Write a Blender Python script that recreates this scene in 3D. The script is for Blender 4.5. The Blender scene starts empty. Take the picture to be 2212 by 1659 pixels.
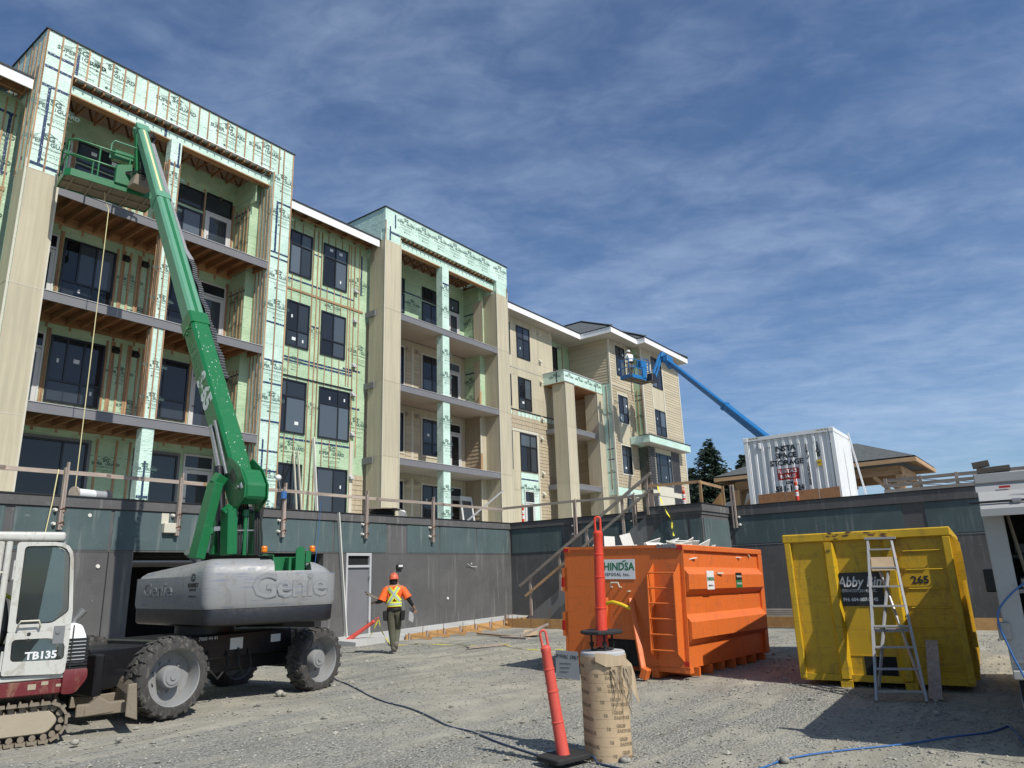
import bpy, bmesh, math, random
from mathutils import Vector, Matrix, Quaternion, noise as mnoise
random.seed(7)
SC = bpy.context.scene
COL = SC.collection
rad = math.radians

# ------------------------------------------------------------------ camera
AZ, PITCH, ROLL, EYE = rad(36.9), math.atan(416 / 1558), math.atan(188 / 5834), 1.7
FW = Vector((math.cos(AZ) * math.cos(PITCH), math.sin(AZ) * math.cos(PITCH), math.sin(PITCH)))
R0 = Vector((math.sin(AZ), -math.cos(AZ), 0))
U0 = R0.cross(FW)
RT = R0 * math.cos(ROLL) - U0 * math.sin(ROLL)
UP = R0 * math.sin(ROLL) + U0 * math.cos(ROLL)
CAMP = Vector((0, 0, EYE))
cd = bpy.data.cameras.new("camera")
cd.sensor_width = 36
cd.lens = 1558 / 2212 * 36
cd.clip_start, cd.clip_end = 0.1, 3000
cam = bpy.data.objects.new("camera", cd)
COL.objects.link(cam)
M = Matrix((RT, UP, -FW)).transposed().to_4x4()
M.translation = CAMP
cam.matrix_world = M
SC.camera = cam

# ------------------------------------------------------------------ sun + sky
SUN_EL = 48.0
sd = Vector((-0.19, -0.98, 0)).normalized() * math.cos(rad(SUN_EL))
SUND = Vector((sd.x, sd.y, math.sin(rad(SUN_EL))))          # towards the sun
sl = bpy.data.lights.new("sun", 'SUN')
sl.energy = 5.0
sl.angle = rad(0.5)
sl.color = (1.0, 0.955, 0.88)
so = bpy.data.objects.new("sun", sl)
so.rotation_euler = SUND.to_track_quat('Z', 'Y').to_euler()
so.location = (0, 0, 40)
COL.objects.link(so)
world = bpy.data.worlds.new("World")
SC.world = world
world.use_nodes = True
wn, wl = world.node_tree.nodes, world.node_tree.links
wn.clear()
wo = wn.new('ShaderNodeOutputWorld')
bg = wn.new('ShaderNodeBackground')
bg.inputs['Strength'].default_value = 0.10
sky = wn.new('ShaderNodeTexSky')
sky.sky_type = 'NISHITA'
sky.sun_disc = False
sky.sun_elevation = rad(SUN_EL)
sky.sun_rotation = math.atan2(SUND.x, SUND.y)
sky.air_density, sky.dust_density, sky.ozone_density = 1.0, 0.7, 2.2
tc = wn.new('ShaderNodeTexCoord')
sep = wn.new('ShaderNodeSeparateXYZ')
wl.new(tc.outputs['Generated'], sep.inputs[0])


def wmath(op, a, b=None, c=None):
    n = wn.new('ShaderNodeMath')
    n.operation = op
    for i, v in enumerate((a, b, c)):
        if v is None:
            continue
        if isinstance(v, (int, float)):
            n.inputs[i].default_value = v
        else:
            wl.new(v, n.inputs[i])
    return n.outputs[0]


zz = wmath('ADD', wmath('MAXIMUM', sep.outputs[2], 0.0), 0.09)
cx = wmath('DIVIDE', sep.outputs[0], zz)
cy = wmath('DIVIDE', sep.outputs[1], zz)
cmb = wn.new('ShaderNodeCombineXYZ')
wl.new(cx, cmb.inputs[0])
wl.new(cy, cmb.inputs[1])


def wnoise(scale, detail, rough, dist, sf, sr, rot, off=(0, 0, 0)):
    """noise on the cloud sheet, features sf wide along the heading rot and sr wide across it"""
    mp = wn.new('ShaderNodeMapping')
    mp.vector_type = 'TEXTURE'
    mp.inputs['Scale'].default_value = (sf, sr, 1)
    mp.inputs['Rotation'].default_value = (0, 0, rad(rot))
    mp.inputs['Location'].default_value = off
    wl.new(cmb.outputs[0], mp.inputs[0])
    n = wn.new('ShaderNodeTexNoise')
    n.inputs['Scale'].default_value = scale
    n.inputs['Detail'].default_value = detail
    n.inputs['Roughness'].default_value = rough
    n.inputs['Distortion'].default_value = dist
    wl.new(mp.outputs[0], n.inputs['Vector'])
    return n.outputs[0]


n1 = wnoise(4.2, 5, 0.55, 0.5, .72, 1.15, 30)           # rows of ripples
n2 = wnoise(0.75, 4, 0.5, 0.4, 1.0, 1.5, 20, (3.1, 1.2, 0))   # broad patches
n3 = wnoise(13.0, 5, 0.6, 0.8, .7, 1.1, 34)
side = wmath('ADD', wmath('MULTIPLY', sep.outputs[0], .60), wmath('MULTIPLY', sep.outputs[1], -.80))
cl = wmath('ADD', wmath('MULTIPLY', n1, 0.50), wmath('MULTIPLY', n2, 0.80))
cl = wmath('ADD', cl, wmath('MULTIPLY', n3, 0.20))
cl = wmath('ADD', cl, wmath('MULTIPLY', side, 0.16))
ramp = wn.new('ShaderNodeMapRange')
ramp.interpolation_type = 'SMOOTHSTEP'
ramp.inputs['From Min'].default_value = 0.60
ramp.inputs['From Max'].default_value = 1.20
ramp.inputs['To Max'].default_value = 0.50
wl.new(cl, ramp.inputs[0])
tint = wn.new('ShaderNodeMix')
tint.data_type = 'RGBA'
tint.blend_type = 'MULTIPLY'
tint.inputs[0].default_value = 1.0
wl.new(sky.outputs[0], tint.inputs[6])
tint.inputs[7].default_value = (0.84, 0.98, 1.15, 1)
mx = wn.new('ShaderNodeMix')
mx.data_type = 'RGBA'
wl.new(ramp.outputs[0], mx.inputs[0])
wl.new(tint.outputs[2], mx.inputs[6])
mx.inputs[7].default_value = (5.7, 7.0, 9.0, 1)
wl.new(mx.outputs[2], bg.inputs[0])
wl.new(bg.outputs[0], wo.inputs[0])
SC.view_settings.view_transform = 'Standard'
SC.view_settings.look = 'None'
SC.view_settings.exposure = 0.0
SC.view_settings.gamma = 1.0
SC.view_settings.use_curve_mapping = False


# ------------------------------------------------------------------ geometry of rays (survey helpers)
def ray(x, y):
    """direction of the sight line through a point measured on the photograph (2212 x 1659 grid)"""
    return (FW * 1558 + RT * (x - 1106) - UP * (y - 829.5)).normalized()


def onp(x, y, p0, n):
    d = ray(x, y)
    p0, n = Vector(p0), Vector(n)
    return CAMP + d * ((p0 - CAMP).dot(n) / d.dot(n))


def ony(x, y, Y): return onp(x, y, (0, Y, 0), (0, 1, 0))
def onx(x, y, X): return onp(x, y, (X, 0, 0), (1, 0, 0))
def onz(x, y, Z=0.0): return onp(x, y, (0, 0, Z), (0, 0, 1))


# ------------------------------------------------------------------ materials
MATS = {}


class NT:
    def __init__(s, name):
        s.m = bpy.data.materials.new(name)
        s.m.use_nodes = True
        s.n, s.l = s.m.node_tree.nodes, s.m.node_tree.links
        s.b = s.n['Principled BSDF']
        s.pos = None

    def new(s, t, **kw):
        n = s.n.new(t)
        for k, v in kw.items():
            setattr(n, k, v)
        return n

    def setin(s, sock, v):
        if isinstance(v, bpy.types.NodeSocket):
            s.l.new(v, sock)
        elif isinstance(v, tuple) and len(v) == 3 and sock.type == 'RGBA':
            sock.default_value = (*v, 1)
        else:
            sock.default_value = v

    def P(s, sc=(1, 1, 1), obj=False, rot=(0, 0, 0), loc=(0, 0, 0)):
        if obj:
            t = s.new('ShaderNodeTexCoord').outputs['Object']
        else:
            t = s.new('ShaderNodeNewGeometry').outputs['Position']
        mp = s.new('ShaderNodeMapping')
        mp.inputs['Scale'].default_value = sc
        mp.inputs['Rotation'].default_value = rot
        mp.inputs['Location'].default_value = loc
        s.l.new(t, mp.inputs[0])
        return mp.outputs[0]

    def noise(s, vec, scale=1, detail=4, rough=.55, dist=0):
        n = s.new('ShaderNodeTexNoise')
        s.l.new(vec, n.inputs['Vector'])
        for k, v in (('Scale', scale), ('Detail', detail), ('Roughness', rough), ('Distortion', dist)):
            n.inputs[k].default_value = v
        return n.outputs[0]

    def vor(s, vec, scale=1, feat='F1', out=0):
        n = s.new('ShaderNodeTexVoronoi')
        n.feature = feat
        s.l.new(vec, n.inputs['Vector'])
        n.inputs['Scale'].default_value = scale
        return n.outputs[out]

    def mr(s, v, a, b, c=0., d=1., smooth=True):
        n = s.new('ShaderNodeMapRange')
        n.interpolation_type = 'SMOOTHSTEP' if smooth else 'LINEAR'
        s.l.new(v, n.inputs[0])
        for i, x in enumerate((a, b, c, d)):
            n.inputs[i + 1].default_value = x
        return n.outputs[0]

    def math(s, op, *a):
        n = s.new('ShaderNodeMath')
        n.operation = op
        for i, v in enumerate(a):
            s.setin(n.inputs[i], v)
        return n.outputs[0]

    def mix(s, f, a, b, mode='MIX'):
        n = s.new('ShaderNodeMix')
        n.data_type = 'RGBA'
        n.blend_type = mode
        s.setin(n.inputs[0], f)
        s.setin(n.inputs[6], a)
        s.setin(n.inputs[7], b)
        return n.outputs[2]

    def bump(s, h, strength=.3, dist=.01, normal=None):
        n = s.new('ShaderNodeBump')
        n.inputs['Strength'].default_value = strength
        n.inputs['Distance'].default_value = dist
        s.l.new(h, n.inputs['Height'])
        if normal is not None:
            s.l.new(normal, n.inputs['Normal'])
        s.l.new(n.outputs[0], s.b.inputs['Normal'])
        return n.outputs[0]

    def out(s, col, rough=.6, metal=0., spec=None):
        s.setin(s.b.inputs['Base Color'], col)
        s.setin(s.b.inputs['Roughness'], rough)
        s.setin(s.b.inputs['Metallic'], metal)
        if spec is not None:
            s.b.inputs['Specular IOR Level'].default_value = spec
        return s.m


def mul(c, k): return tuple(min(1, x * k) for x in c)


def paint(name, col, rough=.45, dirt=.25, dirtcol=(.16, .14, .11), scale=2.0, metal=0., bumpy=0.0, spec=None, obj=False, scratch=0., scratchcol=(.3, .3, .3)):
    """painted / plain surface with blotchy wear"""
    t = NT(name)
    p = t.P(obj=obj)
    n = t.noise(p, scale, 6, .6)
    n2 = t.noise(p, scale * 9, 4, .6)
    c = t.mix(t.mr(n, .3, .75, 0, .55), mul(col, .93), mul(col, 1.06))
    if dirt > .5:      # blotches and runs on hard-used machines
        g = t.noise(t.P((1, 1, .45), obj=obj), scale * 2.4, 6, .68, .8)
        c = t.mix(t.math('MULTIPLY', t.mr(g, .53, .64), dirt * .42), c, dirtcol)
        g2 = t.noise(t.P((6, 6, .6), obj=obj), 1.5, 4, .6)
        c = t.mix(t.math('MULTIPLY', t.mr(g2, .58, .70), dirt * .30), c, dirtcol)
    f = t.math('MULTIPLY', t.mr(n2, .5, .75), t.mr(n, .45, .7))
    c = t.mix(t.math('MULTIPLY', f, dirt), c, dirtcol)
    if scratch:
        sc = t.noise(t.P((1.2, 1.2, 22), obj=obj), 1.6, 5, .65)
        c = t.mix(t.math('MULTIPLY', t.mr(sc, .585, .63), scratch), c, scratchcol)
    r = t.mr(n2, .3, .8, rough * .85, min(1, rough * 1.25))
    if bumpy:
        t.bump(n2, bumpy, .01)
    return t.out(c, r, metal, spec)


def wood(name, col, axis, dark=.55, rough=.75, weather=0.):
    t = NT(name)
    s = [14, 14, 14]
    s[axis] = .9
    p = t.P(tuple(s))
    g = t.noise(p, 1.6, 5, .6, .6)
    s2 = [2.2, 2.2, 2.2]
    s2[axis] = .5
    v = t.noise(t.P(tuple(s2)), 1.3, 3, .5)
    oi = t.new('ShaderNodeObjectInfo').outputs['Random']
    c = t.mix(t.mr(g, .35, .68), mul(col, dark), col)
    c = t.mix(t.mr(v, .35, .7, 0, .5), c, mul(col, 1.18))
    k = t.math('MULTIPLY_ADD', oi, .45, .78)
    cc = t.new('ShaderNodeHueSaturation')
    t.l.new(k, cc.inputs['Value'])
    t.l.new(c, cc.inputs['Color'])
    c = cc.outputs[0]
    if weather:
        w = t.noise(t.P((3, 3, 3)), 1.2, 5, .6)
        c = t.mix(t.mr(w, .4, .7, 0, weather), c, (.27, .25, .23))
    t.bump(g, .25, .004)
    return t.out(c, rough)


def wrap(name, col, col2):
    """synthetic house wrap: creased sheet"""
    t = NT(name)
    p = t.P((1, 1, 1))
    n = t.noise(p, 1.1, 5, .6, .4)
    f = t.noise(t.P((2.2, 2.2, 7.5)), 1.8, 4, .6, 1.2)
    f2 = t.noise(t.P((5, 5, 3)), 2.2, 4, .55, 1.6)
    h = t.math('ADD', t.mr(f, .3, .7), t.math('MULTIPLY', t.mr(f2, .35, .7), .7))
    c = t.mix(t.mr(n, .35, .7), col, col2)
    c = t.mix(t.math('MULTIPLY', t.mr(t.noise(p, 26, 2, .5), .66, .7), .55), c, (.05, .08, .07))
    # printed dashed guide lines round the sheet
    sp = t.new('ShaderNodeSeparateXYZ')
    t.l.new(p, sp.inputs[0])
    zf = t.math('FRACT', t.math('MULTIPLY', sp.outputs[2], 1.0 / 1.37))
    ln = t.math('LESS_THAN', zf, .012)
    ds = t.math('LESS_THAN', t.math('FRACT', t.math('MULTIPLY', t.math('ADD', sp.outputs[0], sp.outputs[1]), 5.0)), .6)
    c = t.mix(t.math('MULTIPLY', t.math('MULTIPLY', ln, ds), .75), c, (.04, .08, .09))
    t.bump(h, .32, .03)
    return t.out(c, .42)


def tape_mat():
    t = NT('seam_tape')
    p = t.P((1, 1, 1))
    v = t.vor(p, 16)
    c = t.mix(t.math('MULTIPLY', t.math('LESS_THAN', v, .22), .8), (.012, .03, .085), (.55, .62, .68))
    n = t.noise(p, 9, 4, .6)
    c = t.mix(t.mr(n, .45, .7, 0, .3), c, (.05, .09, .13))
    t.bump(n, .4, .02)
    return t.out(c, .4)


def fiber(name, col, streak=True, axis=2):
    """fibre cement panel with faint vertical streaks"""
    t = NT(name)
    s = [7, 7, 7]
    s[axis] = .35
    g = t.noise(t.P(tuple(s)), 1.2, 5, .6, .2)
    n = t.noise(t.P(), .9, 4, .6)
    oi = t.new('ShaderNodeObjectInfo').outputs['Random']
    c = t.mix(t.mr(g, .3, .72), mul(col, .87), mul(col, 1.06))
    c = t.mix(t.mr(n, .4, .7, 0, .25), c, mul(col, .82))
    cc = t.new('ShaderNodeHueSaturation')
    t.l.new(t.math('MULTIPLY_ADD', oi, .12, .94), cc.inputs['Value'])
    t.l.new(c, cc.inputs['Color'])
    t.bump(t.noise(t.P(), 40, 3, .6), .12, .003)
    return t.out(cc.outputs[0], .8)


def stucco(name, col, dirt=.3):
    t = NT(name)
    p = t.P()
    n = t.noise(p, .8, 6, .62)
    n2 = t.noise(p, 5, 5, .65)
    st = t.noise(t.P((6, 6, .5)), 1.2, 4, .6)
    c = t.mix(t.mr(n, .3, .7), mul(col, .86), mul(col, 1.1))
    c = t.mix(t.math('MULTIPLY', t.mr(st, .54, .72), dirt), c, mul((.35, .36, .34), .8))
    blot = t.noise(p, .55, 5, .7, 1.0)
    c = t.mix(t.mr(blot, .52, .62, 0, .28), c, mul(col, 1.35))
    c = t.mix(t.mr(t.noise(p, 1.9, 4, .7), .60, .66, 0, .22), c, mul(col, .6))
    c = t.mix(t.math('MULTIPLY', t.mr(n2, .66, .72), .25), c, (.4, .4, .38))
    t.bump(t.noise(p, 55, 3, .6), .2, .004)
    return t.out(c, .85)


def glass_mat():
    t = NT('window_glass')
    oi = t.new('ShaderNodeObjectInfo').outputs['Random']
    w = t.noise(t.P(), .7, 2, .5)
    c = t.mix(t.math('POWER', oi, 2.2), (.010, .012, .015), (.10, .125, .15))  # random bluish pane colour stands in for reflected sky
    t.b.inputs['IOR'].default_value = 1.5
    t.bump(w, .04, .06)
    return t.out(c, .03, 0, .5)


def gravel():
    t = NT('gravel_ground')
    p = t.P()
    big = t.noise(p, .22, 5, .6, .6)
    mid = t.noise(p, 1.4, 6, .65)
    trk = t.noise(t.P((.5, 3.0, 1), rot=(0, 0, rad(-22))), .8, 5, .6, .8)
    st = t.vor(p, 34)
    st2 = t.vor(p, 34, out=1)
    fine = t.noise(p, 60, 4, .7)
    bw = t.new('ShaderNodeRGBToBW')
    t.l.new(st2, bw.inputs[0])
    stone = t.mix(bw.outputs[0], (.135, .135, .122), (.37, .365, .325))
    dust = t.mix(t.mr(mid, .35, .7), (.265, .250, .198), (.385, .362, .285))
    f = t.mr(t.math('ADD', t.math('MULTIPLY', big, .8), t.math('MULTIPLY', trk, .6)), .56, .80, 0.08, .93)
    c = t.mix(f, stone, dust)
    rut = t.noise(t.P((.35, 4.2, 1), rot=(0, 0, rad(-12))), .9, 4, .55, .5)
    c = t.mix(t.mr(rut, .55, .68, 0, .45), c, (.15, .142, .118))
    damp = t.noise(p, .45, 5, .65, 1.2)
    c = t.mix(t.mr(damp, .60, .72, 0, .5), c, (.13, .122, .10))
    c = t.mix(t.math('MULTIPLY', t.mr(fine, .55, .8), .3), c, (.13, .13, .12))
    h = t.math('ADD', t.math('MULTIPLY', t.mr(st, 0, .7, 1, 0, False), t.math('SUBTRACT', 1.1, f)), t.math('MULTIPLY', fine, .45))
    h = t.math('ADD', h, t.math('MULTIPLY', mid, .8))
    t.bump(h, .85, .03)
    return t.out(c, .95)


def stonem():
    t = NT('stone')
    n = t.noise(t.P(), 7, 3, .6)
    v = t.new('ShaderNodeTexWhiteNoise')
    s = t.new('ShaderNodeVectorMath', operation='SNAP')
    t.l.new(t.P(), s.inputs[0])
    s.inputs[1].default_value = (.05, .05, 10)
    t.l.new(s.outputs[0], v.inputs[0])
    c = t.mix(v.outputs[0], (.15, .148, .128), (.37, .36, .31))
    c = t.mix(t.mr(n, .3, .7, 0, .4), c, (.28, .26, .21))
    t.bump(t.noise(t.P(), 60, 3, .6), .3, .004)
    return t.out(c, .9)


def brickm():
    t = NT('black_brick')
    oi = t.noise(t.P((3.5, 3.5, 14)), 1.2, 2, .5)
    c = t.mix(t.mr(oi, .3, .7), (.010, .010, .012), (.055, .050, .048))
    t.bump(t.noise(t.P(), 60, 3, .6), .3, .004)
    return t.out(c, .55)


def shinglem(name, col, rough=.9):
    t = NT(name)
    v = t.new('ShaderNodeTexVoronoi')
    t.l.new(t.P((3.0, 3.0, 9)), v.inputs['Vector'])
    bw = t.new('ShaderNodeRGBToBW')
    t.l.new(v.outputs[1], bw.inputs[0])
    c = t.mix(bw.outputs[0], mul(col, .62), mul(col, 1.35))
    n = t.noise(t.P(), 45, 3, .7)
    c = t.mix(t.mr(n, .5, .8, 0, .4), c, mul(col, .5))
    t.bump(n, .3, .01)
    return t.out(c, rough)


def M_(k):
    return MATS[k]


def mats():
    A = MATS
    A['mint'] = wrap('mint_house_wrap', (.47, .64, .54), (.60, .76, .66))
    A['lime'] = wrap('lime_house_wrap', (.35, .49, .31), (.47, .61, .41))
    A['tape'] = tape_mat()
    A['ink'] = paint('black_print', (.06, .11, .095), .6, 0)
    A['strip'] = wood('furring_strip_wood', (.40, .235, .125), 2)
    A['strip_x'] = wood('furring_strip_wood_level', (.40, .235, .125), 0)
    A['joist'] = wood('floor_joist_wood', (.30, .155, .068), 1)
    A['beamx'] = wood('beam_wood_level', (.43, .25, .12), 0)
    A['osb'] = wood('sheathing_board', (.25, .125, .055), 0, .7)
    A['oldwood_x'] = wood('weathered_timber_x', (.36, .29, .235), 0, .6, .85, .5)
    A['oldwood_y'] = wood('weathered_timber_y', (.34, .29, .24), 1, .6, .85, .5)
    A['oldwood_z'] = wood('weathered_timber_z', (.38, .30, .25), 2, .6, .85, .5)
    A['newwood_x'] = wood('fresh_timber_x', (.40, .25, .13), 0, .7)
    A['newwood_y'] = wood('fresh_timber_y', (.40, .25, .13), 1, .7)
    A['newwood_z'] = wood('fresh_timber_z', (.40, .25, .13), 2, .7)
    A['ply'] = wood('plywood', (.27, .13, .055), 0, .7)
    A['form'] = wood('form_board', (.46, .26, .10), 0, .75)
    A['panel'] = fiber('tan_fibre_panel', (.455, .408, .292))
    A['siding'] = fiber('tan_siding', (.45, .39, .275), axis=0)
    A['sidingy'] = fiber('tan_siding_side', (.45, .39, .275), axis=1)
    A['shake'] = fiber('tan_shake', (.40, .335, .23))
    A['trim'] = paint('cream_trim', (.55, .52, .42), .7, .1)
    A['greytrim'] = paint('grey_fascia', (.16, .16, .17), .6, .15, (.3, .3, .3))
    A['flash'] = paint('pale_flashing', (.42, .42, .42), .5, .2)
    A['white'] = paint('white_fascia', (.80, .80, .79), .5, .06)
    A['soffit'] = paint('tan_soffit', (.44, .40, .33), .8, .05)
    A['frame'] = paint('black_window_frame', (.012, .012, .015), .35, .1)
    A['door'] = paint('white_door', (.55, .55, .53), .5, .2)
    A['glass'] = glass_mat()
    A['sticker'] = paint('paper_sticker', (.68, .70, .70), .7, .1)
    A['membrane'] = paint('black_membrane', (.012, .013, .015), .6, .2, (.05, .05, .05))
    A['wall_d'] = stucco('charcoal_wall', (.088, .086, .084))
    A['wall_g'] = stucco('dark_green_panel', (.066, .098, .100))
    A['wall_c'] = stucco('charcoal_wall_cap', (.092, .090, .090))
    A['void'] = paint('opening_shade', (.006, .006, .006), .9, 0)  # near-black colour stands in for the shade inside openings
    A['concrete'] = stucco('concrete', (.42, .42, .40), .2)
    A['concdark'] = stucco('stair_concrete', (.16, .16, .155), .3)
    A['gravel'] = gravel()
    A['gregreen'] = paint('green_decal', (.05, .20, .07), .5, .1)
    A['offcut'] = wood('dark_old_timber', (.10, .085, .065), 1)
    A['greydk'] = paint('grey_relief_shadow', (.19, .20, .21), .5, .1)
    A['stone'] = stonem()
    A['brick'] = brickm()
    A['mortar'] = paint('mortar', (.30, .29, .27), .95, .1)
    A['roofing'] = shinglem('grey_roof_shingle', (.085, .095, .095))
    A['green'] = paint('green_paint', (.008, .135, .042), .38, .22, (.03, .10, .045), scale=2.2, obj=True, scratch=.12, scratchcol=(.12, .2, .13))
    A['greenold'] = paint('faded_green_paint', (.10, .27, .17), .45, .5, (.32, .34, .25), scale=2.2, obj=True)
    A['grey'] = paint('scuffed_grey_paint', (.245, .25, .25), .48, .8, (.15, .13, .115), scale=2.0, obj=True, scratch=.65, scratchcol=(.10, .14, .22))
    A['greylt'] = paint('grey_relief', (.33, .34, .35), .42, .1)
    A['black'] = paint('black_steel', (.012, .012, .014), .35, .35, (.05, .045, .045), scale=2)
    A['blackmatte'] = paint('black_rubber', (.018, .018, .018), .8, .5, (.10, .095, .085), scale=5)
    A['tyre'] = paint('dusty_tyre_rubber', (.045, .043, .041), .92, .9, (.21, .195, .165), scale=5, bumpy=.3, obj=True)
    A['rim'] = paint('grey_wheel_rim', (.23, .235, .235), .55, .9, (.17, .15, .12), scale=4, obj=True)
    A['steel'] = paint('bare_steel', (.32, .32, .32), .35, .35, (.12, .09, .07), metal=.7)
    A['amber'] = paint('amber_lens', (.75, .20, .01), .15, 0)
    A['orange'] = paint('orange_bin_paint', (.66, .150, .026), .48, .6, (.26, .09, .045), scale=2.2, scratch=.35, scratchcol=(.40, .11, .04))
    A['yellow'] = paint('yellow_bin_paint', (.56, .345, .010), .5, .8, (.17, .10, .03), scale=2.4, scratch=.4, scratchcol=(.24, .15, .03))
    A['ctape2'] = paint('dull_caution_tape', (.45, .40, .06), .6, .2)
    A['yellowb'] = paint('yellow_bar', (.72, .48, .02), .4, .2)
    A['red'] = paint('red_reflector', (.42, .012, .012), .3, .1)
    A['redpost'] = paint('orange_red_plastic', (.62, .050, .022), .45, .35, (.42, .22, .17), scale=4)
    A['pinkpost'] = paint('faded_red_plastic', (.60, .082, .058), .55, .5, (.46, .27, .23), scale=4)
    A['reflect'] = paint('white_reflective_band', (.72, .72, .72), .35, .2)
    A['sign'] = paint('white_sign', (.74, .75, .74), .4, .05)
    A['signgreen'] = paint('green_sign_ink', (.015, .16, .05), .5, 0)
    A['signblack'] = paint('black_sign', (.012, .014, .016), .4, .2)
    A['whitepaint'] = paint('white_machine_paint', (.50, .50, .46), .5, 1.0, (.22, .18, .12), scale=2.6, bumpy=.15)
    A['maroon'] = paint('maroon_paint', (.13, .014, .017), .5, .95, (.26, .16, .10), scale=3.4)
    A['mud'] = paint('muddy_steel', (.205, .17, .125), .9, .4, (.09, .075, .06), scale=4, bumpy=.4)
    A['tanmud'] = paint('dried_mud_steel', (.35, .30, .22), .92, .4, (.15, .12, .09), scale=3, bumpy=.3)
    A['contwhite'] = paint('white_container_paint', (.74, .75, .74), .45, .18, (.35, .28, .2), scale=1.6)
    A['blue'] = paint('blue_machine_paint', (.012, .14, .36), .4, .25, (.03, .08, .12), scale=1.5)
    A['tube'] = wood('brown_form_tube', (.40, .30, .185), 0, .85)
    A['paper'] = wood('torn_brown_paper', (.44, .34, .22), 2, .75)
    A['cement'] = paint('grey_concrete_top', (.42, .42, .42), .9, .3, scale=9, bumpy=.3)
    A['inkbrown'] = paint('faded_print', (.21, .16, .10), .8, 0)
    A['hose'] = paint('blue_hose', (.035, .13, .34), .45, .2, (.3, .3, .28), scale=8)
    A['cable'] = paint('dark_blue_cable', (.03, .055, .11), .5, .3, (.2, .2, .2), scale=8)
    A['rope'] = paint('yellow_rope', (.62, .55, .30), .8, .1)
    A['ctape'] = paint('yellow_caution_tape', (.72, .66, .06), .5, .1)
    A['alu'] = paint('aluminium', (.40, .40, .40), .55, .3, (.2, .2, .2), metal=.3)
    A['vanwhite'] = paint('dusty_van_paint', (.36, .36, .35), .45, .4, (.16, .14, .12), scale=2.5)
    A['skin'] = paint('skin', (.30, .16, .10), .6, 0)
    A['hiviz'] = paint('orange_hi_vis', (.85, .13, .02), .8, .05)
    A['hvyel'] = paint('lime_yellow_stripe', (.72, .85, .05), .6, .0)
    A['hvsil'] = paint('silver_stripe', (.42, .45, .46), .4, .0)
    A['olive'] = paint('olive_trousers', (.085, .085, .055), .95, .3, bumpy=.3, scale=5)
    A['boot'] = paint('dusty_boot', (.16, .145, .12), .9, .3)
    A['belt'] = paint('black_leather', (.012, .012, .012), .6, .2)
    A['hair'] = paint('dark_hair', (.012, .009, .008), .8, 0)
    A['helmet'] = paint('orange_helmet', (.62, .13, .065), .5, .3, scale=8)
    A['helmetw'] = paint('white_helmet', (.62, .61, .57), .5, .2)
    A['shirtw'] = paint('white_shirt', (.72, .73, .72), .9, .05)
    A['dirt'] = paint('plastic_wrap', (.6, .6, .58), .35, .3)
    A['leaf'] = paint('conifer_needles', (.028, .052, .030), .8, .5, (.012, .022, .015), scale=1.2)
    A['bark'] = paint('bark', (.07, .05, .035), .95, .3)
    A['gyp'] = paint('gypsum_scrap', (.66, .64, .58), .9, .1)
    A['rebar'] = paint('rusty_rebar', (.16, .07, .04), .8, .3)
    A['cardb'] = paint('cardboard', (.42, .31, .19), .9, .2)


mats()

# ------------------------------------------------------------------ object helpers


def wm(o):
    m = o.matrix_basis.copy()
    if o.parent:
        return wm(o.parent) @ o.matrix_parent_inverse @ m
    return m


def attach(o, parent):
    if parent is not None:
        o.parent = parent
        o.matrix_parent_inverse = wm(parent).inverted()
    return o


def tag(o, label=None, cat=None, group=None, kind=None):
    if label: o['label'] = label
    if cat: o['category'] = cat
    if group: o['group'] = group
    if kind: o['kind'] = kind
    return o


def thing(name, label, cat, loc=(0, 0, 0), rz=0, group=None):
    o = bpy.data.objects.new(name, None)
    COL.objects.link(o)
    o.location = loc
    o.rotation_euler = (0, 0, rz)
    o.empty_display_size = .2
    return tag(o, label, cat, group)


def copy_tree(o, parent=None):
    c = o.copy()
    COL.objects.link(c)
    if parent is not None:
        c.parent = parent
    for ch in list(o.children):
        copy_tree(ch, c)
    return c


def matl(m):
    return M_(m) if isinstance(m, str) else m


_unit = {}


def box(name, m, parent, x0, x1, y0, y1, z0, z1):
    """axis aligned piece sharing one unit cube mesh per material"""
    k = m if isinstance(m, str) else m.name
    if k not in _unit:
        b = MB()
        b.box(-.5, .5, -.5, .5, -.5, .5)
        _unit[k] = b.mesh('unit_block', matl(m))
    o = bpy.data.objects.new(name, _unit[k])
    COL.objects.link(o)
    o.location = ((x0 + x1) / 2, (y0 + y1) / 2, (z0 + z1) / 2)
    o.scale = (abs(x1 - x0), abs(y1 - y0), abs(z1 - z0))
    return attach(o, parent)


def bar(name, m, parent, p0, p1, w, h, up=(0, 0, 1)):
    """straight timber / bar from p0 to p1 sharing the unit cube"""
    k = m
    if k not in _unit:
        b = MB()
        b.box(-.5, .5, -.5, .5, -.5, .5)
        _unit[k] = b.mesh('unit_block', matl(m))
    p0, p1 = Vector(p0), Vector(p1)
    d = p1 - p0
    x = d.normalized()
    u = Vector(up)
    y = u.cross(x)
    if y.length < 1e-3:
        y = Vector((0, 1, 0)).cross(x)
    y.normalize()
    z = x.cross(y)
    mt = Matrix((x, y, z)).transposed().to_4x4() @ Matrix.Diagonal((d.length, w, h, 1))
    mt.translation = (p0 + p1) / 2
    o = bpy.data.objects.new(name, _unit[k])
    COL.objects.link(o)
    o.matrix_basis = mt
    return attach(o, parent)


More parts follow.
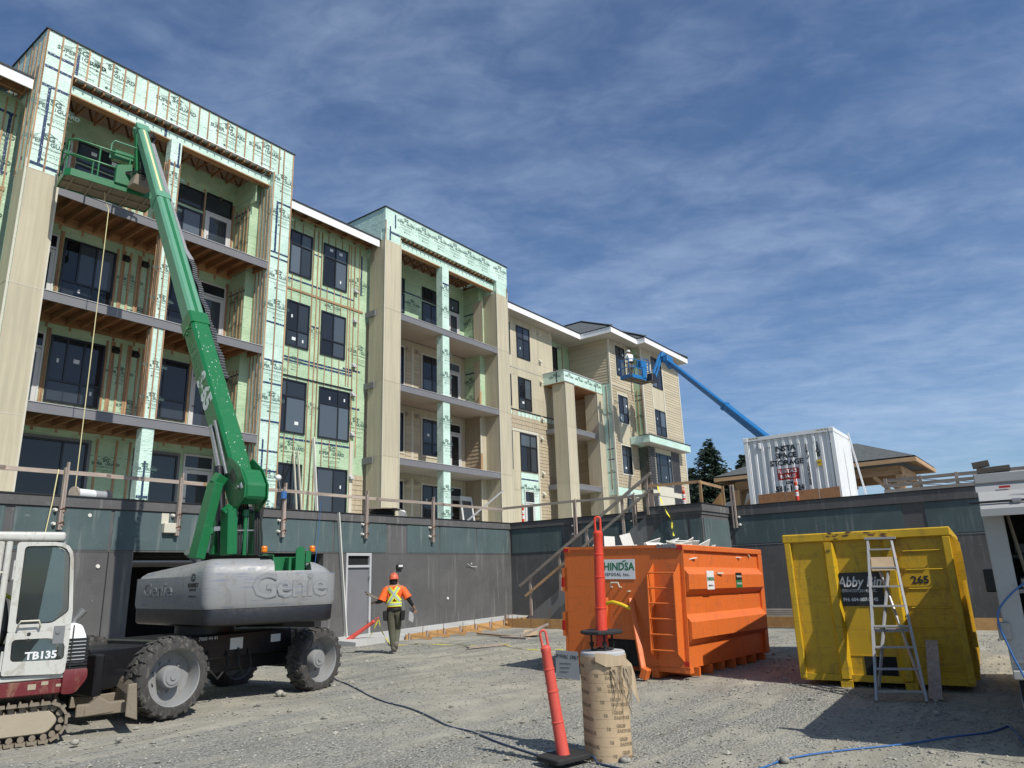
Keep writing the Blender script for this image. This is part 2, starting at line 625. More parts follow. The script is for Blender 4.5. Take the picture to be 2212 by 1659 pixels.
class MB:
    def __init__(s):
        s.v, s.f, s.mi = [], [], []
        s.cur = 0

    def add(s, vs, fs):
        o = len(s.v)
        s.v += [tuple(v) for v in vs]
        s.f += [tuple(i + o for i in f) for f in fs]
        s.mi += [s.cur] * len(fs)
        return s

    BF = [(0, 3, 2, 1), (4, 5, 6, 7), (0, 1, 5, 4), (1, 2, 6, 5), (2, 3, 7, 6), (3, 0, 4, 7)]

    def box(s, x0, x1, y0, y1, z0, z1):
        return s.add([(x0, y0, z0), (x1, y0, z0), (x1, y1, z0), (x0, y1, z0), (x0, y0, z1), (x1, y0, z1), (x1, y1, z1), (x0, y1, z1)], s.BF)

    def hexa(s, pts):
        return s.add(pts, s.BF)

    def bar(s, p0, p1, w, h, up=(0, 0, 1), w1=None, h1=None):
        p0, p1 = Vector(p0), Vector(p1)
        x = (p1 - p0).normalized()
        y = Vector(up).cross(x)
        if y.length < 1e-3:
            y = Vector((0, 1, 0)).cross(x)
        y.normalize()
        z = x.cross(y)
        w1 = w if w1 is None else w1
        h1 = h if h1 is None else h1
        P = []
        for (p, a, b) in ((p0, w, h), (p1, w1, h1)):
            P.append([p - y * a / 2 - z * b / 2, p + y * a / 2 - z * b / 2, p + y * a / 2 + z * b / 2, p - y * a / 2 + z * b / 2])
        return s.add(P[0] + P[1], [(0, 3, 2, 1), (4, 5, 6, 7), (0, 1, 5, 4), (1, 2, 6, 5), (2, 3, 7, 6), (3, 0, 4, 7)])

    def cyl(s, p0, p1, r0, r1=None, n=12, cap=True):
        p0, p1 = Vector(p0), Vector(p1)
        r1 = r0 if r1 is None else r1
        x = (p1 - p0).normalized()
        a = x.orthogonal().normalized()
        b = x.cross(a)
        vs = []
        for p, r in ((p0, r0), (p1, r1)):
            for i in range(n):
                t = 2 * math.pi * i / n
                vs.append(p + a * (r * math.cos(t)) + b * (r * math.sin(t)))
        fs = [(i, (i + 1) % n, n + (i + 1) % n, n + i) for i in range(n)]
        if cap:
            fs += [tuple(range(n - 1, -1, -1)), tuple(range(n, 2 * n))]
        return s.add(vs, fs)

    def tube(s, pts, r, n=8, closed=False):
        pts = [Vector(p) for p in pts]
        N = len(pts)
        vs, fs = [], []
        prev = None
        for i, p in enumerate(pts):
            if closed:
                t = (pts[(i + 1) % N] - pts[i - 1])
            else:
                t = (pts[min(i + 1, N - 1)] - pts[max(i - 1, 0)])
            t.normalize()
            a = t.orthogonal() if prev is None else prev - t * prev.dot(t)
            a.normalize()
            prev = a
            b = t.cross(a)
            rr = r[i] if isinstance(r, (list, tuple)) else r
            for k in range(n):
                q = 2 * math.pi * k / n
                vs.append(p + a * rr * math.cos(q) + b * rr * math.sin(q))
        for i in range(N if closed else N - 1):
            j = (i + 1) % N
            for k in range(n):
                fs.append((i * n + k, i * n + (k + 1) % n, j * n + (k + 1) % n, j * n + k))
        if not closed:
            fs += [tuple(range(n - 1, -1, -1)), tuple(range((N - 1) * n, N * n))]
        return s.add(vs, fs)

    def lathe(s, prof, n=20, origin=(0, 0, 0), axis='z', caps=True):
        o = Vector(origin)
        vs, fs = [], []
        for (r, z) in prof:
            for k in range(n):
                t = 2 * math.pi * k / n
                if axis == 'z':
                    vs.append(o + Vector((r * math.cos(t), r * math.sin(t), z)))
                elif axis == 'y':
                    vs.append(o + Vector((r * math.cos(t), z, r * math.sin(t))))
                else:
                    vs.append(o + Vector((z, r * math.cos(t), r * math.sin(t))))
        m = len(prof)
        for i in range(m - 1):
            for k in range(n):
                fs.append((i * n + k, i * n + (k + 1) % n, (i + 1) * n + (k + 1) % n, (i + 1) * n + k))
        if caps:
            fs += [tuple(range(n - 1, -1, -1)), tuple(range((m - 1) * n, m * n))]
        return s.add(vs, fs)

    def prism(s, pts, d):
        """closed planar outline pts (3d) extruded by vector d"""
        d = Vector(d)
        n = len(pts)
        pts = [Vector(p) for p in pts]
        vs = pts + [p + d for p in pts]
        fs = [tuple(range(n - 1, -1, -1)), tuple(range(n, 2 * n))] + [(i, (i + 1) % n, n + (i + 1) % n, n + i) for i in range(n)]
        return s.add(vs, fs)

    def frame(s, outer, inner, d):
        """ring between two outlines with the same number of points, extruded by d"""
        d = Vector(d)
        n = len(outer)
        O = [Vector(p) for p in outer]
        I = [Vector(p) for p in inner]
        vs = O + I + [p + d for p in O] + [p + d for p in I]
        fs = []
        for i in range(n):
            j = (i + 1) % n
            fs += [(i, j, n + j, n + i), (2 * n + i, 3 * n + i, 3 * n + j, 2 * n + j), (i, 2 * n + i, 2 * n + j, j), (n + i, n + j, 3 * n + j, 3 * n + i)]
        return s.add(vs, fs)

    def mesh(s, name, m=None, bevel=0, smooth=None, seg=1, recalc=True):
        me = bpy.data.meshes.new(name)
        me.from_pydata(s.v, [], s.f)
        ms = m if isinstance(m, (list, tuple)) else [m]
        for x in ms:
            if x is not None:
                me.materials.append(matl(x))
        if len(ms) > 1:
            me.polygons.foreach_set('material_index', s.mi)
        bm = bmesh.new()
        bm.from_mesh(me)
        if recalc:
            bmesh.ops.recalc_face_normals(bm, faces=bm.faces)
        if bevel:
            es = [e for e in bm.edges if len(e.link_faces) == 2 and e.calc_face_angle(0) > rad(28)]
            bmesh.ops.bevel(bm, geom=es, offset=bevel, offset_type='OFFSET', segments=seg, profile=.5, affect='EDGES', clamp_overlap=True)
        bm.to_mesh(me)
        bm.free()
        if smooth:
            me.polygons.foreach_set('use_smooth', [True] * len(me.polygons))
            me.set_sharp_from_angle(angle=rad(smooth))
        me.update()
        return me

    def build(s, name, m, parent=None, bevel=0, smooth=None, seg=1, loc=None, recalc=True):
        """links everything collected as one mesh object (world coordinates unless loc given)"""
        if loc is not None:
            L = Vector(loc)
            s.v = [tuple(Vector(v) - L) for v in s.v]
        o = bpy.data.objects.new(name, s.mesh(name, m, bevel, smooth, seg, recalc))
        if loc is not None:
            o.location = loc
        COL.objects.link(o)
        return attach(o, parent)


_txt = {}


def textmesh(s, size, bold=0, ext=0, align='CENTER', spacing=1.0, shear=0.):
    k = (s, size, bold, ext, align, spacing, shear)
    if k not in _txt:
        c = bpy.data.curves.new('lettering', 'FONT')
        c.body = s
        c.size = size
        c.offset = bold
        c.extrude = ext
        c.align_x = align
        c.align_y = 'CENTER'
        c.space_character = spacing
        c.shear = shear
        c.resolution_u = 2
        ob = bpy.data.objects.new('t', c)
        _txt[k] = bpy.data.meshes.new_from_object(ob)
        bpy.data.objects.remove(ob)
    return _txt[k]


def text(name, s, size, m, parent, pos, xdir=(1, 0, 0), ydir=(0, 0, 1), bold=0, ext=.001, sx=1., align='CENTER', spacing=1., shear=0., local=False):
    me = textmesh(s, size, bold, ext, align, spacing, shear)
    key = (me.name, m)
    if key not in _txt:
        m2 = me.copy()
        m2.materials.clear()
        m2.materials.append(matl(m))
        _txt[key] = m2
    o = bpy.data.objects.new(name, _txt[key])
    COL.objects.link(o)
    x = Vector(xdir).normalized()
    y = Vector(ydir)
    y = (y - x * y.dot(x)).normalized()
    z = x.cross(y)
    mt = Matrix((x * sx, y, z)).transposed().to_4x4()
    mt.translation = Vector(pos) + z * .0022
    o.matrix_basis = mt
    if local:
        o.parent = parent
        return o
    return attach(o, parent)
# ================================================================== SETTING
GZ = 0.0
b = MB()
N = 90
for i in range(N):           # one ground sheet, finer near the camera, gently uneven, far edge past the horizon
    pass
xs = [-900, -400, -150, -60, -20] + [-8 + .5 * i for i in range(90)] + [40, 60, 90, 150, 400, 900]
ys = [-900, -400, -150, -60, -20] + [-6 + .5 * i for i in range(48)] + [20, 30, 60, 150, 400, 900]


def ground_z(x, y):
    if x < -8 or x > 30 or y < -6 or y > 18:
        return 0.0
    n = mnoise.noise(Vector((x * .35, y * .35, 0))) * .035 + mnoise.noise(Vector((x * 1.3, y * 1.3, 3))) * .012
    r_ = (x * .34 - y * .94) + .25 * math.sin(x * .5)
    n += -.022 * max(0, math.cos(r_ * 1.7)) ** 8 * (1 if 3 < x < 16 else 0)
    return n - .004


gv = [(x, y, ground_z(x, y)) for y in ys for x in xs]
W_ = len(xs)
b.add(gv, [(j * W_ + i, j * W_ + i + 1, (j + 1) * W_ + i + 1, (j + 1) * W_ + i) for j in range(len(ys) - 1) for i in range(W_ - 1)])
ground = b.build('ground', 'gravel', smooth=80)
tag(ground, kind='structure')

# loose crushed stones on the ground, denser near the camera
b = MB()
rs = random.Random(3)
cnt = 0
while cnt < 24000:
    d = 4.6 + 17 * rs.random() ** 1.7
    a = AZ + rs.uniform(-.72, .68)
    x, y = d * math.cos(a), d * math.sin(a)
    if y > 16 or x > 22:
        continue
    dens = mnoise.noise(Vector((x * .5, y * .9, 7))) * .5 + .5
    if rs.random() > dens ** 1.6 * 1.3 and rs.random() > .12:
        continue
    cnt += 1
    r = rs.uniform(.005, .016) * (1 + .045 * d)
    if rs.random() < .03:
        r *= rs.uniform(1.6, 2.8)
    z = ground_z(x, y) + r * .25
    q = Quaternion((rs.random(), rs.random(), rs.random()), rs.random() * 6)
    vs = [(r, 0, 0), (-r, 0, 0), (0, r * .8, 0), (0, -r * .8, 0), (0, 0, r * .55), (0, 0, -r * .55)]
    vs = [Vector(v) * rs.uniform(.75, 1.2) for v in vs]
    rz_ = Matrix.Rotation(rs.random() * 6.28, 3, 'Z') @ Matrix.Rotation(rs.uniform(-.5, .5), 3, 'X')
    b.add([rz_ @ v + Vector((x, y, z)) for v in vs], [(0, 2, 4), (2, 1, 4), (1, 3, 4), (3, 0, 4), (2, 0, 5), (1, 2, 5), (3, 1, 5), (0, 3, 5)])
gr = b.build('gravel_stones', 'stone', recalc=False)
tag(gr, kind='stuff')

# deck behind the retaining wall that carries the building
b = MB()
b.box(-30, 23.9, 17.75, 60, 3.2, 3.4)
b.box(23.1, 90, 11.0, 17.75, 3.2, 3.4)
b.box(23.9, 90, 17.75, 60, 3.2, 3.4)
b.box(24.1, 90, -30, 11.0, 3.2, 3.4)
tag(b.build('podium_deck', 'concrete'), kind='structure')

# ------------------------------------------------------------------ retaining wall of the parkade
WY = 17.6
wall = thing('retaining_wall', 'long charcoal and dark green parkade retaining wall below the apartment building', 'wall', (9, WY, 0))
GX0, GX1 = 8.43, 13.95
box('wall_section', 'wall_d', wall, -22, GX0, WY, WY + .3, -.3, 2.55)
box('wall_section', 'wall_d', wall, GX1, 14.78, WY, WY + .3, -.3, 2.55)
box('wall_section', 'wall_d', wall, 14.78, 15.84, WY + .12, WY + .3, -.3, 2.55)
box('wall_section', 'wall_d', wall, 15.84, 23.1, WY, WY + .3, -.3, 2.55)
box('wall_section', 'wall_c', wall, -22, 23.1, WY, WY + .3, 2.55, 3.50)
for x0, x1 in ((-6, -3.2), (-3.1, -.3), (-.2, 2.7), (2.8, 5.7), (5.87, 7.83), (7.9, 10.75), (10.82, 14.25), (14.32, 16.42), (17.35, 18.88), (18.95, 20.88), (20.95, 22.90)):
    if x1 < 17 or x0 > 17:
        box('green_panel', 'wall_g', wall, x0, x1, WY - .018, WY, 2.575, 3.475)
box('wall_reveal', 'wall_d', wall, -22, 23.0, WY - .01, WY, 2.535, 2.565)
for x in (7.87, 4.2, .6, -3.1):
    box('wall_reveal', 'membrane', wall, x - .012, x + .012, WY - .006, WY, 0, 2.53)
for x in (17.0, 18.92, 20.92):
    box('wall_reveal', 'wall_c', wall, x - .01, x + .01, WY - .006, WY, .2, 2.53)
box('wall_cap', 'wall_c', wall, -22, 23.0, WY - .055, WY + .38, 3.50, 3.72)
box('cap_membrane', 'membrane', wall, -22, 23.0, WY - .075, WY + .42, 3.722, 3.75)
# the garage opening: hall behind, its shade put into a near-black colour
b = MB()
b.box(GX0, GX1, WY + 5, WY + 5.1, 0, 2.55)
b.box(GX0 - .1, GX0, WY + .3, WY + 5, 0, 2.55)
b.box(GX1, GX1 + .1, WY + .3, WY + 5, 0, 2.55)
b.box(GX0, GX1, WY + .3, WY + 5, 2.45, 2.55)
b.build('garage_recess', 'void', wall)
for i in range(5):
    box('garage_pipe', 'steel', wall, GX0 + .1, GX1 - .1, WY + .5 + i * .3, WY + .54 + i * .3, 2.32 - .02 * i, 2.36 - .02 * i)
# return wall (faces left), runs towards the camera
WX = 23.0
wr = thing('return_wall', 'dark retaining wall facing left beside the concrete stair', 'wall', (WX, 14, 0))
box('wall_section', 'wall_d', wr, WX, WX + .3, 9.2, WY, -.3, 2.55)
box('wall_section', 'wall_c', wr, WX, WX + .3, 9.2, WY, 2.55, 3.5)
box('green_panel', 'wall_g', wr, WX - .018, WX, 15.15, 17.5, 2.575, 3.475)
box('green_panel', 'wall_g', wr, WX - .018, WX, 11.2, 14.2, 2.575, 3.475)
box('wall_cap', 'wall_c', wr, WX - .055, WX + .38, 10.95, WY - .05, 3.502, 3.72)
box('cap_membrane', 'membrane', wr, WX - .075, WX + .42, 10.95, WY - .07, 3.722, 3.75)

# stair block and its landing
st = thing('concrete_stair', 'concrete stair against the dark wall climbing to the deck behind the orange bin', 'stairs', (22.2, 13, 0))
SX = 21.62
b = MB()
prof = [(15.95, 0), (15.95, .28), (10.95, 3.45), (10.95, 0)]
b.prism([(SX, y, z) for y, z in prof], (.16, 0, 0))
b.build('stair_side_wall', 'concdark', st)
b = MB()
b.prism([(SX - .03, y, z) for y, z in [(15.2, 0), (14.5, .62), (10.98, 2.62), (10.98, 0)]], (.03, 0, 0))
b.build('lower_panel', 'wall_d', st)
nst = 20
for i in range(nst):
    y1 = 15.7 - i * .235
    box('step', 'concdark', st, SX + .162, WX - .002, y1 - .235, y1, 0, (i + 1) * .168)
box('landing', 'wall_d', st, SX, 24.0, 9.05, 10.948, 0, 3.40)
box('landing_band', 'wall_c', st, SX - .03, 24.0, 9.02, 10.94, 3.40, 3.5)
box('landing_cap', 'wall_c', st, SX - .06, 24.05, 8.98, 10.945, 3.50, 3.72)
box('cap_membrane', 'membrane', st, SX - .08, 24.1, 8.96, 10.943, 3.722, 3.75)
b = MB()
b.prism([(SX - .02, y, z) for y, z in [(10.85, 2.2), (10.85, 2.75), (10.35, 3.28), (9.55, 3.28), (9.55, 1.4), (10.2, 1.4)]], (.02, 0, 0))
b.build('green_panel', 'wall_g', st)
box('green_panel', 'wall_g', st, SX - .02, SX, 9.1, 9.45, 1.4, 3.28)
box('green_panel', 'wall_g', st, SX + .1, 23.8, 9.03, 9.05, 1.4, 3.28)

# right retaining wall
RX = 23.9
rw = thing('right_retaining_wall', 'dark retaining wall behind the orange and yellow bins at right', 'wall', (RX, 4, 0))
box('wall_section', 'wall_d', rw, RX, RX + .3, -14, 9.04, -.3, 2.45)
box('wall_section', 'wall_c', rw, RX, RX + .3, -14, 9.04, 2.45, 3.42)
for y0, y1 in ((3.85, 8.9), (1.0, 3.25), (-2.0, .95), (-5.0, -2.05)):
    box('green_panel', 'wall_g', rw, RX - .018, RX, y0, y1, 2.50, 3.39)
box('wall_reveal', 'flash', rw, RX - .008, RX, -14, 9, 2.455, 2.47)
box('wall_cap', 'wall_c', rw, RX - .055, RX + .4, -14, 9.0, 3.42, 3.72)
box('cap_membrane', 'membrane', rw, RX - .075, RX + .44, -14, 9.0, 3.722, 3.75)
for y in (6.3, 6.35, 2.4, 2.2):
    pass

# concrete walk at the wall foot with timber formwork
b = MB()
b.add([(14.0, 16.15, .09), (23.0, 16.5, .25), (23.0, WY, .30), (14.0, WY, .14), (14.0, 16.15, -.1), (23.0, 16.5, -.1), (23.0, WY, -.1), (14.0, WY, -.1)], MB.BF)
tag(b.build('concrete_path', 'concrete'), kind='structure')
b = MB()
b.add([(13.95, 16.10, -.1), (14.0, 16.10, -.1), (14, 16.1, -.1), (14, 16.1, -.1)], [])
fw_ = thing('formwork', 'timber formwork boards with stakes along the concrete path by the wall', 'formwork', (18.5, 16.2, 0))


def fy(x): return 16.10 + (x - 14) * .0389
def fz(x): return .09 + (x - 14) * .0178


seg = [14.0, 15.9, 17.3, 18.7, 20.0, 21.4, 22.95]
for i in range(len(seg) - 1):
    if i == 0:
        continue
    x0, x1 = seg[i], seg[i + 1] - .03
    bar('form_board', 'form', fw_, (x0, fy(x0) - .03, fz(x0) - .10), (x1, fy(x1) - .03, fz(x1) - .10), .04, .26)
for i in range(9):
    x = 16.0 + i * .8
    bar('stake', 'oldwood_z', fw_, (x, fy(x) - .07, -.1), (x, fy(x) - .07, fz(x) + .06), .04, .06, (1, 0, 0))
    bar('brace', 'form', fw_, (x + .05, fy(x) - .09, fz(x) - .02), (x + .35, fy(x) - .65, .02), .045, .08)
for i in range(8):
    x = 16.4 + i * .83
    bar('rebar_pin', 'rebar', fw_, (x, fy(x) - .25 - (i % 3) * .1, 0), (x + .01, fy(x) - .25 - (i % 3) * .1, .38 + .05 * (i % 2)), .012, .012, (1, 0, 0))
f2 = thing('low_formwork', 'low timber form boards across the gravel between the stair and orange bin', 'formwork', (20.5, 15.2, 0))
bar('form_board', 'form', f2, (20.9, 16.3, .15), (20.6, 12.0, .15), .04, .30)
bar('form_board', 'form', f2, (20.6, 11.9, .15), (20.4, 7.6, .15), .04, .30)
for i in range(10):
    y = 15.9 - i * .8
    bar('stake', 'rebar', f2, (20.75 - i * .02, y, 0), (20.76 - i * .02, y, .5 + .06 * (i % 3)), .012, .012, (1, 0, 0))
bar('post', 'oldwood_z', f2, (20.95, 16.32, -.05), (20.95, 16.32, .42), .09, .09, (1, 0, 0))
f3 = thing('right_formwork', 'rust brown form boards at the wall foot between the two bins', 'formwork', (22.5, 4, 0))
bar('form_board', 'form', f3, (22.9, 8.5, .14), (22.9, 3.9, .14), .04, .30)
bar('form_board', 'form', f3, (22.9, 3.8, .14), (22.9, -3.5, .14), .04, .30)
for k in range(4):
    bar('board', 'oldwood_y', f3, (22.55 + k * .03, 8.3, .34 + k * .055), (22.6 + k * .03, 3.6, .34 + k * .055), .16, .04)

# ================================================================== APARTMENT BUILDING
BLD = thing('apartment_building', 'four storey apartment building under construction, half in green house wrap and half in tan cladding', 'building', (6, 20.5, 3.4))
F1, F2, F3, F4 = 3.4, 6.42, 9.46, 12.54
TY = 20.5


def sheet(m, x0, x1, y0, y1, z0, z1, name='wall'):
    return box(name, m, BLD, x0, x1, y0, y1, z0, z1)


# printed mark of the wrap, one shared mesh
LOGO = []


def logo_mesh(kind):
    k = ('logo', kind)
    if k in _txt:
        return _txt[k]
    b = MB()

    def put(s, size, cx, cz, bold=0, sx=1.):
        me = textmesh(s, size, bold, 0, 'CENTER', 1.0, 0.)
        b.add([(v.co.x * sx + cx, v.co.y + cz, 0) for v in me.vertices], [tuple(p.vertices) for p in me.polygons])
    put('SG', .23, 0, .30, .008, 1.15)
    for sgn in (-1, 1):       # roof over the letters and wavy flanks
        b.add([(0, .47, 0), (sgn * .22, .38, 0), (sgn * .22, .36, 0), (0, .445, 0)], [(0, 1, 2, 3) if sgn > 0 else (3, 2, 1, 0)])
        for j in range(3):
            x0 = sgn * (.25 + .03 * j)
            b.add([(x0, .34 - j * .05, 0), (x0 + sgn * .13, .29 - j * .05, 0), (x0 + sgn * .26, .275 - j * .04, 0), (x0 + sgn * .26, .268 - j * .04, 0), (x0 + sgn * .13, .28 - j * .05, 0), (x0, .332 - j * .05, 0)],
                  [(0, 1, 2, 3, 4, 5) if sgn < 0 else (5, 4, 3, 2, 1, 0)])
    put('SUPER    GUARD', .185, 0, .12, .006, .98)
    put('i', .16, 0, .12, .004)
    if kind == 0:
        put('Breathable Housewrap', .10, 0, -.03, .001, 1.0)
        put('Commercial & Residential Product', .062, 0, -.19)
        put('CCMC 14117-R', .07, .05, -.27)
        b.cyl((-.12, -.42, -.001), (-.12, -.42, .0005), .045, n=12)
        put('HNE Products Ltd', .06, .16, -.42, .001)
    me = b.mesh('printed_lettering', 'ink', recalc=False)
    _txt[k] = me
    return me


def logo(parent, x, y, z, xdir=(1, 0, 0), kind=0, sc=1.):
    o = bpy.data.objects.new('printed_lettering', logo_mesh(kind))
    COL.objects.link(o)
    X = Vector(xdir)
    Z = X.cross(Vector((0, 0, 1)))
    mt = Matrix((X * sc, Vector((0, 0, 1)) * sc, Z)).transposed().to_4x4()
    mt.translation = Vector((x, y, z)) + Z * .006
    o.matrix_basis = mt
    return attach(o, parent)


def vstrip(x, y, z0, z1, w=.04, side=0):
    """vertical furring strip on a wall facing the viewer (side=0) or facing left (side=1)"""
    j = random.uniform(-.008, .008)
    if side == 0:
        box('furring_strip', 'strip', BLD, x - w / 2 + j, x + w / 2 + j, y - .024, y - .002, z0, z1)
    else:
        box('furring_strip', 'strip', BLD, x - .024, x - .002, y - w / 2 + j, y + w / 2 + j, z0, z1)


def tape(x0, x1, y, z0, z1, side=0):
    if side == 0:
        box('seam_tape', 'tape', BLD, x0, x1, y - .007, y, z0, z1)
    else:
        box('seam_tape', 'tape', BLD, y - .007, y, x0, x1, z0, z1)


def window(x0, x1, z0, z1, Y, vs=(.5,), hs=(), rows=None, fr=.055, sticker=True, name='window', trim=None, parent=None, seed=0):
    """black framed window facing -Y. hs: fractions of height (from the bottom) of transoms; rows: dividers per row"""
    parent = parent or BLD
    b = MB()
    yf, yb = Y - .05, Y - .002
    b.box(x0, x0 + fr, yf, yb, z0, z1)
    b.box(x1 - fr, x1, yf, yb, z0, z1)
    b.box(x0 + fr, x1 - fr, yf, yb, z0, z0 + fr)
    b.box(x0 + fr, x1 - fr, yf, yb, z1 - fr, z1)
    zs = [z0 + fr] + [z0 + (z1 - z0) * h for h in hs] + [z1 - fr]
    rows = rows or [vs] * (len(zs) - 1)
    cells = []
    for i in range(len(zs) - 1):
        if i:
            b.box(x0 + fr, x1 - fr, yf + .004, yb, zs[i] - .028, zs[i] + .028)
        zb = zs[i] + (.028 if i else 0)
        zt = zs[i + 1] - (.028 if i < len(zs) - 2 else 0)
        xx = [x0 + fr] + [x0 + (x1 - x0) * v for v in rows[i]] + [x1 - fr]
        for j in range(len(xx) - 1):
            if j:
                b.box(xx[j] - .025, xx[j] + .025, yf + .008, yb, zb, zt)
            cells.append((xx[j] + (.025 if j else 0), xx[j + 1] - (.025 if j < len(xx) - 2 else 0), zb, zt))
    w = b.build(name, 'frame', parent)
    rr = random.Random(int(x0 * 97 + z0 * 13 + seed))
    for (a, c, d, e) in cells:
        box('pane', 'glass', w, a + .001, c - .001, Y - .016, Y - .006, d + .001, e - .001)
        if sticker and rr.random() < .34 and c - a > .25:
            sx = a + (c - a) * rr.uniform(.3, .6)
            sz = d + (e - d) * rr.uniform(.15, .6)
            ww, hh = (.16, .12) if rr.random() < .35 else (.06, .12)
            box('sticker', 'sticker', w, sx, sx + ww, Y - .019, Y - .0165, sz, sz + hh)
    if trim:
        t = MB()
        k = .09
        t.box(x0 - k, x0 - .002, Y - .03, Y - .003, z0 - k, z1 + k)
        t.box(x1 + .002, x1 + k, Y - .03, Y - .003, z0 - k, z1 + k)
        t.box(x0 - .002, x1 + .002, Y - .03, Y - .003, z1 + .002, z1 + k)
        t.box(x0 - .002, x1 + .002, Y - .03, Y - .003, z0 - k, z0 - .002)
        t.build('window_trim', trim, w)
    return w


def doorway(x0, x1, z0, z1, Y, ztr=None, col='door', glassy=True):
    b = MB()
    yf, yb = Y - .05, Y - .002
    fr = .11
    zt = ztr or z1
    b.box(x0, x0 + .05, yf, yb, z0, z1)
    b.box(x1 - .05, x1, yf, yb, z0, z1)
    b.box(x0 + .05, x1 - .05, yf, yb, z1 - .05, z1)
    if ztr:
        b.box(x0 + .05, x1 - .05, yf, yb, zt - .03, zt + .03)
    b.box(x0 + .052, x0 + .05 + fr, yf + .012, yb, z0 + .02, zt - .055)
    b.box(x1 - .05 - fr, x1 - .052, yf + .012, yb, z0 + .02, zt - .055)
    b.box(x0 + .05 + fr, x1 - .05 - fr, yf + .012, yb, z0 + .02, z0 + .28)
    b.box(x0 + .05 + fr, x1 - .05 - fr, yf + .012, yb, zt - .17, zt - .055)
    d = b.build('door', col, BLD)
    box('pane', 'glass', d, x0 + .05 + fr, x1 - .05 - fr, Y - .018, Y - .008, z0 + .28, zt - .17)
    if ztr:
        box('pane', 'glass', d, x0 + .05, x1 - .05, Y - .018, Y - .008, zt + .03, z1 - .05)
    h = MB()
    h.cyl((x0 + .10, yf - .01, z0 + 1.0), (x0 + .10, yf - .05, z0 + 1.0), .018, n=8)
    h.bar((x0 + .10, yf - .05, z0 + 1.0), (x0 + .22, yf - .05, z0 + 1.0), .018, .018)
    h.build('handle', 'frame', d)
    return d


def vent(x, y, z, side=0, m='flash'):
    b = MB()
    if side == 0:
        b.prism([(x - .09, y, z - .08), (x - .09, y, z + .1), (x - .09, y - .14, z - .02), (x - .09, y - .15, z - .08)], (.18, 0, 0))
        b.box(x - .11, x + .11, y - .015, y, z - .1, z + .12)
    else:
        b.prism([(x, y - .09, z - .08), (x, y - .09, z + .1), (x - .14, y - .09, z - .02), (x - .15, y - .09, z - .08)], (0, .18, 0))
    return b.build('vent_hood', m, BLD)


def joist_floor(x0, x1, yf, yb, ztop, soffit=None, pitch=.41):
    """one balcony: deck, fascia and open joists (or a finished soffit)"""
    sl_ = box('balcony_deck', 'osb', BLD, x0, x1, yf + .04, yb, ztop - .045, ztop - .012)
    box('fascia', 'greytrim', BLD, x0, x1, yf, yf + .04, ztop - .27, ztop - .02)
    box('deck_flashing', 'flash', BLD, x0 - .01, x1 + .01, yf - .02, yf + .16, ztop - .012, ztop + .006)
    if soffit:
        n = int((yb - yf - .04) / .14)
        for i in range(n):
            y0 = yf + .042 + i * .14
            box('soffit_board', soffit, BLD, x0, x1, y0, min(yb, y0 + .134), ztop - .262, ztop - .25)
        box('soffit_backing', 'greytrim', BLD, x0, x1, yf + .042, yb, ztop - .248, ztop - .24)
    else:
        n = int((x1 - x0) / pitch)
        for i in range(n + 1):
            x = x0 + .06 + (x1 - x0 - .12) * i / n
            box('joist', 'joist', BLD, x - .019, x + .019, yf + .042, yb, ztop - .265, ztop - .047)
        box('rim_board', 'beamx', BLD, x0, x1, yb - .042, yb - .002, ztop - .30, ztop - .047)


def column(x0, x1, y0, y1, z0, z1, joints, m='panel', flare=True):
    """column clad in fibre cement with cream corner trims and joints"""
    zs = [z0] + [j for j in joints if z0 < j < z1] + [z1]
    c = box('column', 'trim', BLD, x0 + .006, x1 - .006, y0 + .006, y1, z0, z1)
    for i in range(len(zs) - 1):
        a, e = zs[i] + .006, zs[i + 1] - .006
        box('column_panel', m, c_(c), x0 + .018, x1 - .018, y0 - .003, y0 + .004, a, e)
        box('column_panel', m, c_(c), x0 - .003, x0 + .004, y0 + .018, y1 - .01, a, e)
        box('column_panel', m, c_(c), x1 - .004, x1 + .003, y0 + .018, y1 - .01, a, e)


def c_(o): return BLD


# ---- body of the building behind the skins
BX0, BX1 = -14.0, 44.0
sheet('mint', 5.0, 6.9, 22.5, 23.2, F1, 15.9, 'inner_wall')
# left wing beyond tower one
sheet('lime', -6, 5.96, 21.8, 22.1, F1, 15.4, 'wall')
# ---- TOWER ONE -----------------------------------------------------------------
# parapet band
tb = MB()
tb.box(5.94, 14.25, TY, TY + .25, 16.05, 17.12)
tb.box(5.94, 6.19, TY + .25, 26.5, 15.3, 17.12)
tb.box(14.0, 14.25, TY + .25, 26.5, 15.3, 17.12)
tb.build('parapet', 'mint', BLD)
box('parapet_cap', 'membrane', BLD, 5.90, 14.29, TY - .04, TY + .34, 17.12, 17.15)
box('parapet_cap', 'membrane', BLD, 5.90, 6.25, TY + .345, 26.5, 17.12, 17.15)
box('parapet_cap', 'membrane', BLD, 13.95, 14.29, TY + .345, 26.5, 17.12, 17.15)
box('parapet_edge', 'white', BLD, 6.74, 13.43, TY - .012, TY + .1, 16.02, 16.05)
